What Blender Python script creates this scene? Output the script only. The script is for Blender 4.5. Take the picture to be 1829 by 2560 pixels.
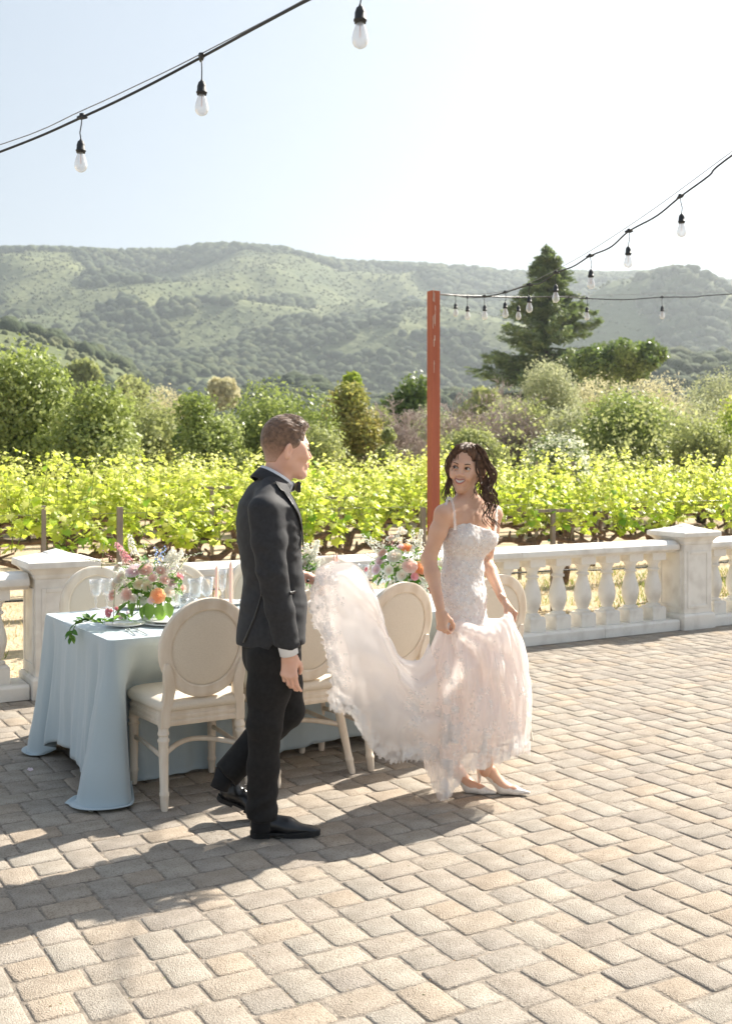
import bpy, bmesh, math, random
import numpy as np
from mathutils import Vector, Matrix
random.seed(7); RNG = np.random.default_rng(7)
S = bpy.context.scene
for o in list(bpy.data.objects): bpy.data.objects.remove(o)
R = math.radians
COL = S.collection
# ------------------------------------------------------------------ camera
CAMH, FPX, CX, YH = 1.6, 2750.0, 914.5, 1150.0
cam = bpy.data.cameras.new('camera'); camo = bpy.data.objects.new('camera', cam); COL.objects.link(camo)
camo.location = (0, 0, CAMH); camo.rotation_euler = (R(90), 0, 0)
cam.sensor_fit = 'VERTICAL'; cam.sensor_height = 36.0; cam.lens = 36.0 * FPX / 2560.0
cam.shift_y = -(1280 - YH) / 2560.0
cam.clip_start = 0.1; cam.clip_end = 20000
cam.dof.use_dof = True; cam.dof.focus_distance = 5.0; cam.dof.aperture_fstop = 4.5
S.camera = camo
# ------------------------------------------------------------------ light
SUN_AZ, SUN_EL = R(44), R(40)          # azimuth counted from +X towards +Y
sun_dir = Vector((math.cos(SUN_AZ) * math.cos(SUN_EL), math.sin(SUN_AZ) * math.cos(SUN_EL), math.sin(SUN_EL)))
W = bpy.data.worlds.new('World'); S.world = W; W.use_nodes = True
nt = W.node_tree; nt.nodes.clear()
sky = nt.nodes.new('ShaderNodeTexSky'); sky.sky_type = 'NISHITA'; sky.sun_disc = False
sky.sun_elevation = SUN_EL; sky.sun_rotation = R(90) - SUN_AZ
sky.altitude = 100; sky.air_density = 1.0; sky.dust_density = 1.5; sky.ozone_density = 1.0
bg = nt.nodes.new('ShaderNodeBackground'); bg.inputs[1].default_value = 0.128
wo = nt.nodes.new('ShaderNodeOutputWorld')
wb = nt.nodes.new('ShaderNodeMix'); wb.data_type = 'RGBA'; wb.blend_type = 'MULTIPLY'; wb.inputs[0].default_value = 1; wb.inputs[7].default_value = (.95, .985, 1.03, 1)
gm = nt.nodes.new('ShaderNodeGamma'); gm.inputs[1].default_value = 0.36; nt.links.new(sky.outputs[0], gm.inputs[0]); nt.links.new(gm.outputs[0], wb.inputs[6]); nt.links.new(wb.outputs[2], bg.inputs[0]); nt.links.new(bg.outputs[0], wo.inputs[0])
sl = bpy.data.lights.new('sun', 'SUN'); sl.energy = 3.8; sl.angle = R(0.6); sl.color = (1.0, 0.93, 0.82)
so = bpy.data.objects.new('sun', sl); COL.objects.link(so)
so.rotation_euler = sun_dir.to_track_quat('Z', 'Y').to_euler(); so.location = (20, 20, 30)
S.view_settings.view_transform = 'Standard'; S.view_settings.look = 'None'
S.view_settings.exposure = 1.72; S.view_settings.gamma = 1.0; S.view_settings.use_curve_mapping = False
S.render.engine = 'CYCLES'
S.cycles.use_denoising = True
S.cycles.max_bounces = 10; S.cycles.diffuse_bounces = 4; S.cycles.transparent_max_bounces = 24
S.cycles.volume_bounces = 0; S.cycles.caustics_reflective = False; S.cycles.caustics_refractive = False
S.cycles.sample_clamp_indirect = 6.0

# ------------------------------------------------------------------ geometry helpers
AD = np.array([0.8660, 0.5, 0.0]); BD = np.array([-0.5, 0.8660, 0.0])     # along / away from the balustrade
def at(px, py, Y): return Vector(((px - CX) / FPX * Y, Y, CAMH - (py - YH) / FPX * Y))
def gnd(px, py, z=0.0):
    Y = (CAMH - z) * FPX / (py - YH); return Vector(((px - CX) / FPX * Y, Y, z))
MATS = {}
def link(o, parent=None, label=None, cat=None, group=None, kind=None):
    COL.objects.link(o)
    if parent is not None: o.parent = parent
    if label: o['label'] = label
    if cat: o['category'] = cat
    if group: o['group'] = group
    if kind: o['kind'] = kind
    return o
def empty(name, loc=(0, 0, 0), rz=0.0, label=None, cat=None, group=None):
    o = bpy.data.objects.new(name, None); o.empty_display_size = 0.1
    o.location = loc; o.rotation_euler = (0, 0, rz)
    return link(o, None, label, cat, group)
def mesh_np(name, V, F, m=None, smooth=True, attrs=None):
    """V (n,3) array; F (m,3|4) array or list of lists; attrs {name: per-face float}"""
    me = bpy.data.meshes.new(name)
    V = np.asarray(V, dtype=np.float32)
    if isinstance(F, np.ndarray):
        n, k = F.shape
        me.vertices.add(len(V)); me.vertices.foreach_set('co', V.ravel())
        me.loops.add(n * k); me.loops.foreach_set('vertex_index', F.astype(np.int32).ravel())
        me.polygons.add(n); me.polygons.foreach_set('loop_start', np.arange(0, n * k, k, dtype=np.int32))
        me.polygons.foreach_set('loop_total', np.full(n, k, dtype=np.int32))
        me.update(calc_edges=True)
    else:
        me.from_pydata([tuple(map(float, v)) for v in V], [], F); me.update()
    if attrs:
        for k_, a in attrs.items():
            at_ = me.attributes.new(k_, 'FLOAT', 'FACE'); at_.data.foreach_set('value', np.asarray(a, dtype=np.float32))
    if smooth: me.polygons.foreach_set('use_smooth', np.ones(len(me.polygons), dtype=bool))
    if m is not None: me.materials.append(m)
    return me
def obj(name, V, F, m=None, parent=None, smooth=True, attrs=None, world=False, **kw):
    """link one mesh object; world=True: V is in world coordinates, parent keeps its place"""
    V = np.asarray(V, dtype=np.float32)
    if world and parent is not None: V = V - np.array(parent.location, dtype=np.float32)
    o = bpy.data.objects.new(name, mesh_np(name, V, F, m, smooth, attrs))
    return link(o, parent, **kw)
class MB:
    """collects simple solids into one mesh"""
    def __init__(s): s.V = []; s.F = []; s.n = 0
    def add(s, V, F):
        V = [tuple(map(float, v)) for v in V]
        s.V += V; s.F += [tuple(i + s.n for i in f) for f in F]; s.n += len(V); return s
    def box(s, c, d, rz=0.0, taper=1.0):
        x, y, z = d[0] / 2, d[1] / 2, d[2] / 2; v = []
        ca, sa = math.cos(rz), math.sin(rz)
        for k, zz in ((1.0, -z), (taper, z)):
            for a, b in ((-x, -y), (x, -y), (x, y), (-x, y)):
                a *= k; b *= k
                v.append((c[0] + a * ca - b * sa, c[1] + a * sa + b * ca, c[2] + zz))
        return s.add(v, [(0, 3, 2, 1), (4, 5, 6, 7), (0, 1, 5, 4), (1, 2, 6, 5), (2, 3, 7, 6), (3, 0, 4, 7)])
    def lathe(s, prof, seg=20, c=(0, 0, 0), sq=None, flute=0):
        V = []; F = []
        for (z, r) in prof:
            for i in range(seg):
                a = 2 * math.pi * i / seg; rr = r
                if flute: rr = r * (1 - 0.07 * (0.5 + 0.5 * math.cos(a * flute)))
                V.append((c[0] + rr * math.cos(a), c[1] + rr * math.sin(a), c[2] + z))
        for j in range(len(prof) - 1):
            for i in range(seg):
                F.append((j * seg + i, j * seg + (i + 1) % seg, (j + 1) * seg + (i + 1) % seg, (j + 1) * seg + i))
        F.append(tuple(range(seg - 1, -1, -1))); F.append(tuple((len(prof) - 1) * seg + i for i in range(seg)))
        return s.add(V, F)
    def loft(s, rings, cap=True):
        """rings: list of equal-length closed loops"""
        n = len(rings[0]); V = [p for r in rings for p in r]; F = []
        for j in range(len(rings) - 1):
            for i in range(n):
                F.append((j * n + i, j * n + (i + 1) % n, (j + 1) * n + (i + 1) % n, (j + 1) * n + i))
        if cap: F.append(tuple(range(n - 1, -1, -1))); F.append(tuple((len(rings) - 1) * n + i for i in range(n)))
        return s.add(V, F)
    def tube(s, pts, r, seg=8, flat=None):
        """pts polyline; r number or list; flat=(vector,factor) squashes the section"""
        P = [Vector(p) for p in pts]; n = len(P); rs = r if hasattr(r, '__len__') else [r] * n
        T = []
        for i in range(n):
            t = (P[min(i + 1, n - 1)] - P[max(i - 1, 0)])
            T.append(t.normalized() if t.length > 1e-9 else Vector((0, 0, 1)))
        u = T[0].orthogonal().normalized()
        if abs(T[0].z) < 0.98: u = Vector((0, 0, 1)).cross(T[0]).normalized()
        rings = []
        for i in range(n):
            u = (u - T[i] * u.dot(T[i])).normalized(); v = T[i].cross(u)
            ring = []
            for k in range(seg):
                a = 2 * math.pi * k / seg
                d = u * math.cos(a) * rs[i] + v * math.sin(a) * rs[i]
                if flat is not None: d = d - Vector(flat[0]) * d.dot(Vector(flat[0])) * (1 - flat[1])
                ring.append(tuple(P[i] + d))
            rings.append(ring)
        return s.loft(rings)
    def build(s, name, m=None, parent=None, smooth=True, world=False, bevel=0.0, seg=2, auto=None, **kw):
        o = obj(name, np.array(s.V), s.F, m, parent, smooth, world=world, **kw)
        if bevel:
            bm = bmesh.new(); bm.from_mesh(o.data)
            ed = [e for e in bm.edges if len(e.link_faces) == 2 and e.calc_face_angle(0) > R(30)]
            bmesh.ops.bevel(bm, geom=ed, offset=bevel, segments=seg, affect='EDGES', profile=0.6, clamp_overlap=True)
            bm.to_mesh(o.data); bm.free()
        if auto is not None: sharp(o.data, auto)
        return o
def sharp(me, ang=40):
    me.set_sharp_from_angle(angle=R(ang))
def copy_tree(o, parent=None, **kw):
    c = o.copy(); COL.objects.link(c); c.parent = parent
    for k_, v in kw.items(): c[k_] = v
    for ch in o.children: copy_tree(ch, c)
    return c
def spline(P, n):
    """Catmull-Rom through the rows of P (k,d), n samples"""
    P = np.asarray(P, float); k = len(P)
    Q = np.vstack([2 * P[0] - P[1], P, 2 * P[-1] - P[-2]])
    t = np.linspace(0, k - 1 - 1e-9, n); i = t.astype(int); f = (t - i)[:, None]
    a, b, c, d = Q[i], Q[i + 1], Q[i + 2], Q[i + 3]
    return 0.5 * ((2 * b) + (-a + c) * f + (2 * a - 5 * b + 4 * c - d) * f * f + (-a + 3 * b - 3 * c + d) * f ** 3)
def vnoise(P, seed=0, scale=1.0):
    """cheap smooth value noise on (n,3)"""
    P = np.asarray(P, float) * scale + seed * 17.13; i = np.floor(P).astype(int); f = P - i; f = f * f * (3 - 2 * f)
    def h(x, y, z): 
        n = (x * 374761393 + y * 668265263 + z * 2147483647 + seed * 974711) & 0x7fffffff
        n = ((n ^ (n >> 13)) * 1274126177) & 0x7fffffff
        return ((n ^ (n >> 16)) & 0xffff) / 32767.5 - 1
    r = 0
    for dx in (0, 1):
        for dy in (0, 1):
            for dz in (0, 1):
                w = (f[:, 0] if dx else 1 - f[:, 0]) * (f[:, 1] if dy else 1 - f[:, 1]) * (f[:, 2] if dz else 1 - f[:, 2])
                r = r + w * h(i[:, 0] + dx, i[:, 1] + dy, i[:, 2] + dz)
    return r
def fbm(P, seed=0, scale=1.0, o=4):
    r = 0; a = 1.0
    for k_ in range(o): r = r + a * vnoise(P, seed + k_, scale * 2 ** k_); a *= 0.5
    return r
# ------------------------------------------------------------------ materials
def mat(name, c1, c2=None, scale=8.0, rough=0.6, bump=0.0, bscale=60.0, spec=0.4, metal=0.0, sss=0.0, sssr=(0.02, 0.008, 0.004),
        trans=0.0, sheen=0.0, tint=None, tcol=None, detail=4.0, c3=None, coat=0.0, ramp=(0.35, 0.65), stretch=None, leafmix=0.0, bdist=0.01, alpha=None):
    """tint: None | 'object' (Object Info random) | 'face' (float attribute 'tint') picks between c1..c3 too"""
    if name in MATS: return MATS[name]
    m = bpy.data.materials.new(name); m.use_nodes = True; MATS[name] = m
    N = m.node_tree.nodes; L = m.node_tree.links; b = N['Principled BSDF']; out = N['Material Output']
    tc = N.new('ShaderNodeTexCoord'); co = tc.outputs['Object']
    if stretch:
        mp = N.new('ShaderNodeMapping'); mp.inputs['Scale'].default_value = stretch; L.new(co, mp.inputs['Vector']); co = mp.outputs[0]
    c2 = c2 or tuple(x * 0.85 for x in c1)
    nz = N.new('ShaderNodeTexNoise'); nz.inputs['Scale'].default_value = scale; nz.inputs['Detail'].default_value = detail; L.new(co, nz.inputs['Vector'])
    rp = N.new('ShaderNodeValToRGB'); rp.color_ramp.elements[0].position = ramp[0]; rp.color_ramp.elements[1].position = ramp[1]
    rp.color_ramp.elements[0].color = (*c2, 1); rp.color_ramp.elements[1].color = (*c1, 1); L.new(nz.outputs['Fac'], rp.inputs[0])
    colo = rp.outputs[0]
    if tint:
        if tint == 'object': oi = N.new('ShaderNodeObjectInfo'); f = oi.outputs['Random']
        else: aa = N.new('ShaderNodeAttribute'); aa.attribute_name = 'tint'; f = aa.outputs['Fac']
        r2 = N.new('ShaderNodeValToRGB'); cols = tcol; r2.color_ramp.interpolation = 'LINEAR'
        r2.color_ramp.elements[0].color = (*cols[0], 1); r2.color_ramp.elements[1].color = (*cols[-1], 1)
        for k_, c in enumerate(cols[1:-1]):
            e = r2.color_ramp.elements.new((k_ + 1) / (len(cols) - 1)); e.color = (*c, 1)
        L.new(f, r2.inputs[0])
        mx = N.new('ShaderNodeMix'); mx.data_type = 'RGBA'; mx.blend_type = 'MULTIPLY'; mx.inputs[0].default_value = 1.0
        L.new(colo, mx.inputs[6]); L.new(r2.outputs[0], mx.inputs[7]); colo = mx.outputs[2]
    L.new(colo, b.inputs['Base Color'])
    b.inputs['Roughness'].default_value = rough; b.inputs['Specular IOR Level'].default_value = spec; b.inputs['Metallic'].default_value = metal
    if sheen: b.inputs['Sheen Weight'].default_value = sheen; b.inputs['Sheen Roughness'].default_value = 0.4
    if coat: b.inputs['Coat Weight'].default_value = coat; b.inputs['Coat Roughness'].default_value = 0.1
    if sss:
        b.inputs['Subsurface Weight'].default_value = sss; b.inputs['Subsurface Radius'].default_value = (1, 0.4, 0.2); b.inputs['Subsurface Scale'].default_value = sssr[0]
    if bump:
        n2 = N.new('ShaderNodeTexNoise'); n2.inputs['Scale'].default_value = bscale; n2.inputs['Detail'].default_value = 5; L.new(co, n2.inputs['Vector'])
        bp = N.new('ShaderNodeBump'); bp.inputs['Strength'].default_value = bump; bp.inputs['Distance'].default_value = bdist
        L.new(n2.outputs['Fac'], bp.inputs['Height']); L.new(bp.outputs[0], b.inputs['Normal'])
    sh = b.outputs[0]
    if leafmix:
        tr = N.new('ShaderNodeBsdfTranslucent'); hs = N.new('ShaderNodeHueSaturation'); hs.inputs['Saturation'].default_value = 1.1; hs.inputs['Value'].default_value = 1.5
        L.new(colo, hs.inputs['Color']); L.new(hs.outputs[0], tr.inputs[0])
        mx2 = N.new('ShaderNodeMixShader'); mx2.inputs[0].default_value = leafmix
        L.new(sh, mx2.inputs[1]); L.new(tr.outputs[0], mx2.inputs[2]); sh = mx2.outputs[0]; L.new(sh, out.inputs[0])
    if alpha is not None:
        b.inputs['Alpha'].default_value = alpha
    return m
def glass(name, col=(1, 1, 1), rough=0.0, ior=1.25, tint=0.12):
    """thin clear glass: transparent with a Fresnel reflection"""
    if name in MATS: return MATS[name]
    m = bpy.data.materials.new(name); m.use_nodes = True; MATS[name] = m
    N = m.node_tree.nodes; L = m.node_tree.links; N.remove(N['Principled BSDF']); out = N['Material Output']
    t = N.new('ShaderNodeBsdfTransparent'); t.inputs[0].default_value = (*[c * (1 - tint * 0.35) for c in col], 1)
    g = N.new('ShaderNodeBsdfGlossy'); g.inputs['Roughness'].default_value = 0.05 + rough; g.inputs[0].default_value = (1, 1, 1, 1)
    d = N.new('ShaderNodeBsdfDiffuse'); d.inputs[0].default_value = (0.9, 0.92, 0.93, 1)
    lw = N.new('ShaderNodeLayerWeight'); lw.inputs[0].default_value = 0.35
    a = N.new('ShaderNodeMixShader'); L.new(lw.outputs['Facing'], a.inputs[0]); L.new(t.outputs[0], a.inputs[1]); L.new(g.outputs[0], a.inputs[2])
    c = N.new('ShaderNodeMixShader'); c.inputs[0].default_value = tint; L.new(a.outputs[0], c.inputs[1]); L.new(d.outputs[0], c.inputs[2])
    L.new(c.outputs[0], out.inputs[0]); return m
# ------------------------------------------------------------------ implicit surfaces (smooth unions of rounded shapes)
class SDF:
    def __init__(s, lo, hi, h):
        s.lo = np.array(lo, np.float32); s.h = h
        s.n = np.ceil((np.array(hi) - s.lo) / h).astype(int) + 1
        s.F = np.full(s.n, 0.5, np.float32)
        s.ax = [s.lo[i] + h * np.arange(s.n[i], dtype=np.float32) for i in range(3)]
    def region(s, lo, hi):
        a = np.clip(np.floor((np.array(lo) - s.lo) / s.h).astype(int), 0, s.n - 1); b = np.clip(np.ceil((np.array(hi) - s.lo) / s.h).astype(int) + 1, 1, s.n)
        sl_ = tuple(slice(a[i], max(b[i], a[i] + 1)) for i in range(3))
        P = np.stack(np.meshgrid(s.ax[0][sl_[0]], s.ax[1][sl_[1]], s.ax[2][sl_[2]], indexing='ij'), -1)
        return sl_, P
    def comb(s, sl_, d, k, mode='u'):
        f = s.F[sl_]
        if mode == 'u':
            h = np.maximum(k - np.abs(f - d), 0) / max(k, 1e-6); s.F[sl_] = np.minimum(f, d) - h * h * k * 0.25
        elif mode == 's':
            d = -d; h = np.maximum(k - np.abs(f - d), 0) / max(k, 1e-6); s.F[sl_] = np.maximum(f, d) + h * h * k * 0.25
        elif mode == 'i':
            s.F[sl_] = np.maximum(f, d)
    def cone(s, a, b, ra, rb, k=0.02, mode='u', sq=None):
        """tapered capsule; sq=(axis, factor): section stretched by factor along axis"""
        a = np.array(a, np.float32); b = np.array(b, np.float32); m = max(ra, rb) * (max(sq[1], 1) if sq else 1) + k + 2 * s.h
        sl_, P = s.region(np.minimum(a, b) - m, np.maximum(a, b) + m)
        ba = b - a; q = P - a
        t = np.clip((q @ ba) / max(float(ba @ ba), 1e-9), 0, 1)
        v = q - t[..., None] * ba
        if sq:
            ax = np.array(sq[0], np.float32); ax /= np.linalg.norm(ax); pr = v @ ax
            v = v + (1.0 / sq[1] - 1) * pr[..., None] * ax
        d = np.sqrt((v * v).sum(-1)) - (ra + (rb - ra) * t)
        s.comb(sl_, d, k, mode); return s
    def ell(s, c, r, k=0.02, mode='u', rot=None):
        c = np.array(c, np.float32); r = np.array(r, np.float32); m = float(r.max()) + k + 2 * s.h
        sl_, P = s.region(c - m, c + m); q = P - c
        if rot is not None: q = q @ np.array(rot, np.float32)
        k0 = np.sqrt(((q / r) ** 2).sum(-1)); k1 = np.sqrt(((q / (r * r)) ** 2).sum(-1)) + 1e-9
        s.comb(sl_, k0 * (k0 - 1) / k1, k, mode); return s
    def box(s, c, hs, rd=0.01, k=0.0, mode='u', rot=None):
        c = np.array(c, np.float32); hs = np.array(hs, np.float32); m = float(np.linalg.norm(hs)) + k + rd + 2 * s.h
        sl_, P = s.region(c - m, c + m); q = P - c
        if rot is not None: q = q @ np.array(rot, np.float32)
        q = np.abs(q) - hs + rd
        d = np.sqrt((np.maximum(q, 0) ** 2).sum(-1)) + np.minimum(q.max(-1), 0) - rd
        s.comb(sl_, d, k, mode); return s
    def chain(s, pts, rs, k=0.02, mode='u', sq=None):
        for i in range(len(pts) - 1):
            s.cone(pts[i], pts[i + 1], rs[i], rs[i + 1], k, mode, sq=(sq[i] if isinstance(sq, list) else sq))
        return s
    def half(s, p, n):
        """keep the side of the plane the normal points away from"""
        sl_, P = s.region(s.lo, s.lo + s.n * s.h); n = np.array(n, np.float32); n /= np.linalg.norm(n)
        s.F = np.maximum(s.F, (P - np.array(p, np.float32)) @ n); return s
    def disp(s, fn, near=0.06):
        idx = np.argwhere(np.abs(s.F) < near); P = s.lo + idx * s.h
        s.F[idx[:, 0], idx[:, 1], idx[:, 2]] += fn(P).astype(np.float32); return s
    def surf(s):
        F = s.F; F[0], F[-1] = np.maximum(F[0], 1e-3), np.maximum(F[-1], 1e-3)
        F[:, 0] = np.maximum(F[:, 0], 1e-3); F[:, -1] = np.maximum(F[:, -1], 1e-3); F[:, :, 0] = np.maximum(F[:, :, 0], 1e-3); F[:, :, -1] = np.maximum(F[:, :, -1], 1e-3)
        I = F < 0; nx, ny, nz = F.shape
        cnt = np.zeros((nx - 1, ny - 1, nz - 1), np.int8)
        for dx in (0, 1):
            for dy in (0, 1):
                for dz in (0, 1): cnt += I[dx:nx - 1 + dx, dy:ny - 1 + dy, dz:nz - 1 + dz]
        cells = np.argwhere((cnt > 0) & (cnt < 8)); idm = np.full(cnt.shape, -1, np.int32); idm[cells[:, 0], cells[:, 1], cells[:, 2]] = np.arange(len(cells))
        acc = np.zeros((len(cells), 3), np.float32); num = np.zeros(len(cells), np.float32)
        x, y, z = cells.T
        cor = [(a, b, c) for a in (0, 1) for b in (0, 1) for c in (0, 1)]
        for i, p in enumerate(cor):
            for q in cor[i + 1:]:
                if sum(abs(p[k] - q[k]) for k in range(3)) != 1: continue
                fa = F[x + p[0], y + p[1], z + p[2]]; fb = F[x + q[0], y + q[1], z + q[2]]
                msk = (fa < 0) != (fb < 0); t = np.where(msk, fa / np.where(msk, fa - fb, 1), 0)
                pa = np.array(p, np.float32); qa = np.array(q, np.float32)
                acc += np.where(msk[:, None], pa + t[:, None] * (qa - pa), 0); num += msk
        V = s.lo + (cells + acc / num[:, None]) * s.h
        Q = []
        for ax in range(3):
            sl0 = [slice(1, -1)] * 3; sl0[ax] = slice(0, -1); sl1 = [slice(1, -1)] * 3; sl1[ax] = slice(1, None)
            A = I[tuple(sl0)]; B = I[tuple(sl1)]; e = np.argwhere(A != B)
            if not len(e): continue
            o1, o2 = (ax + 1) % 3, (ax + 2) % 3; base = e.copy(); base[:, o1] += 1; base[:, o2] += 1
            ins = A[e[:, 0], e[:, 1], e[:, 2]]
            def g(d1, d2):
                c = base.copy(); c[:, o1] += d1; c[:, o2] += d2; return idm[c[:, 0], c[:, 1], c[:, 2]]
            q = np.stack([g(-1, -1), g(0, -1), g(0, 0), g(-1, 0)], 1)
            q[~ins] = q[~ins][:, ::-1]; Q.append(q)
        return V, np.vstack(Q)
    def build(s, name, m, parent=None, smooth_it=2, fac=0.5, **kw):
        V, F = s.surf()
        V = relax(V, F, smooth_it, fac)
        return obj(name, V, F, m, parent, True, world=True, **kw)
def relax(V, F, it=2, fac=0.5):
    if it <= 0: return V
    E = np.vstack([F[:, [0, 1]], F[:, [1, 2]], F[:, [2, 3]], F[:, [3, 0]]]) if F.shape[1] == 4 else np.vstack([F[:, [0, 1]], F[:, [1, 2]], F[:, [2, 0]]])
    E = np.vstack([E, E[:, ::-1]]); n = len(V)
    cnt = np.bincount(E[:, 0], minlength=n).astype(float)[:, None] + 1e-9
    for _ in range(it):
        A = np.stack([np.bincount(E[:, 0], weights=V[E[:, 1], i], minlength=n) for i in range(3)], 1) / cnt
        V = V + (A - V) * fac
    return V
def rotm(ax, ang): return np.array(Matrix.Rotation(ang, 3, Vector(ax)))
def frame(fwd, up=(0, 0, 1)):
    """columns: forward, left, up as an orthonormal matrix (local -> world)"""
    f = Vector(fwd).normalized(); l = Vector(up).cross(f).normalized(); u = f.cross(l)
    return np.array([[f.x, l.x, u.x], [f.y, l.y, u.y], [f.z, l.z, u.z]])
# ================================================================== ground, pavement
ROWD = np.array([math.cos(R(26)), math.sin(R(26)), 0]); ROWN = np.array([-math.sin(R(26)), math.cos(R(26)), 0])
BAL0 = np.array([-2.21, 7.33, 0.0])            # foot of the balustrade's near face
m_sand = mat('joint_sand', (0.34, 0.29, 0.235), (0.16, 0.135, 0.11), scale=30, rough=0.95, bump=0.6, bscale=150)
m_soil = mat('dry_ground', (0.60, 0.48, 0.33), (0.47, 0.36, 0.23), scale=2.2, rough=0.95, bump=0.8, bscale=25, bdist=0.05)
# wide sheet of ground reaching the foot of the hills
gx = np.concatenate([np.linspace(-400, -30, 14), np.linspace(-26, 26, 40), np.linspace(30, 400, 14)])
gy = np.concatenate([np.linspace(-30, 5, 8), np.linspace(7, 60, 44), np.linspace(66, 420, 24)])
G = np.array([(x, y, -0.03 + (0 if y < 14 else 0.03 * vnoise(np.array([[x, y, 0]]), 3, 0.25)[0] * min(1, (y - 14) / 10))) for y in gy for x in gx])
nxg = len(gx); GF = np.array([(j * nxg + i, j * nxg + i + 1, (j + 1) * nxg + i + 1, (j + 1) * nxg + i) for j in range(len(gy) - 1) for i in range(nxg - 1)])
obj('ground', G, GF, m_soil, kind='structure', label='dry tan earth and cut grass between the vine rows')
PCOL = [(0.50, 0.40, 0.30), (0.56, 0.41, 0.27), (0.42, 0.365, 0.30), (0.36, 0.30, 0.25), (0.47, 0.42, 0.35), (0.55, 0.47, 0.37), (0.40, 0.32, 0.25), (0.46, 0.39, 0.32)]
_g = np.array([0.485, 0.445, 0.395]); PCOL = [tuple(float(x) for x in (np.array(p) * .42 + _g * .58) * .885) for p in PCOL]
def paver_mat(name, tint):
    m = mat(name, (1.0, 1.0, 1.0), (0.80, 0.79, 0.77), scale=9, rough=0.92, spec=0.25, tint=tint, tcol=PCOL, detail=6)
    N = m.node_tree.nodes; L = m.node_tree.links; b = N['Principled BSDF']
    tc = N.new('ShaderNodeTexCoord'); mp = N.new('ShaderNodeNewGeometry')
    # coarse aggregate: pits and pale grains, in world space so neighbours differ
    v = N.new('ShaderNodeTexVoronoi'); v.inputs['Scale'].default_value = 230; L.new(mp.outputs['Position'], v.inputs['Vector'])
    n = N.new('ShaderNodeTexNoise'); n.inputs['Scale'].default_value = 140; n.inputs['Detail'].default_value = 4; L.new(mp.outputs['Position'], n.inputs['Vector'])
    n3 = N.new('ShaderNodeTexNoise'); n3.inputs['Scale'].default_value = 3.5; n3.inputs['Detail'].default_value = 5; L.new(mp.outputs['Position'], n3.inputs['Vector'])
    r = N.new('ShaderNodeValToRGB'); r.color_ramp.elements[0].position = 0.30; r.color_ramp.elements[0].color = (0.62, 0.60, 0.58, 1); r.color_ramp.elements[1].position = 0.50; r.color_ramp.elements[1].color = (1, 1, 1, 1)
    e = r.color_ramp.elements.new(0.68); e.color = (1.0, 1.0, 1.0, 1); e = r.color_ramp.elements.new(0.76); e.color = (1.35, 1.32, 1.28, 1)
    L.new(n.outputs['Fac'], r.inputs[0])
    src = b.inputs['Base Color'].links[0].from_socket
    mx = N.new('ShaderNodeMix'); mx.data_type = 'RGBA'; mx.blend_type = 'MULTIPLY'; mx.inputs[0].default_value = 1; L.new(src, mx.inputs[6]); L.new(r.outputs[0], mx.inputs[7])
    r3 = N.new('ShaderNodeValToRGB'); r3.color_ramp.elements[0].position = 0.3; r3.color_ramp.elements[0].color = (0.86, 0.85, 0.84, 1); r3.color_ramp.elements[1].position = 0.7; r3.color_ramp.elements[1].color = (1.08, 1.07, 1.05, 1)
    L.new(n3.outputs['Fac'], r3.inputs[0])
    mx2 = N.new('ShaderNodeMix'); mx2.data_type = 'RGBA'; mx2.blend_type = 'MULTIPLY'; mx2.inputs[0].default_value = 1; L.new(mx.outputs[2], mx2.inputs[6]); L.new(r3.outputs[0], mx2.inputs[7])
    L.new(mx2.outputs[2], b.inputs['Base Color'])
    ad = N.new('ShaderNodeMath'); ad.operation = 'ADD'; L.new(n.outputs['Fac'], ad.inputs[0]); L.new(v.outputs['Distance'], ad.inputs[1])
    bp = N.new('ShaderNodeBump'); bp.inputs['Strength'].default_value = 0.75; bp.inputs['Distance'].default_value = 0.004; L.new(ad.outputs[0], bp.inputs['Height']); L.new(bp.outputs[0], b.inputs['Normal'])
    return m
m_pav = paver_mat('paver_stone', 'object'); m_pav2 = paver_mat('paver_stone_field', 'face')
U = 0.0697
def paver_geo(w, d, rnd):
    """tumbled paver: rounded corners, worn shoulders, slightly domed top"""
    g = 0.002; hw, hd = w / 2 - g, d / 2 - g; rc = rnd.uniform(0.010, 0.018); out = []
    for (sx, sy, a0) in ((1, 1, 0), (-1, 1, 90), (-1, -1, 180), (1, -1, 270)):
        jx, jy = rnd.uniform(-0.003, 0.002), rnd.uniform(-0.003, 0.002)
        for a in (8, 45, 82):
            aa = R(a0 + a); out.append(((hw - rc + jx) * sx + rc * math.cos(aa), (hd - rc + jy) * sy + rc * math.sin(aa)))
        # a bowed point in the middle of the next side
        if sx * sy > 0: out.append(((0.15 * rnd.uniform(-1, 1)) * hw, sy * (hd + rnd.uniform(-0.003, 0.001))))
        else: out.append((sx * (hw + rnd.uniform(-0.003, 0.001)), (0.15 * rnd.uniform(-1, 1)) * hd))
    n = len(out); V = []
    for (k, z) in ((1.0, -0.028), (1.0, -0.008)): V += [(x * k, y * k, z) for x, y in out]
    for (ins, z) in ((0.0035, -0.0025), (0.011, 0.0)):
        for x, y in out:
            l = math.hypot(x, y); V.append((x - ins * x / abs(hw) * 0.9, y - ins * y / abs(hd) * 0.9, z + rnd.uniform(-0.0006, 0.0006)))
    F = [(j * n + i, j * n + (i + 1) % n, (j + 1) * n + (i + 1) % n, (j + 1) * n + i) for j in range(3) for i in range(n)]
    F.append(tuple(3 * n + i for i in range(n)))
    return V, F
rp_ = random.Random(3)
PG = {k_: [paver_geo(a * U, b * U, rp_) for _ in range(5)] for k_, (a, b) in {'H': (3, 2), 'V': (2, 3), 'S': (2, 2)}.items()}
PM = {k_: [mesh_np('paver', np.array(v), f, m_pav, True) for v, f in l] for k_, l in PG.items()}
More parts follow.
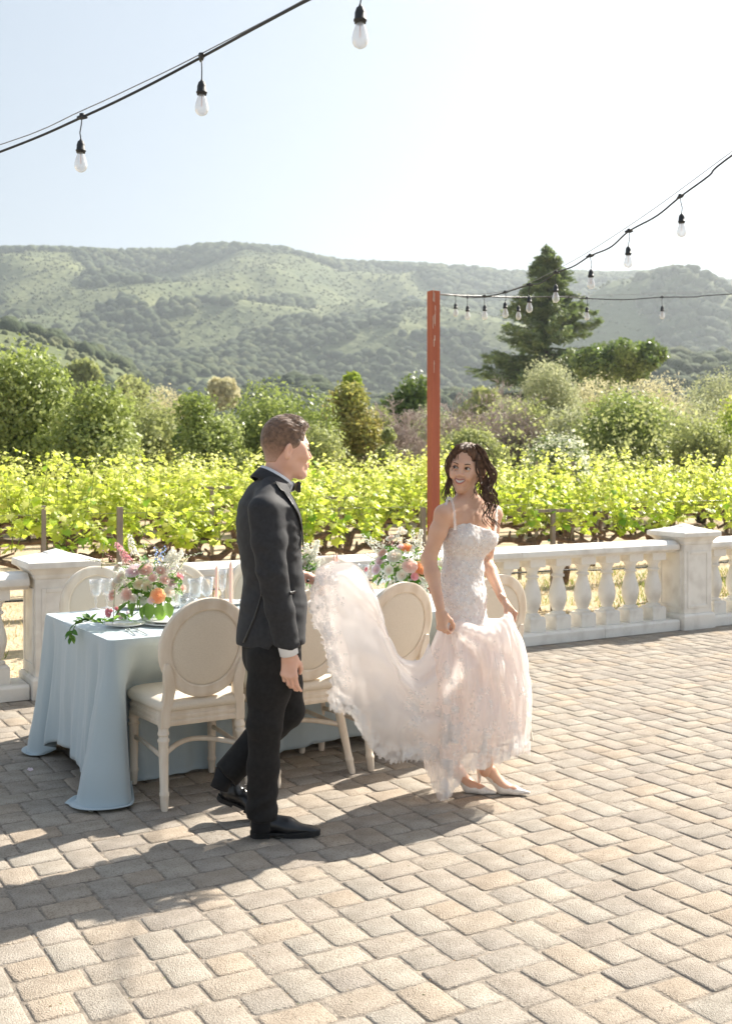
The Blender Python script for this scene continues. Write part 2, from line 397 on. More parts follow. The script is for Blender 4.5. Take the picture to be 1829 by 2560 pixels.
pave = empty('pavement', (0, 0, 0)); pave['kind'] = 'structure'; pave['label'] = 'tan and grey tumbled pavers laid in an interlocking pattern'
corner = gnd(880.8, 2306); CELL = [('H', 0, 0), ('H', 3, 0), ('S', 0, 2), ('V', 2, 2), ('S', 4, 2), ('V', 2, 5)]
O0 = np.array(corner) - AD * (4 * U) + BD * (6 * U)        # start of the reference pair
cand = []
for i in range(-60, 80):
    for j in range(-70, 60):
        oa, ob = 4 * i, 4 * i + 8 * j
        base = O0 + AD * oa * U - BD * ob * U
        if not (-6.5 < base[0] < 8.5 and 1.9 < base[1] < 14.5): continue
        if (base - BAL0) @ BD > 0.6: continue
        for (t, a, b) in CELL:
            w, d = {'H': (3, 2), 'V': (2, 3), 'S': (2, 2)}[t]
            c = O0 + AD * (oa + a + w / 2) * U - BD * (ob + b + d / 2) * U
            if (c - BAL0) @ BD > 0.14 or c[1] < 2.3 or abs(c[0]) > 0.36 * c[1] + 1.2: continue
            sx = CX + c[0] / c[1] * FPX; sy = YH + CAMH * FPX / c[1]
            inside = 12 < sx < 1817 and sy < 2550
            occ = (sx > 70 and sx < 560 and sy < 1900) or (1000 > sx > 560 and sy < 1800)    # behind the table
            cand.append((0 if (inside and not occ) else 1, c[1], t, c))
cand.sort(key=lambda q: (q[0], q[1]))
stV = []; stF = []; stT = []; nv = 0
for q, (out_, yy, t, c) in enumerate(cand):
    r_ = random.Random(int(c[0] * 977) * 31 + int(c[1] * 1013)); z = r_.uniform(-0.0035, 0.001)
    if q < 300:
        o = bpy.data.objects.new('paver', r_.choice(PM[t])); o.location = (c[0], c[1], z)
        o.rotation_euler = (r_.uniform(-0.012, 0.012), r_.uniform(-0.012, 0.012), R(30) + r_.uniform(-0.012, 0.012)); link(o, pave)
    else:
        V, F = r_.choice(PG[t]); V = np.array(V); rz = R(30) + r_.uniform(-0.012, 0.012); tx, ty = r_.uniform(-0.012, 0.012), r_.uniform(-0.012, 0.012)
        ca, sa = math.cos(rz), math.sin(rz)
        VV = np.stack([V[:, 0] * ca - V[:, 1] * sa + c[0], V[:, 0] * sa + V[:, 1] * ca + c[1], V[:, 2] + z + V[:, 0] * tx + V[:, 1] * ty], 1)
        stV.append(VV); stF += [tuple(i + nv for i in f) for f in F]; nv += len(V); stT += [r_.random()] * len(F)
o = obj('distant_pavers', np.vstack(stV), stF, m_pav2, pave, True, attrs={'tint': stT}); o['kind'] = 'stuff'
b_ = [BAL0 + AD * -9 + BD * 0.15, BAL0 + AD * 14 + BD * 0.15, BAL0 + AD * 14 - BD * 14, BAL0 + AD * -9 - BD * 14]
o = obj('joint_sand', np.array([(p[0], p[1], -0.0058) for p in b_]), [(0, 3, 2, 1)], m_sand, pave, False)
# bits of leaf and grit caught in the joints
V = []; F = []; T = []; r_ = random.Random(9)
for i in range(420):
    y = 3.2 + 6 * r_.random() ** 1.6; c = np.array([r_.uniform(-.34, .34) * y, y, 0]); q = O0 + AD * (round(((c - O0) @ AD) / U) * U) - BD * (round(-((c - O0) @ BD) / U) * U); a = r_.uniform(0, 6.28); s_ = r_.uniform(.002, .006); j_ = r_.uniform(-.04, .04) * (i % 2); q = q + AD * j_
    if (q - BAL0) @ BD > -.05: continue
    n_ = len(V); V += [(q[0] + s_ * math.cos(a + k_) * (1, .5, 1, .5)[m_], q[1] + s_ * math.sin(a + k_) * (1, .5, 1, .5)[m_], .001 + .002 * (m_ % 2)) for m_, k_ in enumerate((0, 1.57, 3.14, 4.71))]; F.append((n_, n_ + 1, n_ + 2, n_ + 3)); T.append(r_.random())
obj('leaf_litter', np.array(V), F, mat('litter', (1, 1, 1), rough=.9, tint='face', tcol=[(.30, .17, .08), (.42, .26, .12), (.16, .20, .07), (.55, .50, .42)]), None, False, attrs={'tint': T}, kind='stuff', label='tiny bits of dry leaf and grit in the paver joints')
# ================================================================== balustrade
m_stone = mat('painted_stone', (0.81, 0.78, 0.72), (0.64, 0.60, 0.54), scale=6, rough=0.8, bump=0.25, bscale=45, bdist=0.004, detail=8, ramp=(0.30, 0.55))
def rot_r(w): return [(-w, -w), (w, -w), (w, w), (-w, w)]
bm_ = MB()
sqr = lambda w, z: [(x, y, z) for x, y in rot_r(w)]
bm_.loft([sqr(.082, 0), sqr(.084, .004), sqr(.084, .112), sqr(.072, .128)])
bm_.lathe([(.124, .070), (.142, .071), (.150, .060), (.156, .047), (.164, .046), (.172, .053), (.19, .058), (.215, .067), (.25, .077), (.28, .080), (.31, .079), (.35, .071), (.39, .060), (.43, .049), (.455, .043),
           (.462, .043), (.466, .057), (.476, .060), (.486, .056), (.490, .045), (.51, .045), (.53, .052), (.55, .068), (.562, .074)], seg=28)
bm_.loft([sqr(.078, .560), sqr(.084, .566), sqr(.084, .632)])
bal_me = bm_.build('baluster_tmp', m_stone, auto=35); bal_mesh = bal_me.data; bpy.data.objects.remove(bal_me)
def oriented(mb, name, m, parent, loc, rz=R(30), **kw):
    o = mb.build(name, m, None, **kw); o.location = loc; o.rotation_euler = (0, 0, rz); o.parent = parent; return o
def pier(s, label):
    c = BAL0 + AD * s + BD * 0.18
    t = empty('balustrade_pier', tuple(c), R(30), label, 'stone pier', 'stone piers of the balustrade')
    k = MB(); k.loft([sqr(.205, 0), sqr(.205, .13), sqr(.19, .15)]); k.build('pier_base', m_stone, t, smooth=False, bevel=.004)
    k = MB(); k.box((0, 0, .475), (.36, .36, .65)); k.build('shaft', m_stone, t, smooth=False, bevel=.004)
    for a in range(4):      # raised frame leaving a recessed panel on each face
        ca, sa = math.cos(a * math.pi / 2), math.sin(a * math.pi / 2); k = MB()
        for (x, z, w, h) in ((-.125, .47, .03, .54), (.125, .47, .03, .54), (0, .215, .22, .03), (0, .725, .22, .03)):
            k.box((x, -.183, z), (w, .010, h))
        p = k.build('panel_frame', m_stone, t, smooth=False, bevel=.003, seg=1); p.rotation_euler = (0, 0, a * math.pi / 2)
    k = MB(); k.loft([sqr(.182, .80), sqr(.19, .815), sqr(.19, .83), sqr(.215, .86), sqr(.235, .872), sqr(.245, .878), sqr(.245, .915), sqr(.238, .921), sqr(.225, .923), sqr(.07, .962), sqr(.068, .968), sqr(.004, .99)])
    k.build('cap', m_stone, t, smooth=False, bevel=.003); return t
def bay(s0, s1, label, nb):
    c0 = BAL0 + AD * s0 + BD * 0.18; L = s1 - s0
    t = empty('balustrade', tuple(c0), R(30), label, 'balustrade', 'stone balustrade along the patio edge')
    n = max(1, round(L / .89)); w = L / n
    for i in range(n):
        k = MB(); x0, x1 = i * w + .0015, (i + 1) * w - .0015
        pr = [(-.16, 0), (.16, 0), (.16, .085), (.145, .1), (-.145, .1), (-.16, .085)]
        k.loft([[(x0, y, z) for y, z in pr], [(x1, y, z) for y, z in pr]]); k.build('plinth', m_stone, t, smooth=False, bevel=.003, seg=1)
        pr = [(-.10, .732), (.10, .732), (.105, .742), (.135, .750), (.150, .762), (.153, .785), (.146, .806), (.128, .820), (.118, .823), (.110, .832), (.09, .840), (-.09, .840), (-.110, .832), (-.118, .823), (-.128, .820), (-.146, .806), (-.153, .785), (-.150, .762), (-.135, .750), (-.105, .742)]
        k = MB(); k.loft([[(x0, y, z) for y, z in pr], [(x1, y, z) for y, z in pr]]); k.build('handrail', m_stone, t, auto=30)
    g = (L - (nb - 1) * .288) / 2
    for i in range(nb):
        o = bpy.data.objects.new('baluster', bal_mesh); o.location = (g + i * .288, 0, .1); link(o, t)
    return t
pier(.19, 'white stone pier with pyramid cap behind the end of the blue table')
pier(6.18, 'white stone pier with pyramid cap at the right, past the bride')
pier(12.17, 'far white stone pier beyond the right edge of the patio')
bay(.40, 5.97, 'long white balustrade bay behind the table and the bride, ending at the right pier', 19)
bay(6.39, 11.96, 'white balustrade bay running off right of the right-hand pier', 19)
bay(-5.6, -.02, 'white balustrade bay left of the pier behind the table end', 19)
# ================================================================== table under its cloth
TU = np.array([math.cos(R(32)), math.sin(R(32)), 0]); TV = np.array([-math.sin(R(32)), math.cos(R(32)), 0])
TL, TW, TH = 2.32, 1.07, 0.75
TC = np.array([-1.20, 5.15, 0]) + TU * TL / 2 + TV * TW / 2
m_wood = mat('limed_oak', (0.82, 0.73, 0.61), (0.71, 0.60, 0.47), scale=6, rough=0.55, stretch=(3, 3, 0.6), bump=0.15, bscale=60, bdist=0.002, detail=8)
m_linen = mat('cream_linen', (0.78, 0.70, 0.58), (0.72, 0.64, 0.52), scale=180, rough=0.85, bump=0.25, bscale=500, bdist=0.001, sheen=0.2)
m_cloth = mat('dusty_blue_velvet', (0.48, 0.56, 0.59), (0.42, 0.50, 0.53), scale=2.2, rough=0.75, bump=0.45, bscale=11, bdist=0.010, sheen=0.5, stretch=(1, 1, .4))
tb = empty('banquet_table', tuple(TC), R(32), 'long folding table hidden under the dusty blue velvet cloth', 'table')
k = MB(); k.box((0, 0, .740), (TL - .02, TW - .05, .012)); k.build('tabletop', m_wood, tb, smooth=False)
for sx in (-1, 1):
    for sy in (-1, 1): k = MB(); k.box((sx * (TL / 2 - .25), sy * (TW / 2 - .40), .366), (.04, .04, .732)); k.build('leg', m_wood, tb, smooth=False)
hx, hy, rc = TL / 2, TW / 2, .035
per = []
def seg_pts(a, b, n): return [(a[0] + (b[0] - a[0]) * i / n, a[1] + (b[1] - a[1]) * i / n) for i in range(n)]
cs = [(-hx + rc, -hy + rc, 180), (hx - rc, -hy + rc, 270), (hx - rc, hy - rc, 0), (-hx + rc, hy - rc, 90)]
P2 = []; N2 = []
for i, (x, y, a0) in enumerate(cs):
    for q in range(15):
        a = R(a0 + 90 * q / 14); P2.append((x + rc * math.cos(a), y + rc * math.sin(a))); N2.append((math.cos(a), math.sin(a)))
    x2, y2, a2 = cs[(i + 1) % 4]; e = (x + rc * math.cos(R(a0 + 90)), y + rc * math.sin(R(a0 + 90))); f = (x2 + rc * math.cos(R(a2)), y2 + rc * math.sin(R(a2)))
    n = 90 if i % 2 == 0 else 56
    for q in range(1, n): P2.append((e[0] + (f[0] - e[0]) * q / n, e[1] + (f[1] - e[1]) * q / n)); N2.append((math.cos(R(a0 + 90)), math.sin(R(a0 + 90))))
P2 = np.array(P2); N2 = np.array(N2); npm = len(P2)
CN = np.array([(-hx, -hy), (hx, -hy), (hx, hy), (-hx, hy)])
dc = np.min(np.linalg.norm(P2[:, None] - CN[None], axis=2), 1)
w = np.exp(-(dc / np.where(N2[:, 1] < -.7, .085, .155)) ** 2) * np.where(P2[:, 0] > 0, .45, 1); near = (N2[:, 1] < -.7) * (1 - np.exp(-(dc / .13) ** 3)); far = (N2[:, 1] > .7) * (1 - np.exp(-(dc / .3) ** 2))
ar = np.concatenate([[0], np.cumsum(np.linalg.norm(np.diff(P2, axis=0), axis=1))])
drop = .625 + .03 * np.sin(ar * 3.1) + .20 * np.exp(-(dc / .20) ** 2) * (1 - .45 * (P2[:, 0] > 0)) + .10 * near
rows = 34; V = []
for j in range(rows + 1):
    s_ = j / rows; l = s_ * drop; zt = TH + .004 - np.minimum(l, TH - .004)
    hz = np.clip(1 - zt / TH, 0, 1)
    off = hz ** 1.2 * (.035 + .050 * w + .05 * w * (P2[:, 1] < 0)) - near * .27 * np.clip((hz - .03) / .32, 0, 1) ** 1.0 - far * .10 * hz
    off += hz * (.014 * np.sin(ar * 17 + 1.3 * np.sin(ar * 5)) * (.5 + w) + .009 * np.sin(ar * 37 + 2 * hz) + .005 * np.sin(ar * 71 + 3 * np.sin(ar * 4)))
    off -= hz ** .8 * .055 * (np.exp(-((dc - .16) / .035) ** 2)) * (1 - .5 * (N2[:, 0] > .5))
    off += hz * .03 * np.exp(-((dc - .24) / .04) ** 2)
    off += hz ** .7 * (.016 * fbm(np.column_stack([P2, zt]) * np.array([1, 1, .55]), 5, 4.0, 3) + .006 * (1 - np.abs(vnoise(np.column_stack([P2, zt * 1.6 + P2[:, 0] * .5]), 8, 7.0)))) * (1 - .6 * near)
    off += .004 * (1 - hz) * (j > 0)
    pool = np.maximum(l - (TH - .004), 0)
    off += pool * .55
    zz = np.where(pool > 0, .010 + .012 * np.abs(np.sin(ar * 30)) * np.minimum(pool * 20, 1), zt)
    # slight lateral slant of the folds
    tn = np.stack([-N2[:, 1], N2[:, 0]], 1)
    q = P2 + N2 * off[:, None] + tn * (hz * .02 * np.sin(ar * 9))[:, None]
    V.append(np.column_stack([q, zz]))
V = np.vstack(V); F = [(j * npm + i, (j + 1) * npm + i, (j + 1) * npm + (i + 1) % npm, j * npm + (i + 1) % npm) for j in range(rows) for i in range(npm)]
ctr = np.array([0, 0, 0.]); nb_ = len(V); tops = []
for q_, f_ in enumerate((.93, .8, .55, .25)): tops.append(np.column_stack([P2 * f_, np.full(npm, TH + .004)]))
V = np.vstack([V] + tops); prev = 0
for q_ in range(4):
    b0 = nb_ + q_ * npm; F += [(prev + i, prev + (i + 1) % npm, b0 + (i + 1) % npm, b0 + i) for i in range(npm)]; prev = b0
V = np.vstack([V, [(0, 0, TH + .004)]]); F += [(prev + i, prev + (i + 1) % npm, len(V) - 1) for i in range(npm)]
cl = obj('tablecloth', V, F, m_cloth, None, True, label='dusty blue velvet tablecloth draped to the ground over the long table', cat='tablecloth')
cl.location = tuple(TC); cl.rotation_euler = (0, 0, R(32)); cl.data.set_sharp_from_angle(angle=R(75))
sd = cl.modifiers.new('thick', 'SOLIDIFY'); sd.thickness = .003; sd.offset = -1
# ================================================================== chairs
def ring_rect(w0, w1, d, z, n=8, r=.09):
    """rounded trapezoid outline, front (+y) width w0, back width w1"""
    P = []
    for (sx, sy, a0) in ((1, 1, 0), (-1, 1, 90), (-1, -1, 180), (1, -1, 270)):
        ww = (w0 if sy > 0 else w1) / 2; rr = r if sy > 0 else .03
        for q in range(n + 1):
            a = R(a0 + 90 * q / n); P.append((sx * (ww - rr) + rr * math.cos(a), sy * (d / 2 - rr) + rr * math.sin(a), z))
    return P
def make_chair():
    t = empty('dining_chair'); 
    # seat frame with a stepped moulding, padded cushion
    k = MB(); rr = []
    for (z, g) in ((.362, -.004), (.368, 0), (.385, 0), (.388, -.004), (.396, -.004), (.399, 0), (.412, 0), (.415, -.004), (.43, -.006)): rr.append(ring_rect(.48 + 2 * g, .42 + 2 * g, .44 + 2 * g, z))
    k.loft(rr); k.build('seat_frame', m_wood, t, auto=40)
    k = MB(); rr = []
    for (z, g) in ((.428, -.012), (.436, .004), (.452, .010), (.468, .008), (.481, -.006), (.490, -.035), (.495, -.08), (.497, -.14)): rr.append(ring_rect(.48 + 2 * g, .42 + 2 * g, .44 + 2 * g, z, r=max(.02, .09 + g * .5)))
    k.loft(rr); k.build('seat_cushion', m_linen, t)
    prof = [(0, .014), (.01, .017), (.06, .020), (.065, .0225), (.075, .0225), (.08, .020), (.10, .0195), (.29, .024), (.295, .028), (.305, .028), (.31, .022), (.32, .022), (.325, .027), (.335, .027), (.34, .024), (.365, .024)]
    for sx in (-1, 1):      # front legs
        k = MB(); k.lathe(prof, 20, (sx * .205, .185, 0), flute=8); k.build('leg', m_wood, t, auto=45)
    for sx in (-1, 1):      # rear legs rake backwards, square stile above
        k = MB(); V = []
        pr = [(z, r) for z, r in prof]; rings = []
        for (z, r) in pr:
            f = 1 - z / .365; cx, cy = sx * (.188 + .03 * f), -.195 - .10 * f ** 1.1
            rings.append([(cx + r * math.cos(a * math.pi / 8), cy + r * math.sin(a * math.pi / 8), z) for a in range(16)])
        k.loft(rings); k.build('leg', m_wood, t, auto=45)
        k = MB(); rings = []
        for (z, x, y, hw, hd) in ((.355, .188, -.198, .023, .024), (.43, .186, -.205, .023, .022), (.48, .176, -.214, .024, .019), (.53, .170, -.224, .026, .017), (.58, .176, -.232, .026, .015), (.63, .186, -.240, .02, .014), (.66, .190, -.244, .012, .010)):
            rings.append([(sx * x + dx * hw, y + dy * hd, z) for dx, dy in ((-1, -1), (1, -1), (1, 1), (-1, 1))])
        k.loft(rings); k.build('stile', m_wood, t, smooth=False, bevel=.006, seg=3)
    # oval back: a tilted ring frame, pad in front and behind
    def oval(rx, rz, y, n=56): 
        P = []
        for i in range(n):
            a = 2 * math.pi * i / n; x = rx * math.sin(a); z = .722 + rz * math.cos(a); P.append((x, y - .232 - (z - .60) * .17 - .02 * (x / .22) ** 2 * -1, z))
        return P
    k = MB(); R0, R1 = (.224, .236), (.168, .180)
    sec = [(0, .0, -.014), (0.1, 0, -.017), (.45, 0, -.019), (.7, 0, -.015), (.85, 0, -.017), (1, 0, -.013), (1, 0, .013), (.85, 0, .017), (.7, 0, .015), (.45, 0, .019), (.1, 0, .017), (0, 0, .014)]
    loops = [oval(R0[0] + (R1[0] - R0[0]) * f, R0[1] + (R1[1] - R0[1]) * f, y) for f, _, y in sec]; n = 56; V = [p for l in loops for p in l]; m_ = len(loops)
    F = [(j * n + i, j * n + (i + 1) % n, ((j + 1) % m_) * n + (i + 1) % n, ((j + 1) % m_) * n + i) for j in range(m_) for i in range(n)]
    k.add(V, F); k.build('back_frame', m_wood, t, auto=35)
    for sg, nm in ((-1, 'back_panel'), (1, 'back_pad')):
        k = MB(); rings = [oval(.172 * f, .184 * f, sg * (.004 + .014 * math.sqrt(max(0, 1 - f ** 4)))) for f in (1.0, .97, .9, .75, .5, .2)]
        if sg > 0: rings = [r[::-1] for r in rings]
        k.loft(rings); k.build(nm, m_linen, t)
    # stretchers: one at each side, a bowed one between
    for sx in (-1, 1):
        k = MB(); k.tube([(sx * .205, .185, .235), (sx * .2, .08, .238), (sx * .2, -.08, .232), (sx * .203, -.235, .225)], .0125, 8, flat=((1, 0, 0), .7)); k.build('stretcher', m_wood, t)
    k = MB(); k.tube([(-.203 + .406 * i / 14, -.235 + .15 * math.sin(math.pi * i / 14), .237 + .02 * math.sin(math.pi * i / 14)) for i in range(15)], .013, 8); k.build('rear_stretcher', m_wood, t)
    return t
chair0 = make_chair()
g_ = 'oval-backed dining chairs round the table'
spots = [((-.875, 5.378), 30, 'nearest oval-backed cream chair, fully in view at the blue end of the table'), ((-.415, 5.74), 34, 'oval-backed cream chair half hidden behind the man in the suit'),
         ((.03, 6.03), 36, 'oval-backed cream chair seen between the raised bridal train and the bride'), ((.60, 6.42), 31, 'oval-backed cream chair whose back shows behind the bride, next to the balusters')]
for i, ((x, y), rz, lb) in enumerate(spots):
    o = chair0 if i == 0 else copy_tree(chair0); o.location = (x, y, 0); o.rotation_euler = (0, 0, R(rz)); o['label'] = lb; o['category'] = 'chair'; o['group'] = g_
spots = [((-1.50, 6.40), 208, 'far-side oval-backed chair at the left end, behind the large bouquet'), ((-1.03, 6.62), 213, 'far-side oval-backed chair just right of the large bouquet'),
         ((-.57, 6.90), 213, 'far-side oval-backed chair hidden behind the man in the suit'), ((-.10, 7.13), 213, 'far-side oval-backed chair showing above the bridal train, behind the thin candles')]
for i, ((x, y), rz, lb) in enumerate(spots):
    o = copy_tree(chair0); o.location = (x, y, 0); o.rotation_euler = (0, 0, R(rz)); o['label'] = lb; o['category'] = 'chair'; o['group'] = g_
# ================================================================== things on the table
m_china = mat('white_china', (0.85, 0.84, 0.81), (0.82, 0.81, 0.78), rough=0.15, spec=0.5)
m_steel = mat('polished_cutlery', (0.75, 0.76, 0.78), rough=0.18, metal=1.0)
m_wax = mat('blush_wax', (0.85, 0.62, 0.52), (0.82, 0.58, 0.48), rough=0.45, sss=0.4, sssr=(0.02, 0, 0))
m_glass = glass('clear_glass', tint=0.08); m_water = glass('ice_water', (0.93, .96, .98), tint=0.22)
ZT = TH + .005
def on_table(px, py): return gnd(px, py, ZT)
def lathe_thing(name, prof, m, loc, label, cat, group=None, seg=28, sub=()):
    t = empty(name, tuple(loc), 0, label, cat, group)
    for nm, pr, mm in [(sub and sub[0][3] or 'body', prof, m)] if not sub else []: pass
    return t
def goblet(px, py, label, kind='goblet', s=1.0):
    p = on_table(px, py); t = empty('wine_glass' if kind != 'tumbler' else 'water_glass', tuple(p), random.random() * 6, label, 'glass', 'cut crystal glasses on the table')
    def L(name, prof, m, seg=26, flute=0): k = MB(); k.lathe([(z * s, r * s) for z, r in prof], seg, flute=flute); return k.build(name, m, t)
    if kind == 'flute':
        L('foot', [(0, .030), (.002, .031), (.005, .010), (.008, .005)], m_glass); L('stem', [(.006, .005), (.03, .004), (.045, .008), (.055, .005), (.07, .006)], m_glass)
        L('bowl', [(.07, .006), (.085, .018), (.12, .023), (.16, .026), (.20, .0285), (.2, .027), (.16, .0245), (.12, .0215), (.088, .016)], m_glass)
    elif kind == 'goblet':
        L('foot', [(0, .034), (.002, .035), (.006, .012), (.01, .006)], m_glass); L('stem', [(.008, .006), (.03, .005), (.04, .011), (.05, .006), (.065, .008)], m_glass)
        L('bowl', [(.065, .008), (.075, .024), (.095, .032), (.13, .036), (.16, .038), (.16, .0365), (.13, .0345), (.095, .0305), (.078, .022)], m_glass, flute=12)
    else:
        L('bowl', [(0, .026), (.01, .029), (.05, .033), (.105, .037), (.105, .0355), (.05, .0315), (.012, .026)], m_glass, flute=12)
        L('ice_water', [(.012, .025), (.05, .0305), (.078, .0325)], m_water, flute=9)
    return t
gl = [(240, 1523, 'goblet', 'stemmed goblet left of the large bouquet, near the table corner', 1.05), (268, 1520, 'goblet', 'stemmed goblet partly behind the left blooms of the large bouquet', 1.05),
      (441, 1548, 'flute', 'tall flute just right of the orange rose', 1.0), (462, 1532, 'tumbler', 'cut tumbler between the tall flute and the ice water glasses', 1.0),
      (488, 1530, 'goblet', 'water goblet with ice, nearer of the pair right of the bouquet', 1.15), (517, 1524, 'goblet', 'water goblet with ice, further of the pair left of the candles', 1.15),
      (556, 1508, 'flute', 'slim flute standing between the two blush candles', 1.0), (480, 1541, 'tumbler', 'short tumbler in front of the ice water goblets', .9),
      (908, 1476, 'goblet', 'goblet just right of the raised bridal train', 1.05), (945, 1492, 'goblet', 'clear goblet behind the third chair, left of the second bouquet', 1.15), (965, 1487, 'goblet', 'clear goblet touching the blooms of the second bouquet', 1.15),
      (1085, 1452, 'goblet', 'goblet behind the arm of the bride', 1.0)]
for px, py, kd, lb, s in gl: goblet(px, py, lb, kd, s)
PL = [(0, .03), (.004, .06), (.006, .07), (.014, .115), (.017, .118), (.016, .112), (.010, .072), (.008, .05), (.008, .002)]
def plate(px, py, label, n=1, r=1.0, at_=None):
    p = on_table(px, py) if at_ is None else Vector(at_)
    for i in range(n):
        t = empty('dinner_plate', (p.x, p.y, p.z + i * .012), 0, label if n == 1 else label + (', top plate', ', under plate')[i == 0], 'plate', 'white plates laid on the table')
        k = MB(); sc = r * (1 - .14 * i); k.lathe([(z, q * sc) for z, q in PL], 40); k.build('dish', m_china, t)
        k = MB(); k.lathe([(.0145, .110 * sc), (.0185, .1185 * sc), (.0188, .117 * sc), (.0165, .110 * sc)], 40); k.build('rim', m_china, t)
plate(313, 1566, 'small white plate near the table corner below the trailing garland', 1, .85)
plate(420, 1562, 'white plate stack behind the back of the nearest chair', 2, 1.1)
plate(350, 1520, 'white plate on the far side behind the large bouquet', 1, .95); plate(412, 1518, 'white plate on the far side right of the compote foot', 1, .95)
plate(560, 1512, 'white plate on the far side behind the candles', 1, 1.0); plate(905, 1500, 'white plate between the train and the third chair', 1, 1.0)
def fork(px, py, ang, label):
    p = on_table(px, py); t = empty('fork', tuple(p + Vector((0, 0, .003))), ang, label, 'fork', 'forks beside the plates')
    k = MB(); k.tube([(0, -.10, 0), (0, -.05, .002), (0, .02, .004), (0, .04, .004)], [.005, .004, .0025, .004], 6, flat=((0, 0, 1), .4)); k.build('handle', m_steel, t)
    k = MB(); k.tube([(0, .038, .004), (0, .05, .003), (0, .06, .004)], [.004, .010, .011], 8, flat=((0, 0, 1), .2)); k.build('bowl', m_steel, t)
    for i in range(4): k = MB(); k.tube([(-.009 + .006 * i, .058, .004), (-.009 + .006 * i, .08, .006), (-.009 + .006 * i, .10, .010)], .0016, 5); k.build('tine', m_steel, t)
fork(327, 1582, R(25), 'outer fork beside the small plate, further from the chair'); fork(353, 1582, R(30), 'inner fork between the small plate and the plate stack')
def candle(px, py, h, label):
    p = on_table(px, py); t = empty('taper_candle', tuple(p), 0, label, 'candle', 'blush taper candles')
    k = MB(); k.lathe([(0, .022), (.012, .022), (.02, .012), (.03, .014), (.03, .012)], 20); k.build('holder', m_glass, t)
    k = MB(); k.lathe([(.012, .0105), (h - .03, .0105), (h - .022, .0095), (h, .0015)], 8); k.build('wax', m_wax, t, auto=30)
    k = MB(); k.tube([(0, 0, h - .001), (.001, 0, h + .009)], .0008, 5); k.build('wick', m_china, t)
candle(541.5, 1515, .235, 'shorter of the two blush taper candles left of the man'); candle(577, 1518, .265, 'taller blush taper candle nearest the back of the man')
candle(835, 1470, .22, 'thin blush candle left of its twin above the raised train'); candle(842, 1467, .22, 'thin blush candle right of its twin above the raised train')
# ------------------------------------------------------------------ flowers
def pm_(name, c, c2=None, lm=.35): return mat(name, (1, 1, 1), (.88, .88, .88), scale=40, rough=.6, leafmix=lm, spec=.2, tint='face', tcol=[c, tuple(x * k for x, k in zip(c, (.94, .82, .76)))])
m_pet = {'blush': pm_('petal_blush', (.87, .72, .66)), 'white': pm_('petal_white', (.85, .83, .76), (.78, .78, .66)), 'peach': pm_('petal_apricot', (.92, .60, .36), (.88, .52, .28)),
         'mauve': pm_('petal_mauve', (.86, .76, .79)), 'pink': pm_('petal_pink', (.84, .50, .54)), 'blue': pm_('petal_blue', (.50, .60, .86)), 'cream': pm_('petal_cream', (.84, .80, .62)), 'red': pm_('petal_dusty_rose', (.62, .25, .27))}
m_leafg = mat('bouquet_leaf', (.10, .22, .04), (.06, .15, .03), scale=30, rough=.45, leafmix=.4, spec=.4); m_leafl = mat('bouquet_leaf_light', (.22, .34, .08), (.15, .26, .06), scale=30, rough=.5, leafmix=.45)
m_stem = mat('flower_stem', (.18, .26, .08), rough=.6)
def petal(V, F, c, ax, side, up, L, w, cup, n=3):
    """a curved petal: c base, ax outwards, up the flower axis"""
    b = len(V)
    for j in range(n + 1):
        f = j / n; ww = w * math.sin(math.pi * (.12 + .80 * f)) ** .8; p = c + ax * (L * math.sin(f * cup)) + up * (L * (1 - math.cos(f * cup)) * .9 + L * .12 * f)
        for q in (-1, 0, 1): V.append(p + side * (ww * q) - (up * .0 - ax * -.0) + up * (abs(q) * ww * .30))
    for j in range(n):
        for q in range(2): a = b + j * 3 + q; F.append((a, a + 1, a + 4, a + 3))
def rose_mesh(r, mm, seed, rings=6):
    rd = random.Random(seed); V = []; F = []; T = []
    for k_ in range(rings):
        f = k_ / (rings - 1); n = 3 + k_; T += [1 - f] * (6 * n); L = r * (.35 + .75 * f); cup = .25 + 1.15 * f
        for i in range(n):
            a = 2 * math.pi * (i + .5 * (k_ % 2)) / n + rd.uniform(-.2, .2); ax = Vector((math.cos(a), math.sin(a), 0)); sd_ = Vector((-math.sin(a), math.cos(a), 0))
            tl = (1.25 - cup); up = Vector((0, 0, 1)); e = (up * math.sin(max(tl, 0) * 1.0) + ax * math.cos(tl))
            petal(V, F, ax * r * (.06 + .22 * f) + up * (r * .5 * (1 - f)) - up * (r * .35 * f), (ax * (.35 + .65 * f)), sd_, up * (1.25 - .65 * f), L, r * (.32 + .3 * f), cup * .8 + .2)
    return mesh_np('rose', np.array([tuple(v) for v in V]), F, mm, attrs={'tint': T})
def blossom_mesh(r, mm, n=5, cup=.8):
    V = []; F = []
    for i in range(n):
        a = 2 * math.pi * i / n; petal(V, F, Vector((0, 0, 0)), Vector((math.cos(a), math.sin(a), 0)), Vector((-math.sin(a), math.cos(a), 0)), Vector((0, 0, 1)), r, r * .42, cup, 2)
    return mesh_np('blossom', np.array([tuple(v) for v in V]), F, mm)
def leaf_shape(L, w, n=5, curl=.25):
    V = []; F = []
    for j in range(n + 1):
        f = j / n; ww = w * math.sin(math.pi * min(1, f * .94 + .06)) ** .8 * (1 - .15 * f); y = L * f; z = -curl * L * f * f
        V += [(-ww, y, z + ww * .35), (0, y, z), (ww, y, z + ww * .35)]
    for j in range(n):
        for q in range(2): a = j * 3 + q; F.append((a, a + 1, a + 4, a + 3))
    return V, F
ROSE = {k_: [rose_mesh(1.0, m_pet[k_], s) for s in (1, 2)] for k_ in ('blush', 'white', 'peach', 'mauve', 'cream', 'pink')}
BLO = {k_: blossom_mesh(1.0, m_pet[k_]) for k_ in m_pet}
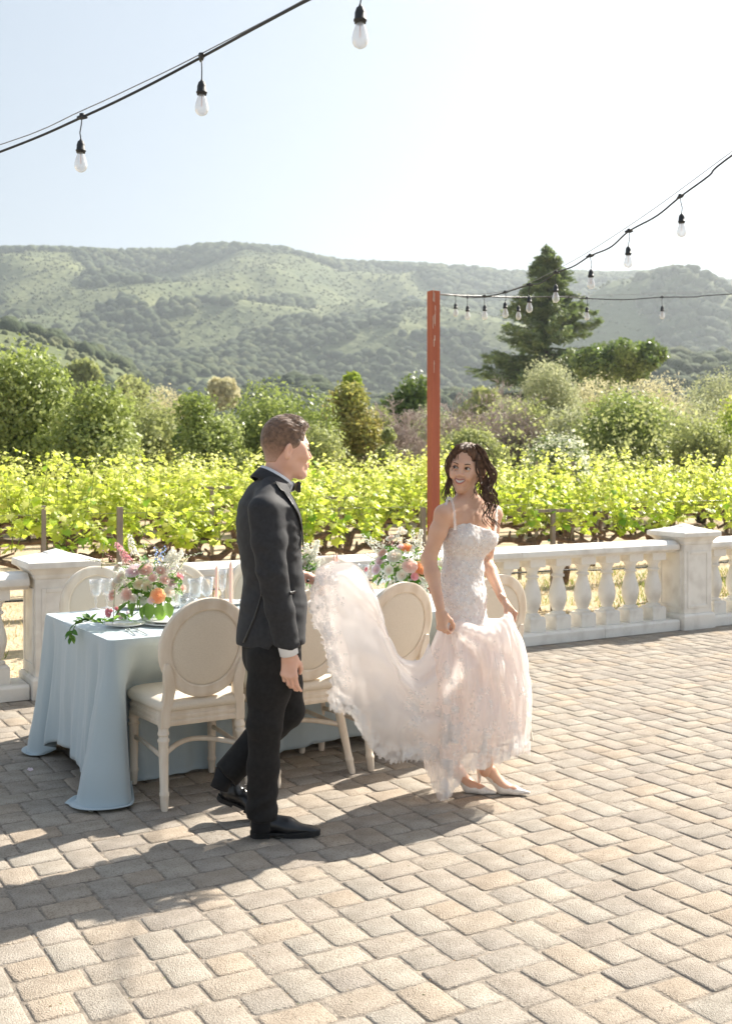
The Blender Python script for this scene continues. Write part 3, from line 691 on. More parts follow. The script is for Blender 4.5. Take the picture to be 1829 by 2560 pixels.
LV = [mesh_np('leaf', *leaf_shape(1, .28, 5, .3), mm) for mm in (m_leafg, m_leafl)]
LVW = [mesh_np('broad_leaf', *leaf_shape(1, .42, 5, .2), mm) for mm in (m_leafg, m_leafl)]
def put(me, name, parent, p, d, s, spin=None):
    o = bpy.data.objects.new(name, me); o.location = p; q = Vector(d).to_track_quat('Z', 'Y'); 
    if spin is not None: q = q @ Matrix.Rotation(spin, 4, 'Z').to_quaternion()
    o.rotation_mode = 'QUATERNION'; o.rotation_quaternion = q; o.scale = (s, s, s); return link(o, parent)
def putleaf(me, parent, p, d, s, roll=0):
    o = bpy.data.objects.new('leaf', me); o.location = p; q = Vector(d).to_track_quat('Y', 'Z') @ Matrix.Rotation(roll, 4, 'Y').to_quaternion()
    o.rotation_mode = 'QUATERNION'; o.rotation_quaternion = q; o.scale = (s, s, s); return link(o, parent)
def spike(parent, p0, p1, key, n, r0, r1, rd, name='flower_spike', fuzzy=.012):
    """blossoms crowded along a stem: one mesh"""
    V = []; F = []; src = BLO[key]; sv = np.array([v.co[:] for v in src.vertices]); sf = [tuple(q.vertices) for q in src.polygons]; nvv = 0
    p0 = Vector(p0); p1 = Vector(p1); ax = (p1 - p0).normalized()
    for i in range(n):
        f = i / max(1, n - 1); r = r0 + (r1 - r0) * f; a = i * 2.4; s1 = ax.orthogonal().normalized(); s2 = ax.cross(s1); d = (s1 * math.cos(a) + s2 * math.sin(a) + ax * .5).normalized()
        q = np.array(d.to_track_quat('Z', 'Y').to_matrix()); c = p0.lerp(p1, f) + d * fuzzy * (1 - f * .5) + Vector((rd.uniform(-1, 1), rd.uniform(-1, 1), rd.uniform(-1, 1))) * .003
        V.append(sv @ q.T * r + np.array(c)); F += [tuple(x + nvv for x in ff) for ff in sf]; nvv += len(sv)
    o = obj(name, np.vstack(V), F, m_pet[key], parent)
    k = MB(); k.tube([p0 - ax * .08, p0, p1], .0018, 5); st = k.build('stem', m_stem, o); return o
def bouquet(loc, label, plan, rad=(.17, .12, .13), seed=5, zc=.20, extra=True, nl=60, nb=150):
    rd = random.Random(seed); t = empty('bouquet', tuple(loc), 0, label, 'flower arrangement', 'low bouquets along the table')
    k = MB(); k.lathe([(0, .055), (.006, .056), (.014, .04), (.03, .018), (.055, .015), (.075, .03), (.10, .062), (.135, .072), (.135, .066), (.10, .055)], 28, flute=14); k.build('compote_bowl', m_china, t)
    C = Vector((0, 0, zc))
    for (key, x, y, z, r) in plan:
        p = Vector((x, y, z)); d = (p - Vector((0, 0, zc - .08))).normalized(); d = (d + Vector((0, -.45, .15))).normalized()
        put(rd.choice(ROSE[key]), 'rose', t, p, d, r * .86, rd.random() * 6)
    for i in range(nb):      # small filler blossoms
        u = Vector((rd.gauss(0, 1), rd.gauss(0, 1), rd.gauss(0, 1))).normalized(); 
        if u.z < -.5: continue
        f = rd.uniform(.78, 1.12); p = C + Vector((u.x * rad[0] * f, u.y * rad[1] * f, u.z * rad[2] * f))
        put(BLO[rd.choice(['white', 'white', 'white', 'cream', 'cream', 'blush', 'mauve', 'white'])], 'small_blossom', t, p, u, rd.uniform(.010, .018))
    for i in range(nl):
        u = Vector((rd.gauss(0, 1), rd.gauss(0, 1), rd.gauss(-.35, .8))).normalized(); p = C + Vector((u.x * rad[0], u.y * rad[1], u.z * rad[2])) * rd.uniform(.45, .9)
        putleaf(rd.choice(LV + LVW), t, p, (u + Vector((0, 0, -.25 + rd.random() * .3))), rd.uniform(.045, .08), rd.uniform(-1, 1))
    # an inner mass of foliage so the bowl of flowers is not see-through
    V = []; F = []; sv, sf = leaf_shape(1, .35, 3, .3); sv = np.array(sv); nvv = 0
    for i in range(260):
        u = Vector((rd.gauss(0, 1), rd.gauss(0, 1), rd.gauss(-.2, .9))).normalized(); p = C + Vector((u.x * rad[0], u.y * rad[1], u.z * rad[2])) * rd.uniform(.1, .85); q = np.array(u.to_track_quat('Y', 'Z').to_matrix())
        V.append(sv @ q.T * rd.uniform(.025, .05) + np.array(p)); F += [tuple(x + nvv for x in ff) for ff in sf]; nvv += len(sv)
    o = obj('greenery', np.vstack(V), F, m_leafl, t); o['kind'] = 'stuff'
    V = []; F = []; nvv = 0; src = BLO['white']; sv = np.array([v.co[:] for v in src.vertices]); sf = [tuple(q.vertices) for q in src.polygons]
    for i in range(420):     # sprays of tiny white florets
        u = Vector((rd.gauss(0, 1), rd.gauss(0, .8), rd.gauss(.1, .9))).normalized(); p = C + Vector((u.x * rad[0], u.y * rad[1], u.z * rad[2])) * rd.uniform(.8, 1.22); q = np.array(u.to_track_quat('Z', 'Y').to_matrix())
        V.append(sv @ q.T * rd.uniform(.005, .009) + np.array(p)); F += [tuple(x + nvv for x in ff) for ff in sf]; nvv += len(sv)
    o = obj('floret_sprays', np.vstack(V), F, m_pet['white'], t); o['kind'] = 'stuff'
    return t, rd
b1 = on_table(372, 1552); KX = 5.8 / FPX
def rel(px, py): return ((px - 372) * KX, (1552 - py) * KX)
def rp(key, px, py, r, y=-.10): x, z = rel(px, py); return (key, x, y, z, r)
plan = [rp('mauve', 344, 1424, .040, -.09), rp('blush', 374, 1420, .036, -.10), rp('blush', 330, 1479, .031, -.13), rp('white', 348, 1488, .022, -.14), rp('peach', 407, 1482, .036, -.14), rp('pink', 286, 1524, .022, -.13),
        rp('blush', 408, 1424, .028, -.06), rp('mauve', 434, 1453, .032, -.06), rp('blush', 290, 1484, .028, -.08), rp('white', 300, 1416, .028, -.04), rp('cream', 380, 1460, .026, -.12), rp('mauve', 316, 1530, .018, -.14),
        rp('white', 298, 1458, .040, -.07), rp('white', 310, 1440, .034, -.08), rp('pink', 452, 1440, .020, -.03), rp('blush', 462, 1468, .018, -.05), rp('cream', 358, 1455, .026, -.11), rp('blush', 392, 1440, .022, -.11), rp('white', 430, 1475, .026, -.09), rp('blush', 420, 1445, .026, -.09), rp('mauve', 392, 1492, .018, -.15)]
B1, rd = bouquet(b1, 'large bouquet of blush, white and apricot blooms in a white compote at the table end', plan, seed=11)
def sp(B, key, a, b, n, r0, r1, y0=-.04, y1=-.04, f=.012, rel_=rel):
    xa, za = rel_(*a); xb, zb = rel_(*b); return spike(B, (xa, y0, za), (xb, y1, zb), key, n, r0, r1, rd, fuzzy=f)
sp(B1, 'pink', (330, 1405), (296, 1358), 34, .014, .008, f=.016); sp(B1, 'blush', (322, 1412), (306, 1372), 24, .013, .010, f=.014)
sp(B1, 'white', (342, 1390), (328, 1340), 34, .013, .009, f=.017); sp(B1, 'white', (420, 1412), (436, 1378), 40, .017, .012, f=.022); sp(B1, 'white', (432, 1408), (458, 1380), 34, .015, .010, f=.018)
sp(B1, 'blue', (398, 1412), (392, 1370), 12, .011, .008, f=.012); sp(B1, 'blue', (404, 1400), (416, 1368), 12, .010, .007, f=.012)
sp(B1, 'white', (268, 1405), (206, 1396), 20, .008, .005, -.02, -.02, f=.009); sp(B1, 'pink', (290, 1400), (262, 1376), 16, .006, .004, f=.006); sp(B1, 'pink', (392, 1365), (364, 1345), 12, .005, .004, f=.004)
sp(B1, 'white', (455, 1395), (505, 1382), 14, .007, .004, .0, .0, f=.008); sp(B1, 'pink', (303, 1500), (301, 1562), 22, .005, .004, -.16, -.17, f=.004); sp(B1, 'pink', (262, 1392), (259, 1420), 10, .004, .003, f=.003)
sp(B1, 'white', (366, 1372), (362, 1355), 8, .006, .004, f=.006); sp(B1, 'cream', (448, 1420), (470, 1392), 14, .009, .005, .0, .0, f=.01)
for (px, py, dx, dz, s) in ((383, 1500, .15, -1, .085), (376, 1505, -.3, -1, .075), (340, 1498, -.9, -.4, .10), (330, 1505, -1, -.8, .09), (425, 1500, .5, -1, .08), (412, 1505, .1, -1, .085), (355, 1500, -.4, -.9, .08)):
    x, z = rel(px, py); putleaf(LVW[1], B1, (x, -.13, z), (dx, -.35, dz), s, .2)
# trailing garland over the corner
GA = empty('garland', tuple(on_table(330, 1560)), 0, 'trailing passion vine sprig running over the table corner and hanging down', 'foliage garland')
def wloc(p): return Vector(p) - GA.location
path = [at(345, 1530, 5.62), at(318, 1548, 5.50), at(285, 1552, 5.46), at(250, 1556, 5.44), at(222, 1552, 5.5), at(205, 1556, 5.50), at(190, 1560, 5.52), at(182, 1578, 5.47), at(176, 1598, 5.44)]
k = MB(); k.tube([wloc(p) for p in path], .0025, 6); k.build('vine_stem', m_stem, GA)
rd = random.Random(4)
for i in range(44):
    f = rd.random() ** .9 * 7.99; j = int(f); p = wloc(path[j].lerp(path[j + 1], f - j)); d = Vector((rd.uniform(-1, 1), rd.uniform(-.8, .3), rd.uniform(-.1, .7) if j < 6 else rd.uniform(-1, -.2)))
    putleaf(rd.choice(LV), GA, p + Vector((0, 0, .004)), d, rd.uniform(.03, .055), rd.uniform(-1, 1))
for (px, py, r, key) in ((278, 1528, .016, 'red'), (292, 1522, .015, 'red'), (320, 1532, .014, 'mauve')):
    put(BLO[key], 'small_blossom', GA, wloc(at(px, py, 5.5)), (0, -1, .4), r)
# second and third bouquets
b2 = on_table(1012, 1500); KX2 = b2.y / FPX
def rel2(px, py): return ((px - 1012) * KX2, (1500 - py) * KX2)
def rp2(key, px, py, r, y=-.12): x, z = rel2(px, py); return (key, x, y, z, r)
plan = [rp2('blush', 1021, 1410, .042, -.14), rp2('peach', 1048, 1418, .044, -.12), rp2('pink', 1033, 1435, .022, -.15), rp2('peach', 1014, 1368, .034, -.06), rp2('white', 985, 1388, .042, -.10), rp2('mauve', 948, 1400, .030, -.08), rp2('white', 1003, 1433, .032, -.14),
        rp2('mauve', 940, 1420, .03, -.10), rp2('white', 975, 1345, .026, -.04), rp2('white', 1005, 1330, .028, -.02), rp2('blush', 955, 1380, .028, -.06), rp2('white', 1062, 1440, .034, -.10), rp2('cream', 1075, 1400, .034, -.06), rp2('blush', 1090, 1430, .03, -.08), rp2('white', 970, 1420, .028, -.14), rp2('pink', 915, 1421, .014, -.06), rp2('mauve', 1000, 1365, .02, -.06)]
B2, rd = bouquet(b2, 'second bouquet of white, peach and mauve blooms behind the third chair, beside the bride', plan, (.20, .13, .14), 21, .21)
for a in (('white', (950, 1385), (905, 1335), 34, .012, .007), ('white', (965, 1372), (925, 1345), 28, .012, .008), ('white', (990, 1350), (1000, 1318), 22, .012, .009), ('white', (1045, 1370), (1052, 1325), 34, .013, .010), ('white', (1035, 1372), (1030, 1325), 28, .010, .008),
          ('pink', (975, 1362), (978, 1332), 20, .006, .005), ('pink', (953, 1372), (952, 1354), 10, .004, .003), ('white', (935, 1395), (912, 1383), 12, .009, .006), ('pink', (988, 1425), (987, 1462), 14, .006, .005), ('cream', (1015, 1460), (1055, 1490), 18, .010, .006), ('white', (1060, 1455), (1072, 1495), 18, .010, .008)):
    sp(B2, *a, f=.012, rel_=rel2)
b3 = on_table(742, 1495); plan = [('white', .07, -.02, .27, .03), ('white', .05, -.08, .22, .034), ('blush', .0, -.06, .27, .034), ('peach', -.06, -.08, .2, .034), ('cream', .10, -.06, .16, .03), ('white', .09, .0, .20, .03)]
B3, rd = bouquet(b3, 'middle bouquet mostly hidden behind the man, white stocks showing right of his jacket', plan, (.15, .12, .12), 31, .2)
KX3 = b3.y / FPX
def rel3(px, py): return ((px - 742) * KX3, (1495 - py) * KX3)
for a in (('white', (780, 1405), (795, 1352), 44, .017, .012), ('white', (775, 1400), (768, 1360), 34, .015, .010), ('white', (786, 1420), (800, 1395), 26, .013, .010), ('cream', (778, 1440), (795, 1425), 20, .012, .008), ('white', (770, 1425), (775, 1410), 20, .014, .010), ('pink', (782, 1440), (781, 1412), 10, .004, .003)):
    sp(B3, *a, f=.015, rel_=rel3)
# two fallen petals on the paving
for i, (px, py, lb) in enumerate(((76, 1925, 'pale pink petal lying on the pavers left of the tablecloth'), (226, 2029, 'white petal lying on the pavers in front of the tablecloth pool'))):
    p = gnd(px, py, .004); o = bpy.data.objects.new('fallen_petal', BLO['mauve' if i == 0 else 'white']); o.location = p; o.scale = (.022, .022, .012); o.rotation_euler = (.3, .2, i); link(o, None, lb, 'petal')
# ================================================================== hills
def elev(px, tab, sc=1.1262):
    xs = [t[0] * sc for t in tab]; ys = [t[1] * sc for t in tab]; return np.interp(px, xs, ys)
SKY1 = [(-900, 600), (-300, 560), (0, 549), (100, 548), (250, 555), (380, 553), (440, 543), (480, 540), (520, 540), (620, 548), (700, 568), (760, 578), (850, 582), (950, 586), (1050, 593), (1130, 603), (1240, 601), (1350, 606), (1440, 604), (1624, 640), (2000, 640), (2600, 600)]
SKY2 = [(-900, 1000), (900, 960), (1100, 860), (1200, 760), (1290, 690), (1360, 640), (1420, 612), (1460, 596), (1500, 578), (1560, 575), (1590, 584), (1624, 612), (1700, 650), (1900, 700), (2300, 690), (2800, 640)]
SKY3 = [(-900, 620), (-300, 690), (0, 722), (90, 738), (200, 762), (280, 795), (330, 845), (420, 862), (520, 850), (640, 810), (700, 815), (800, 870), (950, 850), (1100, 850), (1300, 800), (1450, 770), (1560, 790), (1700, 780), (2600, 760)]
cols = np.linspace(-1500, 3300, 240); rr_ = np.concatenate([np.linspace(105, 520, 44), np.linspace(535, 2100, 110)])
def ridge(r, r0, w1, w2): return np.where(r < r0, np.exp(-((r - r0) / w1) ** 2), np.exp(-((r - r0) / w2) ** 2))
def hill_z(px, r):
    px = np.asarray(px, float); r = np.asarray(r, float)
    x = (px - CX) / FPX * r; P = np.stack([x, r, np.zeros_like(r)], -1)
    h1 = (YH - elev(px, SKY1)) / FPX * 1600; h2 = (YH - elev(px, SKY2)) / FPX * 1050; h3 = (YH - elev(px, SKY3)) / FPX * 480
    sp_ = fbm(P, 5, 1 / 300., 4); sp2 = np.abs(vnoise(P + np.array([0, 0, 7.]), 9, 1 / 210.))
    a = h1 * ridge(r + 60 * sp_, 1600, 620, 900); b = h2 * ridge(r, 1050, 330, 500); c = h3 * ridge(r, 480, 190, 260)
    k_ = 4.0; m = np.maximum(np.maximum(a, b), c)
    z = m + k_ * np.log(np.exp((a - m) / k_) + np.exp((b - m) / k_) + np.exp((c - m) / k_)) - k_
    amp = np.clip((r - 260) / 900, 0, 1)
    cut = np.clip(1 - np.abs(r - 1600) / 150, 0, 1)
    z = z + (sp_ * 34 - sp2 * 95 * np.clip((1500 - r) / 500, 0, 1)) * amp * (1 - cut) * np.clip(m / 90, 0, 1)
    # never stand above the skyline seen from the patio
    lim = (YH - np.minimum(elev(px, SKY1), elev(px, SKY2)) - 3) / FPX * r - CAMH - 3
    z = np.where(r > 600, np.minimum(z, lim), z)
    return np.maximum(z, 0) * np.clip((r - 100) / 60, 0, 1) - .05
PXg, Rg = np.meshgrid(cols, rr_); Zg = hill_z(PXg.ravel(), Rg.ravel())
Xg = (PXg.ravel() - CX) / FPX * Rg.ravel(); HV = np.stack([Xg, Rg.ravel(), Zg + CAMH * np.clip(Zg / 60, 0, 1)], 1)
nc = len(cols); HF = np.array([(j * nc + i, j * nc + i + 1, (j + 1) * nc + i + 1, (j + 1) * nc + i) for j in range(len(rr_) - 1) for i in range(nc - 1)])
m_hill = mat('hill_grass', (.16, .175, .065), (.075, .10, .035), scale=.010, rough=.95, bump=1.0, bscale=.12, bdist=3.0, detail=8, c3=None)
obj('hills', HV, HF, m_hill, kind='structure', label='brush-covered hills closing the valley')
# woods on the hills: lumpy crowns, one mass nobody could count
def ico(sub=1):
    bm = bmesh.new(); bmesh.ops.create_icosphere(bm, subdivisions=sub, radius=1.0); V = np.array([v.co[:] for v in bm.verts]); F = np.array([[v.index for v in f.verts] for f in bm.faces]); bm.free(); return V, F
IV, IF = ico(2)
rng = np.random.default_rng(5); NT = 34000
rT = np.sqrt(rng.uniform(260 ** 2, 1720 ** 2, NT)); pT = rng.uniform(-500, 2400, NT); xT = (pT - CX) / FPX * rT
PT = np.stack([xT, rT, np.zeros(NT)], 1); wood = fbm(PT, 21, 1 / 170., 4) + .15 * vnoise(PT, 3, 1 / 40.)
wood += np.where((rT > 1380), .55, 0) + np.where(rT < 620, .25, 0)
for (cx_, cr, wx, wr) in ((120, 1250, 110, 150), (760, 1280, 190, 200), (560, 1150, 200, 180), (1480, 900, 160, 90), (620, 640, 180, 60)): wood -= 1.3 * np.exp(-((pT - cx_) / wx) ** 2 - ((rT - cr) / wr) ** 2)
keep = wood > -.60; pT, rT, xT, PT = pT[keep], rT[keep], xT[keep], PT[keep]; NTk = len(pT)
zT = hill_z(pT, rT) + CAMH * np.clip(hill_z(pT, rT) / 60, 0, 1); sT = rng.uniform(2.6, 6.4, NTk) * np.clip(rT / 900, .75, 1.25)
sT *= np.where(rT > 1480, .55, 1)
var = [IV * (1 + .30 * vnoise(IV * 1.0 + s_ * 3.3, s_, 2.3)[:, None]) * np.array([1, 1, .85]) for s_ in range(6)]
vi = rng.integers(0, 6, NTk); VV = np.empty((NTk, len(IV), 3), np.float32)
for s_ in range(6):
    q = np.where(vi == s_)[0]; VV[q] = var[s_][None] * sT[q][:, None, None] + np.stack([xT[q], rT[q], zT[q] + sT[q] * .25], 1)[:, None]
# thin out: coarse icospheres far away
FF = (IF[None] + (np.arange(NTk) * len(IV))[:, None, None]).reshape(-1, 3)
tT = np.repeat(np.clip(rng.normal(.5, .22, NTk) + .25 * fbm(PT, 33, 1 / 120., 2), 0, 1), len(IF))
m_wood_far = mat('hill_woods', (1, 1, 1), (.75, .75, .75), scale=.5, rough=.95, bump=1.0, bscale=1.6, bdist=1.2, detail=6, tint='face', tcol=[(.035, .06, .024), (.055, .082, .030), (.085, .11, .038), (.14, .155, .06)])
obj('woodland', VV.reshape(-1, 3), FF, m_wood_far, attrs={'tint': tT}, kind='stuff', label='distant scrub and oak woodland spread over the hills')
# scrub: low bushes over the open slopes
NS = 30000; rS = np.sqrt(rng.uniform(300 ** 2, 1620 ** 2, NS)); pS = rng.uniform(-450, 2350, NS); xS = (pS - CX) / FPX * rS
OV, OF = ico(1); zS = hill_z(pS, rS) + CAMH * np.clip(hill_z(pS, rS) / 60, 0, 1); sS = rng.uniform(.7, 2.0, NS)
VS = OV[None] * sS[:, None, None] * (1 + .2 * rng.normal(size=(NS, len(OV), 1))) + np.stack([xS, rS, zS + .2], 1)[:, None]
tS = np.repeat(np.clip(rng.normal(.7, .25, NS), 0, 1), len(OF))
m_scrub = mat('hill_scrub_leaf', (1, 1, 1), (.85, .85, .85), scale=.8, rough=.95, tint='face', tcol=[(.09, .115, .045), (.125, .145, .055), (.17, .18, .08)])
obj('hill_scrub', VS.reshape(-1, 3), (OF[None] + (np.arange(NS) * len(OV))[:, None, None]).reshape(-1, 3), m_scrub, attrs={'tint': tS}, kind='stuff', label='low scrub dotted over the open hillside')
# ================================================================== air
def haze_box():
    k = MB(); k.box((0, 1000, 194), (8000, 2300, 396)); o = k.build('haze', None, None, smooth=False, kind='stuff', label='thin warm haze in the valley air')
    m = bpy.data.materials.new('haze_air'); m.use_nodes = True; N = m.node_tree.nodes; N.remove(N['Principled BSDF'])
    v = N.new('ShaderNodeVolumePrincipled'); v.inputs['Color'].default_value = (.84, .93, 1.0, 1); v.inputs['Density'].default_value = 0.00026; v.inputs['Anisotropy'].default_value = 0.5
    m.node_tree.links.new(v.outputs[0], N['Material Output'].inputs['Volume']); o.data.materials.append(m); return o
haze_box()
# ================================================================== trees and shrubs
def leaf_cloud(rng, blobs, n, size, squash=1.0, shell=.75, droop=0.0, aspect=.55, up=.0):
    """n leaf quads spread through overlapping lumps; blobs rows (x,y,z,r). returns V,F,tint"""
    B = np.asarray(blobs, float); w = B[:, 3] ** 2; bi = rng.choice(len(B), n, p=w / w.sum())
    u = rng.normal(size=(n, 3)); u /= np.linalg.norm(u, axis=1)[:, None]; rad = shell + (1 - shell) * rng.random(n) ** .5; rad = np.where(rng.random(n) < .18, rng.random(n) * shell, rad) * (1 + .16 * rng.normal(size=n).clip(-1, 2))
    c = B[bi, :3] + u * (B[bi, 3] * rad)[:, None] * np.array([1, 1, squash]); c[:, 2] = np.maximum(c[:, 2], .05)
    nrm = u * .7 + rng.normal(size=(n, 3)) * .65 + np.array([0, 0, up]); nrm /= np.linalg.norm(nrm, axis=1)[:, None]
    t = np.cross(nrm, rng.normal(size=(n, 3))); t[:, 2] -= droop; t -= nrm * (t * nrm).sum(1)[:, None]; t /= np.linalg.norm(t, axis=1)[:, None]; b = np.cross(nrm, t)
    s = size * rng.uniform(.6, 1.35, n)[:, None]
    V = np.stack([c - t * s, c + b * s * aspect + t * s * .1, c + t * s, c - b * s * aspect + t * s * .1], 1).reshape(-1, 3)
    F = np.arange(n * 4).reshape(n, 4); cl = rng.random(len(B))[bi]
    return V, F, np.clip(.5 * rng.random(n) + .5 * cl, 0, 1)
def lumps(rng, w, d, h, n, z0=0.0, rmin=.16, rmax=.30, top=1.0):
    out = []
    for i in range(n):
        u = rng.normal(size=3); u /= np.linalg.norm(u); f = rng.random() ** .4
        r = rng.uniform(rmin, rmax) * min(w, h); zc = z0 + h * (.5 + .42 * u[2] * f)
        out.append((u[0] * f * (w / 2 - r * .8), u[1] * f * (d / 2 - r * .8), min(max(zc, z0 + r * .6), z0 + h - r * .95), r))
    A_ = np.array(out); lo = (A_[:, :3] - A_[:, 3:]).min(0); hi = (A_[:, :3] + A_[:, 3:]).max(0); tl = np.array([-w / 2, -d / 2, z0]); th_ = np.array([w / 2, d / 2, z0 + h]); sc_ = (th_ - tl) / (hi - lo); A_[:, :3] = (A_[:, :3] - lo) * sc_ + tl; A_[:, 3] *= sc_[[0, 2]].mean(); return [tuple(q) for q in A_]
def fol(name, cols, lm=.35, rough=.5, spec=.45): return mat(name, (1, 1, 1), (.8, .8, .8), scale=1.5, rough=rough, spec=spec, tint='face', tcol=cols, leafmix=lm)
FM = {'glossy': fol('leaves_glossy_green', [(0.184, 0.236, 0.075), (0.322, 0.380, 0.115), (0.575, 0.621, 0.299)], .36, .45, .4),
      'dark': fol('leaves_dark_green', [(0.103, 0.155, 0.044), (0.167, 0.230, 0.063), (0.241, 0.305, 0.098)], .30, .45, .4),
      'olive': fol('leaves_olive_green', [(0.248, 0.279, 0.116), (0.358, 0.389, 0.155), (0.497, 0.513, 0.248)], .35, .6, .3),
      'sage': fol('leaves_sage_grey', [(0.310, 0.342, 0.186), (0.435, 0.451, 0.265), (0.590, 0.590, 0.389)], .35, .6, .3),
      'pale': fol('leaves_pale_straw', [(0.451, 0.435, 0.265), (0.574, 0.543, 0.342), (0.714, 0.652, 0.451)], .35, .7, .2),
      'rust': fol('leaves_bronze_green', [(0.233, 0.279, 0.078), (0.389, 0.373, 0.124), (0.528, 0.404, 0.171)], .35, .5, .4),
      'lime': fol('leaves_lime_yellow', [(0.230, 0.322, 0.057), (0.345, 0.414, 0.081), (0.483, 0.483, 0.138)], .45, .5, .3),
      'vine': fol('leaves_grapevine', [(0.340, 0.430, 0.075), (0.480, 0.560, 0.100), (0.620, 0.660, 0.190), (0.740, 0.740, 0.360)], .52, .42, .5),
      'twig': fol('pinkish_bare_twigs', [(0.317, 0.238, 0.198), (0.397, 0.305, 0.265), (0.476, 0.383, 0.344)], .1, .9, .2),
      'conifer': fol('conifer_needles', [(0.121, 0.176, 0.068), (0.189, 0.250, 0.095), (0.270, 0.324, 0.128)], .25, .6, .3),
      'flower': fol('elder_flower_heads', [(0.632, 0.644, 0.483), (0.759, 0.759, 0.598), (0.414, 0.483, 0.276)], .35, .7, .2)}
m_bark = mat('grey_brown_bark', (.15, .11, .08), (.08, .06, .04), scale=12, rough=.95, bump=.8, bscale=30, bdist=.03, stretch=(1, 1, .3))
def trunk(parent, rng, h, r, n=4, spread=.5, name='trunk'):
    k = MB(); base = Vector((0, 0, -.05)); top = Vector((rng.normal() * .1 * h, rng.normal() * .05 * h, h))
    for i in range(n):
        a = rng.uniform(0, 6.28); e = Vector((math.cos(a) * spread * h, math.sin(a) * spread * h, h * rng.uniform(.75, 1.1))); s = Vector((rng.normal() * r, rng.normal() * r, -.05))
        mid = s.lerp(e, .5) + Vector((rng.normal() * .06 * h, rng.normal() * .06 * h, h * .08)); k.tube([s, s.lerp(mid, .5), mid, mid.lerp(e, .5), e], [r, r * .85, r * .6, r * .42, r * .2], 7)
    return k.build(name, m_bark, parent)
def shrub(name, x0, x1, top, Y, key, label, n=12000, leaf=.05, seed=1, depth=None, nl=26, base=None, asp=.55, droop=0, cat='shrub', group='trees and shrubs beyond the vineyard', rmin=.16, rmax=.30, lm=None, th=.35, up=0):
    """columns x0..x1 and crown top measured in the photograph, standing on the ground at distance Y"""
    sc = 1.1262; wd_ = (x1 - x0) * (.09 if cat == 'shrub' else 0); x0 -= wd_; x1 += wd_; n = int(n * 1.12); a = at(x0 * sc, YH, Y); b = at(x1 * sc, YH, Y); zt = at(0, top * sc, Y).z; w = b.x - a.x; rg = np.random.default_rng(seed)
    zb = at(0, base * sc, Y).z if base else .15
    t = empty(name, ((a.x + b.x) / 2, Y, 0), 0, label, cat, group)
    bl = lumps(rg, w, depth or w * .8, zt - zb, nl, zb, rmin, rmax)
    V, F, T = leaf_cloud(rg, bl, int(n * 1.35), leaf * 1.12, shell=.72, aspect=asp, droop=droop, up=up); obj('crown', V, F, FM[key], t, False, attrs={'tint': T})
    if name == 'flowering_shrub':
        V, F, T = leaf_cloud(rg, [(x, y - .1, z + .05, r * 1.04) for x, y, z, r in bl], n, leaf * .75, shell=.95, aspect=.9, up=.8); obj('flower_heads', V, F, FM['flower'], t, False, attrs={'tint': T})
    trunk(t, rg, zt * th + .2, .04 + .02 * w / 4, 7, .5); return t
shrub('bush', -60, 175, 768, 24, 'glossy', 'tall glossy dark green bush at the far left edge', 19000, .052, 1, nl=30)
shrub('bush', 90, 290, 850, 23, 'glossy', 'rounded glossy bush right of the tallest left bush, low branches bare', 14000, .050, 2, nl=24)
shrub('bush', 215, 395, 845, 32, 'olive', 'pale feathery olive bush between the left bushes and the round dark one', 12000, .055, 3, nl=22, asp=.35)
shrub('bush', 380, 470, 930, 27, 'dark', 'small dark bush in front of the pale feathery one', 5000, .05, 33, nl=12)
shrub('bush', 392, 548, 868, 26, 'glossy', 'round dark green bush left of the head of the man', 13000, .045, 4, nl=20)
shrub('bush', 520, 745, 845, 27.5, 'glossy', 'broad dark green bush directly behind the head of the man', 17000, .045, 5, nl=26)
shrub('bush', 728, 842, 850, 29, 'rust', 'bronze-tinged bush right of the head of the man', 8000, .055, 6, nl=16)
shrub('bush', 765, 825, 825, 31, 'lime', 'yellow-tipped bush peeking over the bronze-tinged one', 3500, .06, 7, nl=9)
shrub('bush', 835, 975, 832, 40, 'dark', 'dark green tree crown just left of the red post', 7000, .085, 8, nl=16, cat='tree')
shrub('bush', 1125, 1290, 800, 37, 'sage', 'tall sage green willow-like bush right of the twiggy tree', 17000, .060, 9, nl=26, asp=.3, droop=.6)
shrub('bush', 1240, 1420, 830, 39, 'pale', 'straw-coloured bush behind the dark dome-shaped bush', 14000, .060, 10, nl=24, asp=.3)
shrub('bush', 1380, 1540, 835, 42, 'pale', 'straw-coloured bush right of centre behind the dark dome', 11000, .065, 11, nl=22, asp=.3)
shrub('bush', 1500, 1700, 832, 44, 'sage', 'sage bush at the right edge under the hill', 12000, .065, 12, nl=22, asp=.35)
shrub('bush', 1278, 1510, 878, 30, 'glossy', 'dark green dome-shaped bush above the right end of the vineyard', 20000, .045, 13, nl=34, rmin=.2, rmax=.36)
shrub('bush', 1490, 1620, 935, 28, 'olive', 'light green bush low at the right, beside the dark dome', 9000, .045, 14, nl=16)
shrub('bush', 1555, 1700, 885, 34, 'lime', 'yellow-flowered bush at the right edge', 6000, .05, 15, nl=16)
shrub('bush', 1120, 1250, 880, 33, 'olive', 'low olive bush under the sage willow-like bush', 9000, .05, 16, nl=16, asp=.35)
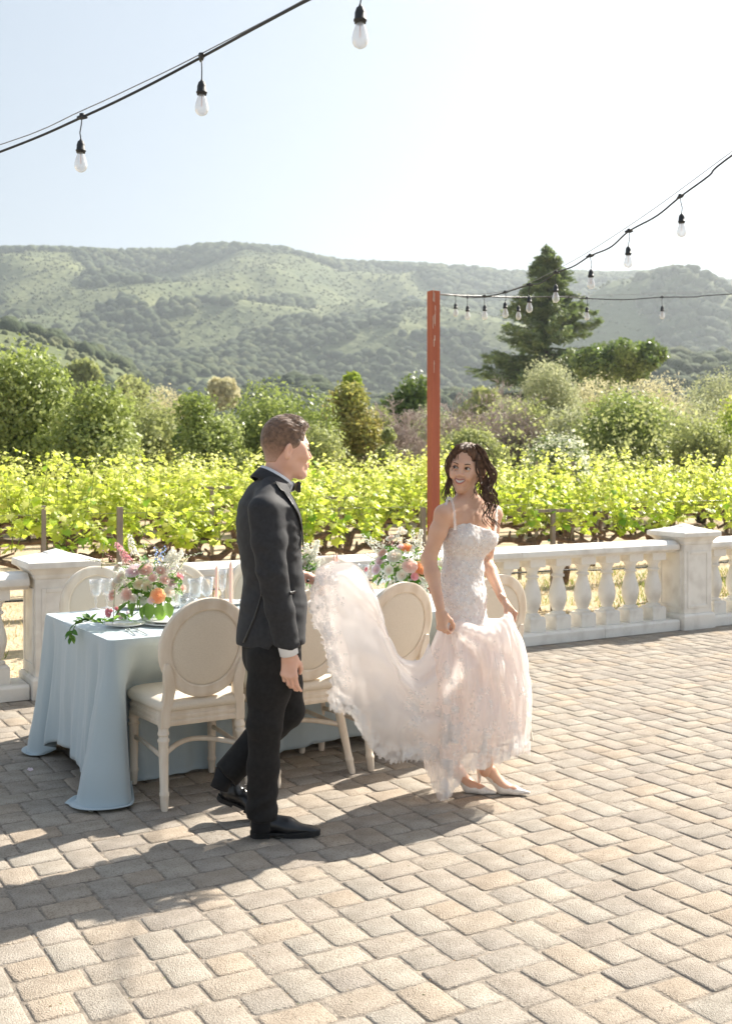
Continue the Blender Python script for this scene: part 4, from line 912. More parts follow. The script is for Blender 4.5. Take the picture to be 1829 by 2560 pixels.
for i, (x0, x1, tp, Y, key, lb) in enumerate(((-20, 110, 870, 27, 'rust', 'bush with reddish lower leaves under the tall left bushes'), (250, 420, 905, 30, 'olive', 'low loose bush between the left bushes and the round dark one'), (700, 780, 905, 30, 'olive', 'loose green bush between the broad dark bush and the bronze one'),
        (800, 880, 900, 34, 'olive', 'green bush between the bronze bush and the dark crown'), (890, 1010, 905, 38, 'sage', 'grey-green bush behind the twiggy trees'), (1075, 1180, 880, 42, 'sage', 'grey bush between the twiggy tree and the willow-like bush'), (1420, 1600, 880, 36, 'sage', 'sage bush between the dark dome and the right edge'), (1200, 1330, 905, 32, 'sage', 'sage bush at the left foot of the dark dome'), (1580, 1720, 860, 38, 'pale', 'straw-coloured bush at the far right edge'), (330, 440, 860, 46, 'pale', 'pale misty bush far behind the round dark one'))):
    shrub('bush', x0, x1, tp, Y, key, lb, 8500, .055, 90 + i, nl=18, asp=.4)
shrub('flowering_shrub', 1165, 1312, 968, 24, 'dark', 'elder bush covered in flat white flower heads, right of the bride', 7000, .045, 17, nl=22, up=.6)
shrub('bush', 960, 1130, 955, 29, 'olive', 'low olive scrub under the twiggy tree behind the red post', 8000, .05, 18, nl=16)
shrub('bush', 640, 760, 935, 25, 'olive', 'light bush low behind the shoulder of the man', 6000, .045, 19, nl=14)
shrub('bush', 838, 890, 950, 28, 'olive', 'small olive bush left of the twiggy tree', 4000, .05, 20, nl=10)
shrub('oak_tree', 1270, 1480, 758, 62, 'dark', 'dark spreading oak right of the tall conifer', 12000, .11, 22, nl=30, base=850, th=.5, cat='tree')
for i, (x0, x1, tp, Y, key, lb) in enumerate((
                                              (465, 530, 838, 120, 'pale', 'pale thin-leaved tree above the round dark bush'), (260, 330, 838, 110, 'olive', 'light green tree above the pale feathery bush'), (140, 230, 800, 130, 'olive', 'olive tree rising behind the left bushes'), (1010, 1130, 858, 70, 'olive', 'greyish tree behind the twiggy tree'))):
    shrub('hillside_tree', x0, x1, tp, Y, key, lb, 3500, .0022 * Y, 60 + i, nl=12, base=tp + (x1 - x0) * 1.1, th=.6, cat='tree', group='trees on the lower slopes')
# hedge of undergrowth joining the feet of the bushes
rg = np.random.default_rng(77); bl = [(rg.uniform(-15, 17), rg.uniform(27, 44), rg.uniform(.5, 2.5), rg.uniform(.6, 1.3)) for _ in range(230)]
V, F, T = leaf_cloud(rg, bl, 60000, .065); obj('undergrowth', V, F, FM['olive'], None, False, attrs={'tint': T}, kind='stuff', label='tangled low undergrowth along the foot of the bushes')
# ------------------------------------------------------------------ bare twiggy trees
def twiggy(px0, px1, top, Y, seed, label):
    sc = 1.1262; rg = random.Random(seed); a = at(px0 * sc, YH, Y); b = at(px1 * sc, YH, Y); zt = at(0, top * sc, Y).z; w = b.x - a.x
    t = empty('bare_tree', ((a.x + b.x) / 2, Y, 0), 0, label, 'tree', 'twiggy leafless trees behind the red post')
    k = MB(); tw = MB()
    def br(p, d, L, r, lv):
        e = p + d * L; mid = p.lerp(e, .5) + Vector((rg.gauss(0, .06), rg.gauss(0, .06), rg.gauss(0, .04))) * L
        (k if lv < 2 else tw).tube([p, mid, e], [r, r * .8, r * .55], 5 if lv < 2 else 3)
        if lv >= 6: return
        for _ in range(3 if lv < 3 else 3):
            nd = (d + Vector((rg.gauss(0, .55), rg.gauss(0, .55), rg.gauss(.12, .35)))).normalized(); br(p.lerp(e, rg.uniform(.45, 1)), nd, L * rg.uniform(.55, .8), max(r * .55, .0075), lv + 1)
    for i in range(6): an = rg.uniform(0, 6.28); br(Vector((rg.uniform(-.25, .25) * w, 0, 0)), Vector((math.cos(an) * .5, math.sin(an) * .5, 1)).normalized(), zt * .36, .05, 0)
    k.build('trunk', m_bark, t)
    o = tw.build('twigs', mat('twig_bark', (.52, .42, .38), (.42, .34, .31), rough=.9), t); o['kind'] = 'stuff'
    return t
twiggy(850, 960, 862, 31, 1, 'pinkish bare twiggy tree left of the red post'); twiggy(975, 1125, 845, 33, 2, 'larger bare twiggy tree right of the red post')
# ------------------------------------------------------------------ conifer
def conifer(pxc, top, Y, w_px, label):
    sc = 1.1262; c = at(pxc * sc, YH, Y); H_ = at(0, top * sc, Y).z; rg = np.random.default_rng(9); t = empty('conifer', (c.x, Y, 0), 0, label, 'tree')
    k = MB(); k.tube([(0, 0, -.1), (0, 0, H_ * .5), (0, 0, H_)], [.42, .25, .03], 8); k.build('trunk', m_bark, t)
    Rm = w_px * sc / FPX * Y / 2; Vs = []; lim = MB()
    for i in range(270):
        f = rg.random() ** 1.15; z = H_ * (.16 + .82 * f); a = rg.uniform(0, 6.28); L = Rm * (1 - f) ** .78 * rg.uniform(.50, 1.22) * (1 if f > .12 else .85) + .25
        n = int(34 + 75 * L / Rm); s = np.sort(rg.random(n)) ** .8; d = np.array([math.cos(a), math.sin(a), 0]); sd_ = np.array([-math.sin(a), math.cos(a), 0])
        lift = (.32 * s ** 2 - .42 * s * (1 - f) - .02) * L * (.75 if f < .7 else -.6) * np.where(f < .7, 1, 1)
        lw = L * .17 * np.sin(np.pi * np.clip(s * .9 + .08, 0, 1)); off = rg.uniform(-1, 1, n)
        P = d[None] * (s * L)[:, None] + sd_[None] * (off * lw)[:, None]; P[:, 2] += z + lift - np.abs(rg.normal(size=n)) * .10 * L * .35
        Vs.append(P); pts = [Vector(d * L * q) + Vector((0, 0, z + (.32 * q * q - .42 * q * (1 - f) - .02) * L * (.75 if f < .7 else -.6))) for q in (0, .35, .7)]; lim.tube(pts, [.05, .03, .012], 4)
    C = np.vstack(Vs); n = len(C); lim.build('limb', m_bark, t)
    nr = rg.normal(size=(n, 3)); nr[:, 2] = np.abs(nr[:, 2]) + .5; nr /= np.linalg.norm(nr, axis=1)[:, None]; tt = C * np.array([1, 1, 0]) + rg.normal(size=(n, 3)) * 1.0; tt[:, 2] = rg.normal(size=n) * .5 - .3; tt -= nr * (tt * nr).sum(1)[:, None]; tt /= np.linalg.norm(tt, axis=1)[:, None] + 1e-9; bb = np.cross(nr, tt)
    q = []
    for _ in range(3):
        o_ = rg.normal(size=(n, 3)) * .10; s = rg.uniform(.14, .30, n)[:, None]; q.append(np.stack([C + o_ - tt * s, C + o_ + bb * s * .28, C + o_ + tt * s, C + o_ - bb * s * .28], 1).reshape(-1, 3))
    V = np.vstack(q); obj('needle_sprays', V, np.arange(len(V)).reshape(-1, 4), FM['conifer'], t, False, attrs={'tint': rg.random(len(V) // 4)}); return t
conifer(1213, 540, 80, 420, 'tall dark conifer rising behind the string lights')
# ================================================================== vineyard
def vine_leaf(seed=0, n=1.0, lod=1):
    rd = random.Random(seed)
    P = [(0, 0), (.20, -.14), (.46, -.05), (.34, .12), (.52, .34), (.30, .44), (.26, .62), (.12, .62), (0, .92)] if lod else [(0, 0), (.36, -.08), (.46, .36), (.22, .58), (0, .9)]
    out = P + [(-x, y) for x, y in P[-2:0:-1]]; V = [(x * rd.uniform(.9, 1.1), y - .0, -.25 * x * x - .12 * y * y + .10 * abs(x)) for x, y in out]; V.append((0, .32, .045)); c = len(V) - 1
    m_ = len(out); return V, [(i, (i + 1) % m_, c) for i in range(m_)]
m_vine = mat('grapevine_bark', (.20, .13, .085), (.09, .06, .04), scale=20, rough=.95, bump=1, bscale=40, bdist=.02)
m_shoot = mat('green_shoot', (.26, .34, .06), (.18, .25, .05), rough=.6, leafmix=.2)
m_drip = mat('drip_hose', (.02, .022, .025), rough=.5); m_tie = mat('green_tie_tape', (.02, .30, .20), rough=.5); m_stake = mat('weathered_stake', (.32, .27, .22), (.20, .17, .14), scale=8, rough=.9, bump=.4, bscale=40, stretch=(4, 4, .5)); m_wire = mat('trellis_wire_steel', (.3, .3, .3), rough=.4, metal=.8)
def vine_leaf_mat():
    m = mat('grape_leaf_near', (1, 1, 1), (.82, .85, .8), scale=16, rough=.42, spec=.4, tint='object', tcol=[(.20, .36, .055), (.30, .46, .06), (.46, .58, .09), (.58, .64, .13), (.68, .70, .22)], leafmix=.5)
    return m
VLM = [mesh_np('leaf', np.array(v), f, vine_leaf_mat()) for v, f in (vine_leaf(s) for s in range(4))]
def vine_shoots(rd, n, hmin=.55, hmax=1.0):
    """shoot polylines relative to the vine foot, along the local x axis"""
    out = []
    for i in range(n):
        x = rd.uniform(-.78, .78); L = rd.uniform(hmin, hmax); lx, ly = rd.gauss(0, .16), rd.gauss(0, .17); p0 = Vector((x, rd.gauss(0, .02), .80))
        if rd.random() < .22: lx *= 2.2; ly = rd.choice((-1, 1)) * rd.uniform(.2, .4); L *= .6      # lolling shoots
        out.append([p0 + Vector((lx * f + .03 * math.sin(5 * f + i), ly * f * f, L * (f - .10 * f * f * (abs(ly) > .2) * 3))) for f in (0, .25, .5, .75, 1)])
    return out
def vine_wood(t, rd, detailed=True):
    k = MB(); P = [(rd.gauss(0, .03), rd.gauss(0, .03), z) for z in (-.05, .15, .35, .52, .66, .76)]; k.tube(P, [.055, .045, .04, .045, .06, .05], 8 if detailed else 5); o = k.build('trunk', m_vine, t)
    for s in (-1, 1):
        k = MB(); pts = [Vector(P[-2])] + [Vector((s * f * .85, rd.gauss(0, .015), .73 + rd.gauss(0, .025) + .03 * math.sin(7 * f))) for f in (.12, .3, .45, .6, .75, .9, 1.0)]
        k.tube(pts, [.045, .040, .030, .034, .024, .028, .020, .014], 7 if detailed else 4)
        if detailed:
            for q in range(7): p = pts[1 + q % 6].lerp(pts[2 + q % 6], rd.random()); k.tube([p - Vector((0, 0, .01)), p + Vector((rd.gauss(0, .02), rd.gauss(0, .02), .05)), p + Vector((rd.gauss(0, .03), rd.gauss(0, .03), .09))], [.020, .016, .010], 5)
        k.build('cordon', m_vine, t)
def leaves_mesh(rd, shoots, per, size, lod=0, low=True):
    sv, sf = vine_leaf(1, lod=lod); sv = np.array(sv); C = []; D = []; S_ = []
    for sh in shoots:
        for i in range(per):
            f = rd.random() ** .85 * 3.999; j = int(f); p = sh[j].lerp(sh[j + 1], f - j); a = rd.uniform(0, 6.28); hfac = 1 - .55 * (f / 4)
            C.append(p + Vector((math.cos(a), math.sin(a), 0)) * rd.uniform(.02, .09)); D.append(Vector((math.cos(a), math.sin(a), rd.uniform(-1.1, .35)))); S_.append(size * hfac * rd.uniform(.7, 1.3))
    V = []; F = []; n = len(sv)
    for i, (c, d, s) in enumerate(zip(C, D, S_)):
        q = np.array((d.to_track_quat('Y', 'Z') @ Matrix.Rotation(rd.uniform(-.7, .7), 4, 'Y').to_quaternion()).to_matrix()); V.append(sv @ q.T * s + np.array(c)); F += [tuple(x + i * n for x in ff) for ff in sf]
    T = np.repeat([min(1, max(0, .15 + .55 * ((c.z - .75) / .9) + rd.gauss(0, .22))) for c in C], len(sf))
    return np.vstack(V), F, T
m_vl = FM['vine']; ROWPT = np.array([2.02, 12.0, 0]); rd = random.Random(12)
def vine_at(x, y, label, proto=None, group='grapevines in the near row'):
    if proto is None: t = empty('grapevine', (x, y, 0), R(26), label, 'grapevine', group)
    else: t = copy_tree(proto, None, label=label, category='grapevine', group=group); t.location = (x, y, 0)
    return t
near_lab = {-5: 'gnarled grapevine of the near row just beyond the left edge of the balusters', -4: 'gnarled grapevine of the near row at the left edge, above the left balusters', -3: 'near-row grapevine above the left stone pier', -2: 'near-row grapevine with a thick bent trunk behind the large bouquet', -1: 'near-row grapevine partly behind the back of the man',
            0: 'near-row grapevine with long upright shoots right of the man', 1: 'near-row grapevine behind the second bouquet and the red post', 2: 'near-row grapevine right of the bride, beside the T-shaped stake', 3: 'near-row grapevine above the balusters midway to the right pier', 4: 'near-row grapevine just left of the right stone pier', 5: 'near-row grapevine behind the right stone pier', 6: 'near-row grapevine at the right edge', 7: 'near-row grapevine past the right edge'}
for i in range(-5, 8):
    p = ROWPT + ROWD * ((i - 2) * 1.62 + rd.uniform(-.08, .08) - .2); t = vine_at(p[0], p[1], near_lab[i]); vine_wood(t, rd)
    sh = vine_shoots(rd, 13, .40, .88)
    if i == 0: sh += [[Vector((.05, -.1, .8)), Vector((.06, -.15, 1.1)), Vector((.04, -.2, 1.4)), Vector((.0, -.22, 1.7)), Vector((.03, -.24, 2.0))], [Vector((.45, -.1, .8)), Vector((.45, -.15, 1.1)), Vector((.5, -.2, 1.35)), Vector((.5, -.22, 1.55)), Vector((.52, -.24, 1.78))]] + vine_shoots(rd, 4, .5, .8)
    k = MB(); [k.tube(s_, [.006, .005, .004, .003, .002], 4) for s_ in sh]; k.build('green_shoots', m_shoot, t)
    infr = -4 <= i <= 5
    for q in range(46 if infr else 0):       # the leaves that can be picked out one by one
        s_ = sh[q % len(sh)] if i != 0 or q % 2 else sh[13 + q % 3]; f = rd.random() * 3.8; j = int(f); p_ = s_[j].lerp(s_[j + 1], f - j); a = rd.uniform(3.6, 5.8); hf = 1 - .5 * f / 4
        putleaf(VLM[q % 4], t, p_ + Vector((math.cos(a) * .08, -abs(math.sin(a)) * .10, 0)), Vector((math.cos(a), math.sin(a), rd.uniform(-1.4, .1))), rd.uniform(.085, .135) * hf, rd.uniform(-.8, .8))
    V, F, T = leaves_mesh(rd, sh, 22, .100, lod=1); o = obj('leaf_mass', V, F, m_vl, t, False, attrs={'tint': T}); o['kind'] = 'stuff'
    if i % 2 == 0: k = MB(); k.box((.2, -.03, .74), (.025, .03, .05)); k.build('green_tie', m_tie, t)
protos = []; cnt_ = {}; ORD = 'first second third fourth fifth sixth seventh eighth ninth tenth eleventh twelfth thirteenth fourteenth fifteenth sixteenth seventeenth eighteenth nineteenth twentieth'.split()
rows_lab = ['second', 'third', 'fourth', 'fifth', 'sixth', 'seventh', 'eighth', 'ninth', 'tenth', 'eleventh']
spc = 1.9
for r_ in range(1, 11):
    for i in range(-9, 16):
        p = ROWPT + ROWN * (r_ * spc) + ROWD * ((i - 2) * 1.62 + rd.uniform(-.25, .25)); sx = CX + p[0] / p[1] * FPX
        if p[1] < 8 or p[1] > 27.5 or sx < -160 or sx > 1990: continue
        ln = rows_lab[r_ - 1]; kk = cnt_.get(r_, 0); cnt_[r_] = kk + 1; lb = 'grapevine in the %s row back, %s vine counted from the left edge' % (ln, ORD[kk])
        if len(protos) < 5:
            t = vine_at(p[0], p[1], lb, group='grapevines of the %s row' % ln); vine_wood(t, rd, False); sh = vine_shoots(rd, 15, .50, .98); k = MB(); [k.tube(s_, [.006, .005, .004, .003, .002], 3) for s_ in sh]; k.build('green_shoots', m_shoot, t)
            V, F, T = leaves_mesh(rd, sh, 40, .105, lod=0); o = obj('leaf_mass', V, F, m_vl, t, False, attrs={'tint': T}); o['kind'] = 'stuff'; protos.append(t)
        else: t = vine_at(p[0], p[1], lb, rd.choice(protos), 'grapevines of the %s row' % ln)
        t.scale = (1, 1, rd.uniform(.92, 1.08)); t.rotation_euler = (0, 0, R(26) + (math.pi if rd.random() < .5 else 0))
# stakes, cross arms, wires, drip hose
def stake(px, top, Y, label, arm=0, w=.05):
    z = at(0, top, Y).z; t = empty('trellis_stake', (at(px, YH, Y).x, Y, 0), R(26), label, 'wooden stake', 'vineyard trellis stakes'); k = MB(); k.box((0, 0, z / 2 - .05), (w, w, z + .1)); k.build('post', m_stake, t, smooth=False, bevel=.004)
    if arm: k = MB(); k.box((0, 0, z - .02), (.05 if arm < 0 else .5, .5 if arm < 0 else .04, .035)); k.build('cross_arm', m_stake, t, smooth=False, bevel=.004)
stake(300, 1267, 9.75, 'weathered stake above the large bouquet', 0, .05); stake(110, 1264, 9.3, 'weathered stake above the left stone pier', 0, .035); stake(1381, 1272, 11.9, 'T-shaped weathered stake right of the bride', 1, .045)
stake(1057, 1268, 11.2, 'short weathered stake just left of the red post', 0, .05); stake(1830, 1262, 13.4, 'weathered stake at the right edge', 0, .05); stake(530, 1215, 13.0, 'cross-armed stake left of the neck of the man, second row', 1, .04); stake(850, 1240, 13.6, 'cross-armed stake between the couple, second row', 1, .04); stake(1298, 1232, 15.0, 'cross-armed stake behind the hair of the bride', 1, .04)
stake(1340, 1152, 21.0, 'reddish stake before the white flowering elder, left one', 0, .05); stake(1430, 1152, 21.5, 'reddish stake before the white flowering elder, right one', 0, .05); stake(750, 1235, 15.5, 'stake among the shoots right of the man', 0, .04)
def line(name, z, r, m, label, cat, n=0, off=0.0, sag=.0):
    a = ROWPT + ROWN * (n * spc + off) - ROWD * 9; b = ROWPT + ROWN * (n * spc + off) + ROWD * 9; pts = [Vector(a + (b - a) * (i / 60)) + Vector((0, 0, z + sag * math.sin(i * .9) + .4 * sag * math.sin(i * 2.3))) for i in range(61)]
    k = MB(); k.tube(pts, r, 5); o = k.build(name, m, None, label=label, cat=cat)
line('drip_hose', .38, .009, m_drip, 'black drip irrigation hose along the near vine row', 'hose', 0, .02, .012); line('trellis_wire', .70, .002, m_wire, 'steel cordon wire along the near vine row', 'wire'); line('trellis_wire', 1.12, .002, m_wire, 'upper steel wire along the near vine row', 'wire')
# dry grass tufts between balustrade and rows
def tufts(n, area, hgt, m, label, seed, name='dry_grass'):
    rg = np.random.default_rng(seed); s = rg.uniform(-4, 11, n); d = rg.uniform(area[0], area[1], n); c = BAL0[None] + AD[None] * s[:, None] + BD[None] * d[:, None]; cl = vnoise(c, seed, 1.4) > area[2]; c = c[cl]; n = len(c)
    a = rg.uniform(0, 6.28, n); h = rg.uniform(.4, 1, n)[:, None] * hgt; w = np.stack([np.cos(a), np.sin(a), np.zeros(n)], 1) * .006; ln = rg.normal(size=(n, 3)) * .35; ln[:, 2] = 1; ln /= np.linalg.norm(ln, axis=1)[:, None]
    V = np.stack([c - w, c + w, c + w * .5 + ln * h * .6, c + ln * h], 1); V[:, :, 2] -= .03; obj(name, V.reshape(-1, 3), np.arange(n * 4).reshape(n, 4), m, None, False, attrs={'tint': rg.random(n)}, kind='stuff', label=label)
tufts(16000, (.4, 5.5, -.4), .06, fol('straw', [(.60, .47, .29), (.70, .57, .38), (.52, .45, .26)], .4, .8, .2), 'dry straw stubble behind the balustrade', 3)
tufts(14000, (.4, 4.5, .15), .12, fol('green_weed', [(.14, .20, .05), (.22, .27, .08), (.34, .32, .12)], .4, .7, .2), 'patches of green weeds behind the balustrade', 4, 'weeds')
# ================================================================== post and string lights
m_post = mat('red_stained_timber', (.42, .125, .065), (.33, .09, .048), scale=3, rough=.75, bump=.3, bscale=14, bdist=.004, stretch=(5, 5, .35), detail=8)
m_chip = mat('flaked_paint', (.62, .50, .42), rough=.9); m_rub = mat('black_rubber', (.028, .032, .036), (.02, .022, .025), rough=.55, spec=.4); m_bulb = glass('bulb_glass', tint=.26); m_fil = mat('filament', (.85, .38, .18), rough=.5)
PY = 10.3; pc = at(1083, YH, PY); zt = at(0, 728, PY).z
post = empty('red_post', (pc.x, PY, 0), R(28), 'tall square red timber post carrying the string lights behind the bride', 'post')
k = MB(); k.box((0, 0, zt / 2 - .1), (.089, .089, zt + .2)); k.build('timber', m_post, post, smooth=False, bevel=.004)
rd = random.Random(8)
for i in range(12):
    z = zt - rd.uniform(.02, .75); k = MB(); k.box((rd.uniform(-.036, -.006), -.0455, z), (rd.uniform(.003, .009), .002, rd.uniform(.02, .12))); k.build('paint_chip', m_chip, post, smooth=False)
k = MB(); k.lathe([(0, .013), (.006, .013), (.008, .006)], 14); o = k.build('eye_bolt', m_wire, post); o.location = (.046, 0, zt - .03); o.rotation_euler = (0, R(90), 0)
def pendant(px, pyc, pyb, Y, label, sway=0):
    top = at(px, pyc, Y); bot = at(px + sway, pyb, Y); t = empty('pendant_bulb', tuple(top), random.uniform(0, 6), label, 'string light bulb', 'clear bulbs of the string lights')
    L = top.z - bot.z; sz = min(.150, L * .66); c = L - sz; s = sz / .150
    dx = bot.x - top.x
    k = MB(); k.tube([(0, 0, .016), (0, 0, .0)], [.012, .013], 8); k.tube([(-.03, 0, -.006), (-.012, 0, -.001), (.012, 0, .001), (.03, 0, .004)], [.006, .011, .011, .006], 8); k.build('connector', m_rub, t)
    k = MB(); k.tube([(0, 0, 0), (.006, 0, -c * .35), (dx + .006, 0, -c * .7), (dx, 0, -c)], .0026, 6); k.build('lead', m_rub, t)
    k = MB(); k.lathe([((z - c / s) * s, r * s) for z, r in ((0, .004), (-.006, .006), (-.012, .013), (-.028, .0185), (-.050, .0195), (-.051, .0225), (-.056, .0225), (-.057, .0195), (-.064, .0195))], 18, (dx, 0, 0)); k.build('socket', m_rub, t)
    k = MB(); k.lathe([((z - c / s) * s, r * s) for z, r in ((-.060, .014), (-.072, .0165), (-.095, .0245), (-.115, .0285), (-.130, .0275), (-.142, .020), (-.149, .008), (-.15, .001))], 20, (dx, 0, 0)); g = k.build('glass_bulb', m_bulb, t)
    k = MB(); k.tube([(dx, 0, -c - .064 * s), (dx, 0, -c - .112 * s)], .0016 * s, 5); k.build('filament', m_fil, g); return top
A_ = [(206, 293, 430, 4.92, 'leftmost clear bulb of the upper-left string', 5), (504, 143, 291, 4.53, 'middle clear bulb of the upper-left string', 4), (903, -60, 123, 3.72, 'highest clear bulb, cut off by the top edge', -4)]
pa = [pendant(*a[:4], a[4], a[5]) for a in A_]
B_ = [(1138, 739, 792, 11.2, 'first bulb beside the red post', 0), (1211, 741, 800, 10.5, 'third bulb right of the red post', 0), (1262, 731, 795, 10.0, 'fourth bulb right of the red post, just left of the conifer', 0), (1323, 712, 782, 9.4, 'bulb in front of the left side of the conifer', 1), (1389, 682, 757, 8.8, 'bulb in front of the middle of the conifer', 1), (1474, 640, 723, 8.1, 'bulb in front of the right side of the conifer', 2), (1571, 578, 670, 7.4, 'bulb right of the conifer against the sky', -2), (1699, 492, 594, 6.8, 'uppermost bulb of the right-hand string', 5)]
pb = [pendant(*a[:4], a[4], a[5]) for a in B_]
C_ = [(1168, 744, 800, 11.1, 'second bulb right of the red post', 0), (1295, 744, 800, 11.4, 'bulb of the level string just right of its conifer-edge neighbour', 0), (1466, 746, 801, 11.8, 'bulb of the level string at the right side of the conifer', 0), (1654, 743, 798, 12.0, 'lone bulb of the level string towards the right edge', 0)]
pcs = [pendant(*a[:4], a[4], a[5]) for a in C_]
def cable(pts, label, guy, glabel):
    P = np.array([tuple(p) for p in pts]); Q = spline(P, 90); Q = [Vector(q) for q in Q]
    k = MB(); k.tube(Q, .0058, 8); k.build('light_cable', m_rub, None, label=label, cat='cable')
    k = MB(); k.tube([Vector(g) for g in spline(np.array([tuple(p) for p in guy]), 30)], .0022, 6); k.build('support_wire', m_wire, None, label=glabel, cat='wire')
pt = Vector((pc.x + .05, PY, zt - .03))
cable([at(-500, 560, 5.9), at(0, 380, 5.25)] + [pa[0], at(355, 222, 4.7), pa[1], at(645, 66, 4.2), at(780, -5, 3.95), pa[2], at(1300, -330, 3.2)], 'thick dark cable of the upper-left string', [at(-500, 500, 5.9), at(0, 362, 5.25), pa[0] + Vector((0, 0, .03)), at(345, 212, 4.72), pa[1] + Vector((0, 0, .015)), pa[2] + Vector((0, 0, .03)), at(1300, -370, 3.2)], 'thin support wire above the upper-left cable')
cable([pt, at(1120, 738, 11.0)] + pb[:4] + [at(1350, 708, 9.1)] + [pb[4], at(1432, 666, 8.45), pb[5], at(1525, 618, 7.7), pb[6], at(1640, 540, 7.1), pb[7], at(1770, 440, 6.5), at(1829, 388, 6.3), at(2300, 60, 5.2)], 'dark cable rising from the red post to the upper right', [pt, at(1262, 728, 10.0), at(1420, 658, 8.5), at(1600, 545, 7.2), at(1829, 378, 6.3), at(2300, 30, 5.2)], 'thin support wire above the rising cable')
cable([pt, at(1130, 736, 10.8), pcs[0], at(1230, 742, 11.2), pcs[1], at(1380, 742, 11.6), pcs[2], at(1560, 749, 11.9), pcs[3], at(1740, 742, 12), at(1829, 735, 12), at(2500, 700, 12.5)], 'level dark cable from the red post to the right edge', [pt, at(1300, 742, 11.4), at(1500, 738, 11.8), at(1829, 727, 12), at(2500, 690, 12.5)], 'thin support wire above the level cable')
# ================================================================== people: shared makers
m_skin = mat('fair_skin', (.78, .49, .37), (.72, .42, .31), scale=14, rough=.5, spec=.35, sss=.25, sssr=(.012, 0, 0), bump=.05, bscale=220, bdist=.001)
m_skin2 = mat('tan_skin', (.70, .44, .31), (.64, .38, .26), scale=14, rough=.45, spec=.4, sss=.25, sssr=(.012, 0, 0), bump=.05, bscale=220, bdist=.001)
m_eye = mat('eye_white', (.62, .60, .57), rough=.3, spec=.4); m_iris = mat('dark_iris', (.035, .018, .010), rough=.3, spec=.4)
m_brow = mat('eyebrow_hair', (.05, .028, .018), rough=.8); m_lash = mat('lash_line', (.015, .010, .008), rough=.7)
m_lip = mat('rose_lipstick', (.50, .19, .16), rough=.35, sss=.1); m_lipn = mat('natural_lip', (.66, .38, .30), rough=.5); m_teeth = mat('teeth', (.80, .79, .75), rough=.2, sss=.1)
def head_sdf(sc=1.0, fem=False, smile=False):
    s = SDF((-.14, -.115, -.21), (.145, .115, .15), .0026)
    s.ell((-.012, 0, .035), (.098, .078, .086), k=.02)
    s.ell((.032, 0, -.028), (.060, .058 if not fem else .055, .078), k=.03)
    jw = .052 if not fem else .044
    for y in (-1, 1):
        s.cone((-.002, y * jw, -.050), (.066, y * (.015 if not fem else .009), -.100), .022 if not fem else .019, .016 if not fem else .013, k=.035)
        s.ell((.070, y * .037, -.026), (.022, .022, .020), k=.025)
        s.ell((.030, y * .060, .0), (.04, .014, .03), k=.03)
    s.ell((.076, 0, -.101), (.017, .020 if not fem else .015, .015), k=.025)
    s.ell((.076, 0, .026), (.017, .046, .012 if not fem else .008), k=.022)
    for y in (-1, 1): s.ell((.097, y * .031, .003), (.014, .018, .0115), k=.014, mode='s')
    s.cone((.086, 0, .014), (.106 if not fem else .102, 0, -.026), .0075, .0105 if not fem else .0085, k=.012)
    for y in (-1, 1): s.ell((.095, y * .0115, -.031), (.0105, .0075, .007), k=.006)
    if smile:
        for y in (-1, 1): s.ell((.074, y * .040, -.040), (.020, .016, .014), k=.014)
        s.ell((.098, 0, -.0635), (.018, .021, .0065), k=.004, mode='s')
    s.ell((.088, 0, -.066), (.012, .026, .014), k=.016)
    if smile: s.ell((.104, 0, -.0605), (.020, .027, .0072), k=.003, mode='s')
    for y in (-1, 1):
        rot = rotm((0, 1, 0), .22) @ rotm((0, 0, 1), -y * .55)
        s.ell((-.014, y * .090, -.006), (.021, .0075, .034), k=.003, rot=rot); s.ell((-.004, y * .0975, -.003), (.013, .0125, .024), k=.002, mode='s', rot=rot)
        s.ell((-.010, y * .079, -.028), (.009, .006, .010), k=.006)
    s.cone((-.022, 0, -.05), (-.045, 0, -.20), .058 if not fem else .047, .064 if not fem else .048, k=.03)
    V, F = s.surf(); return relax(V, F, 1, .4) * sc, F
def xf(V, M, o, s=1.0): return (np.asarray(V) * s) @ M.T + np.array(o)
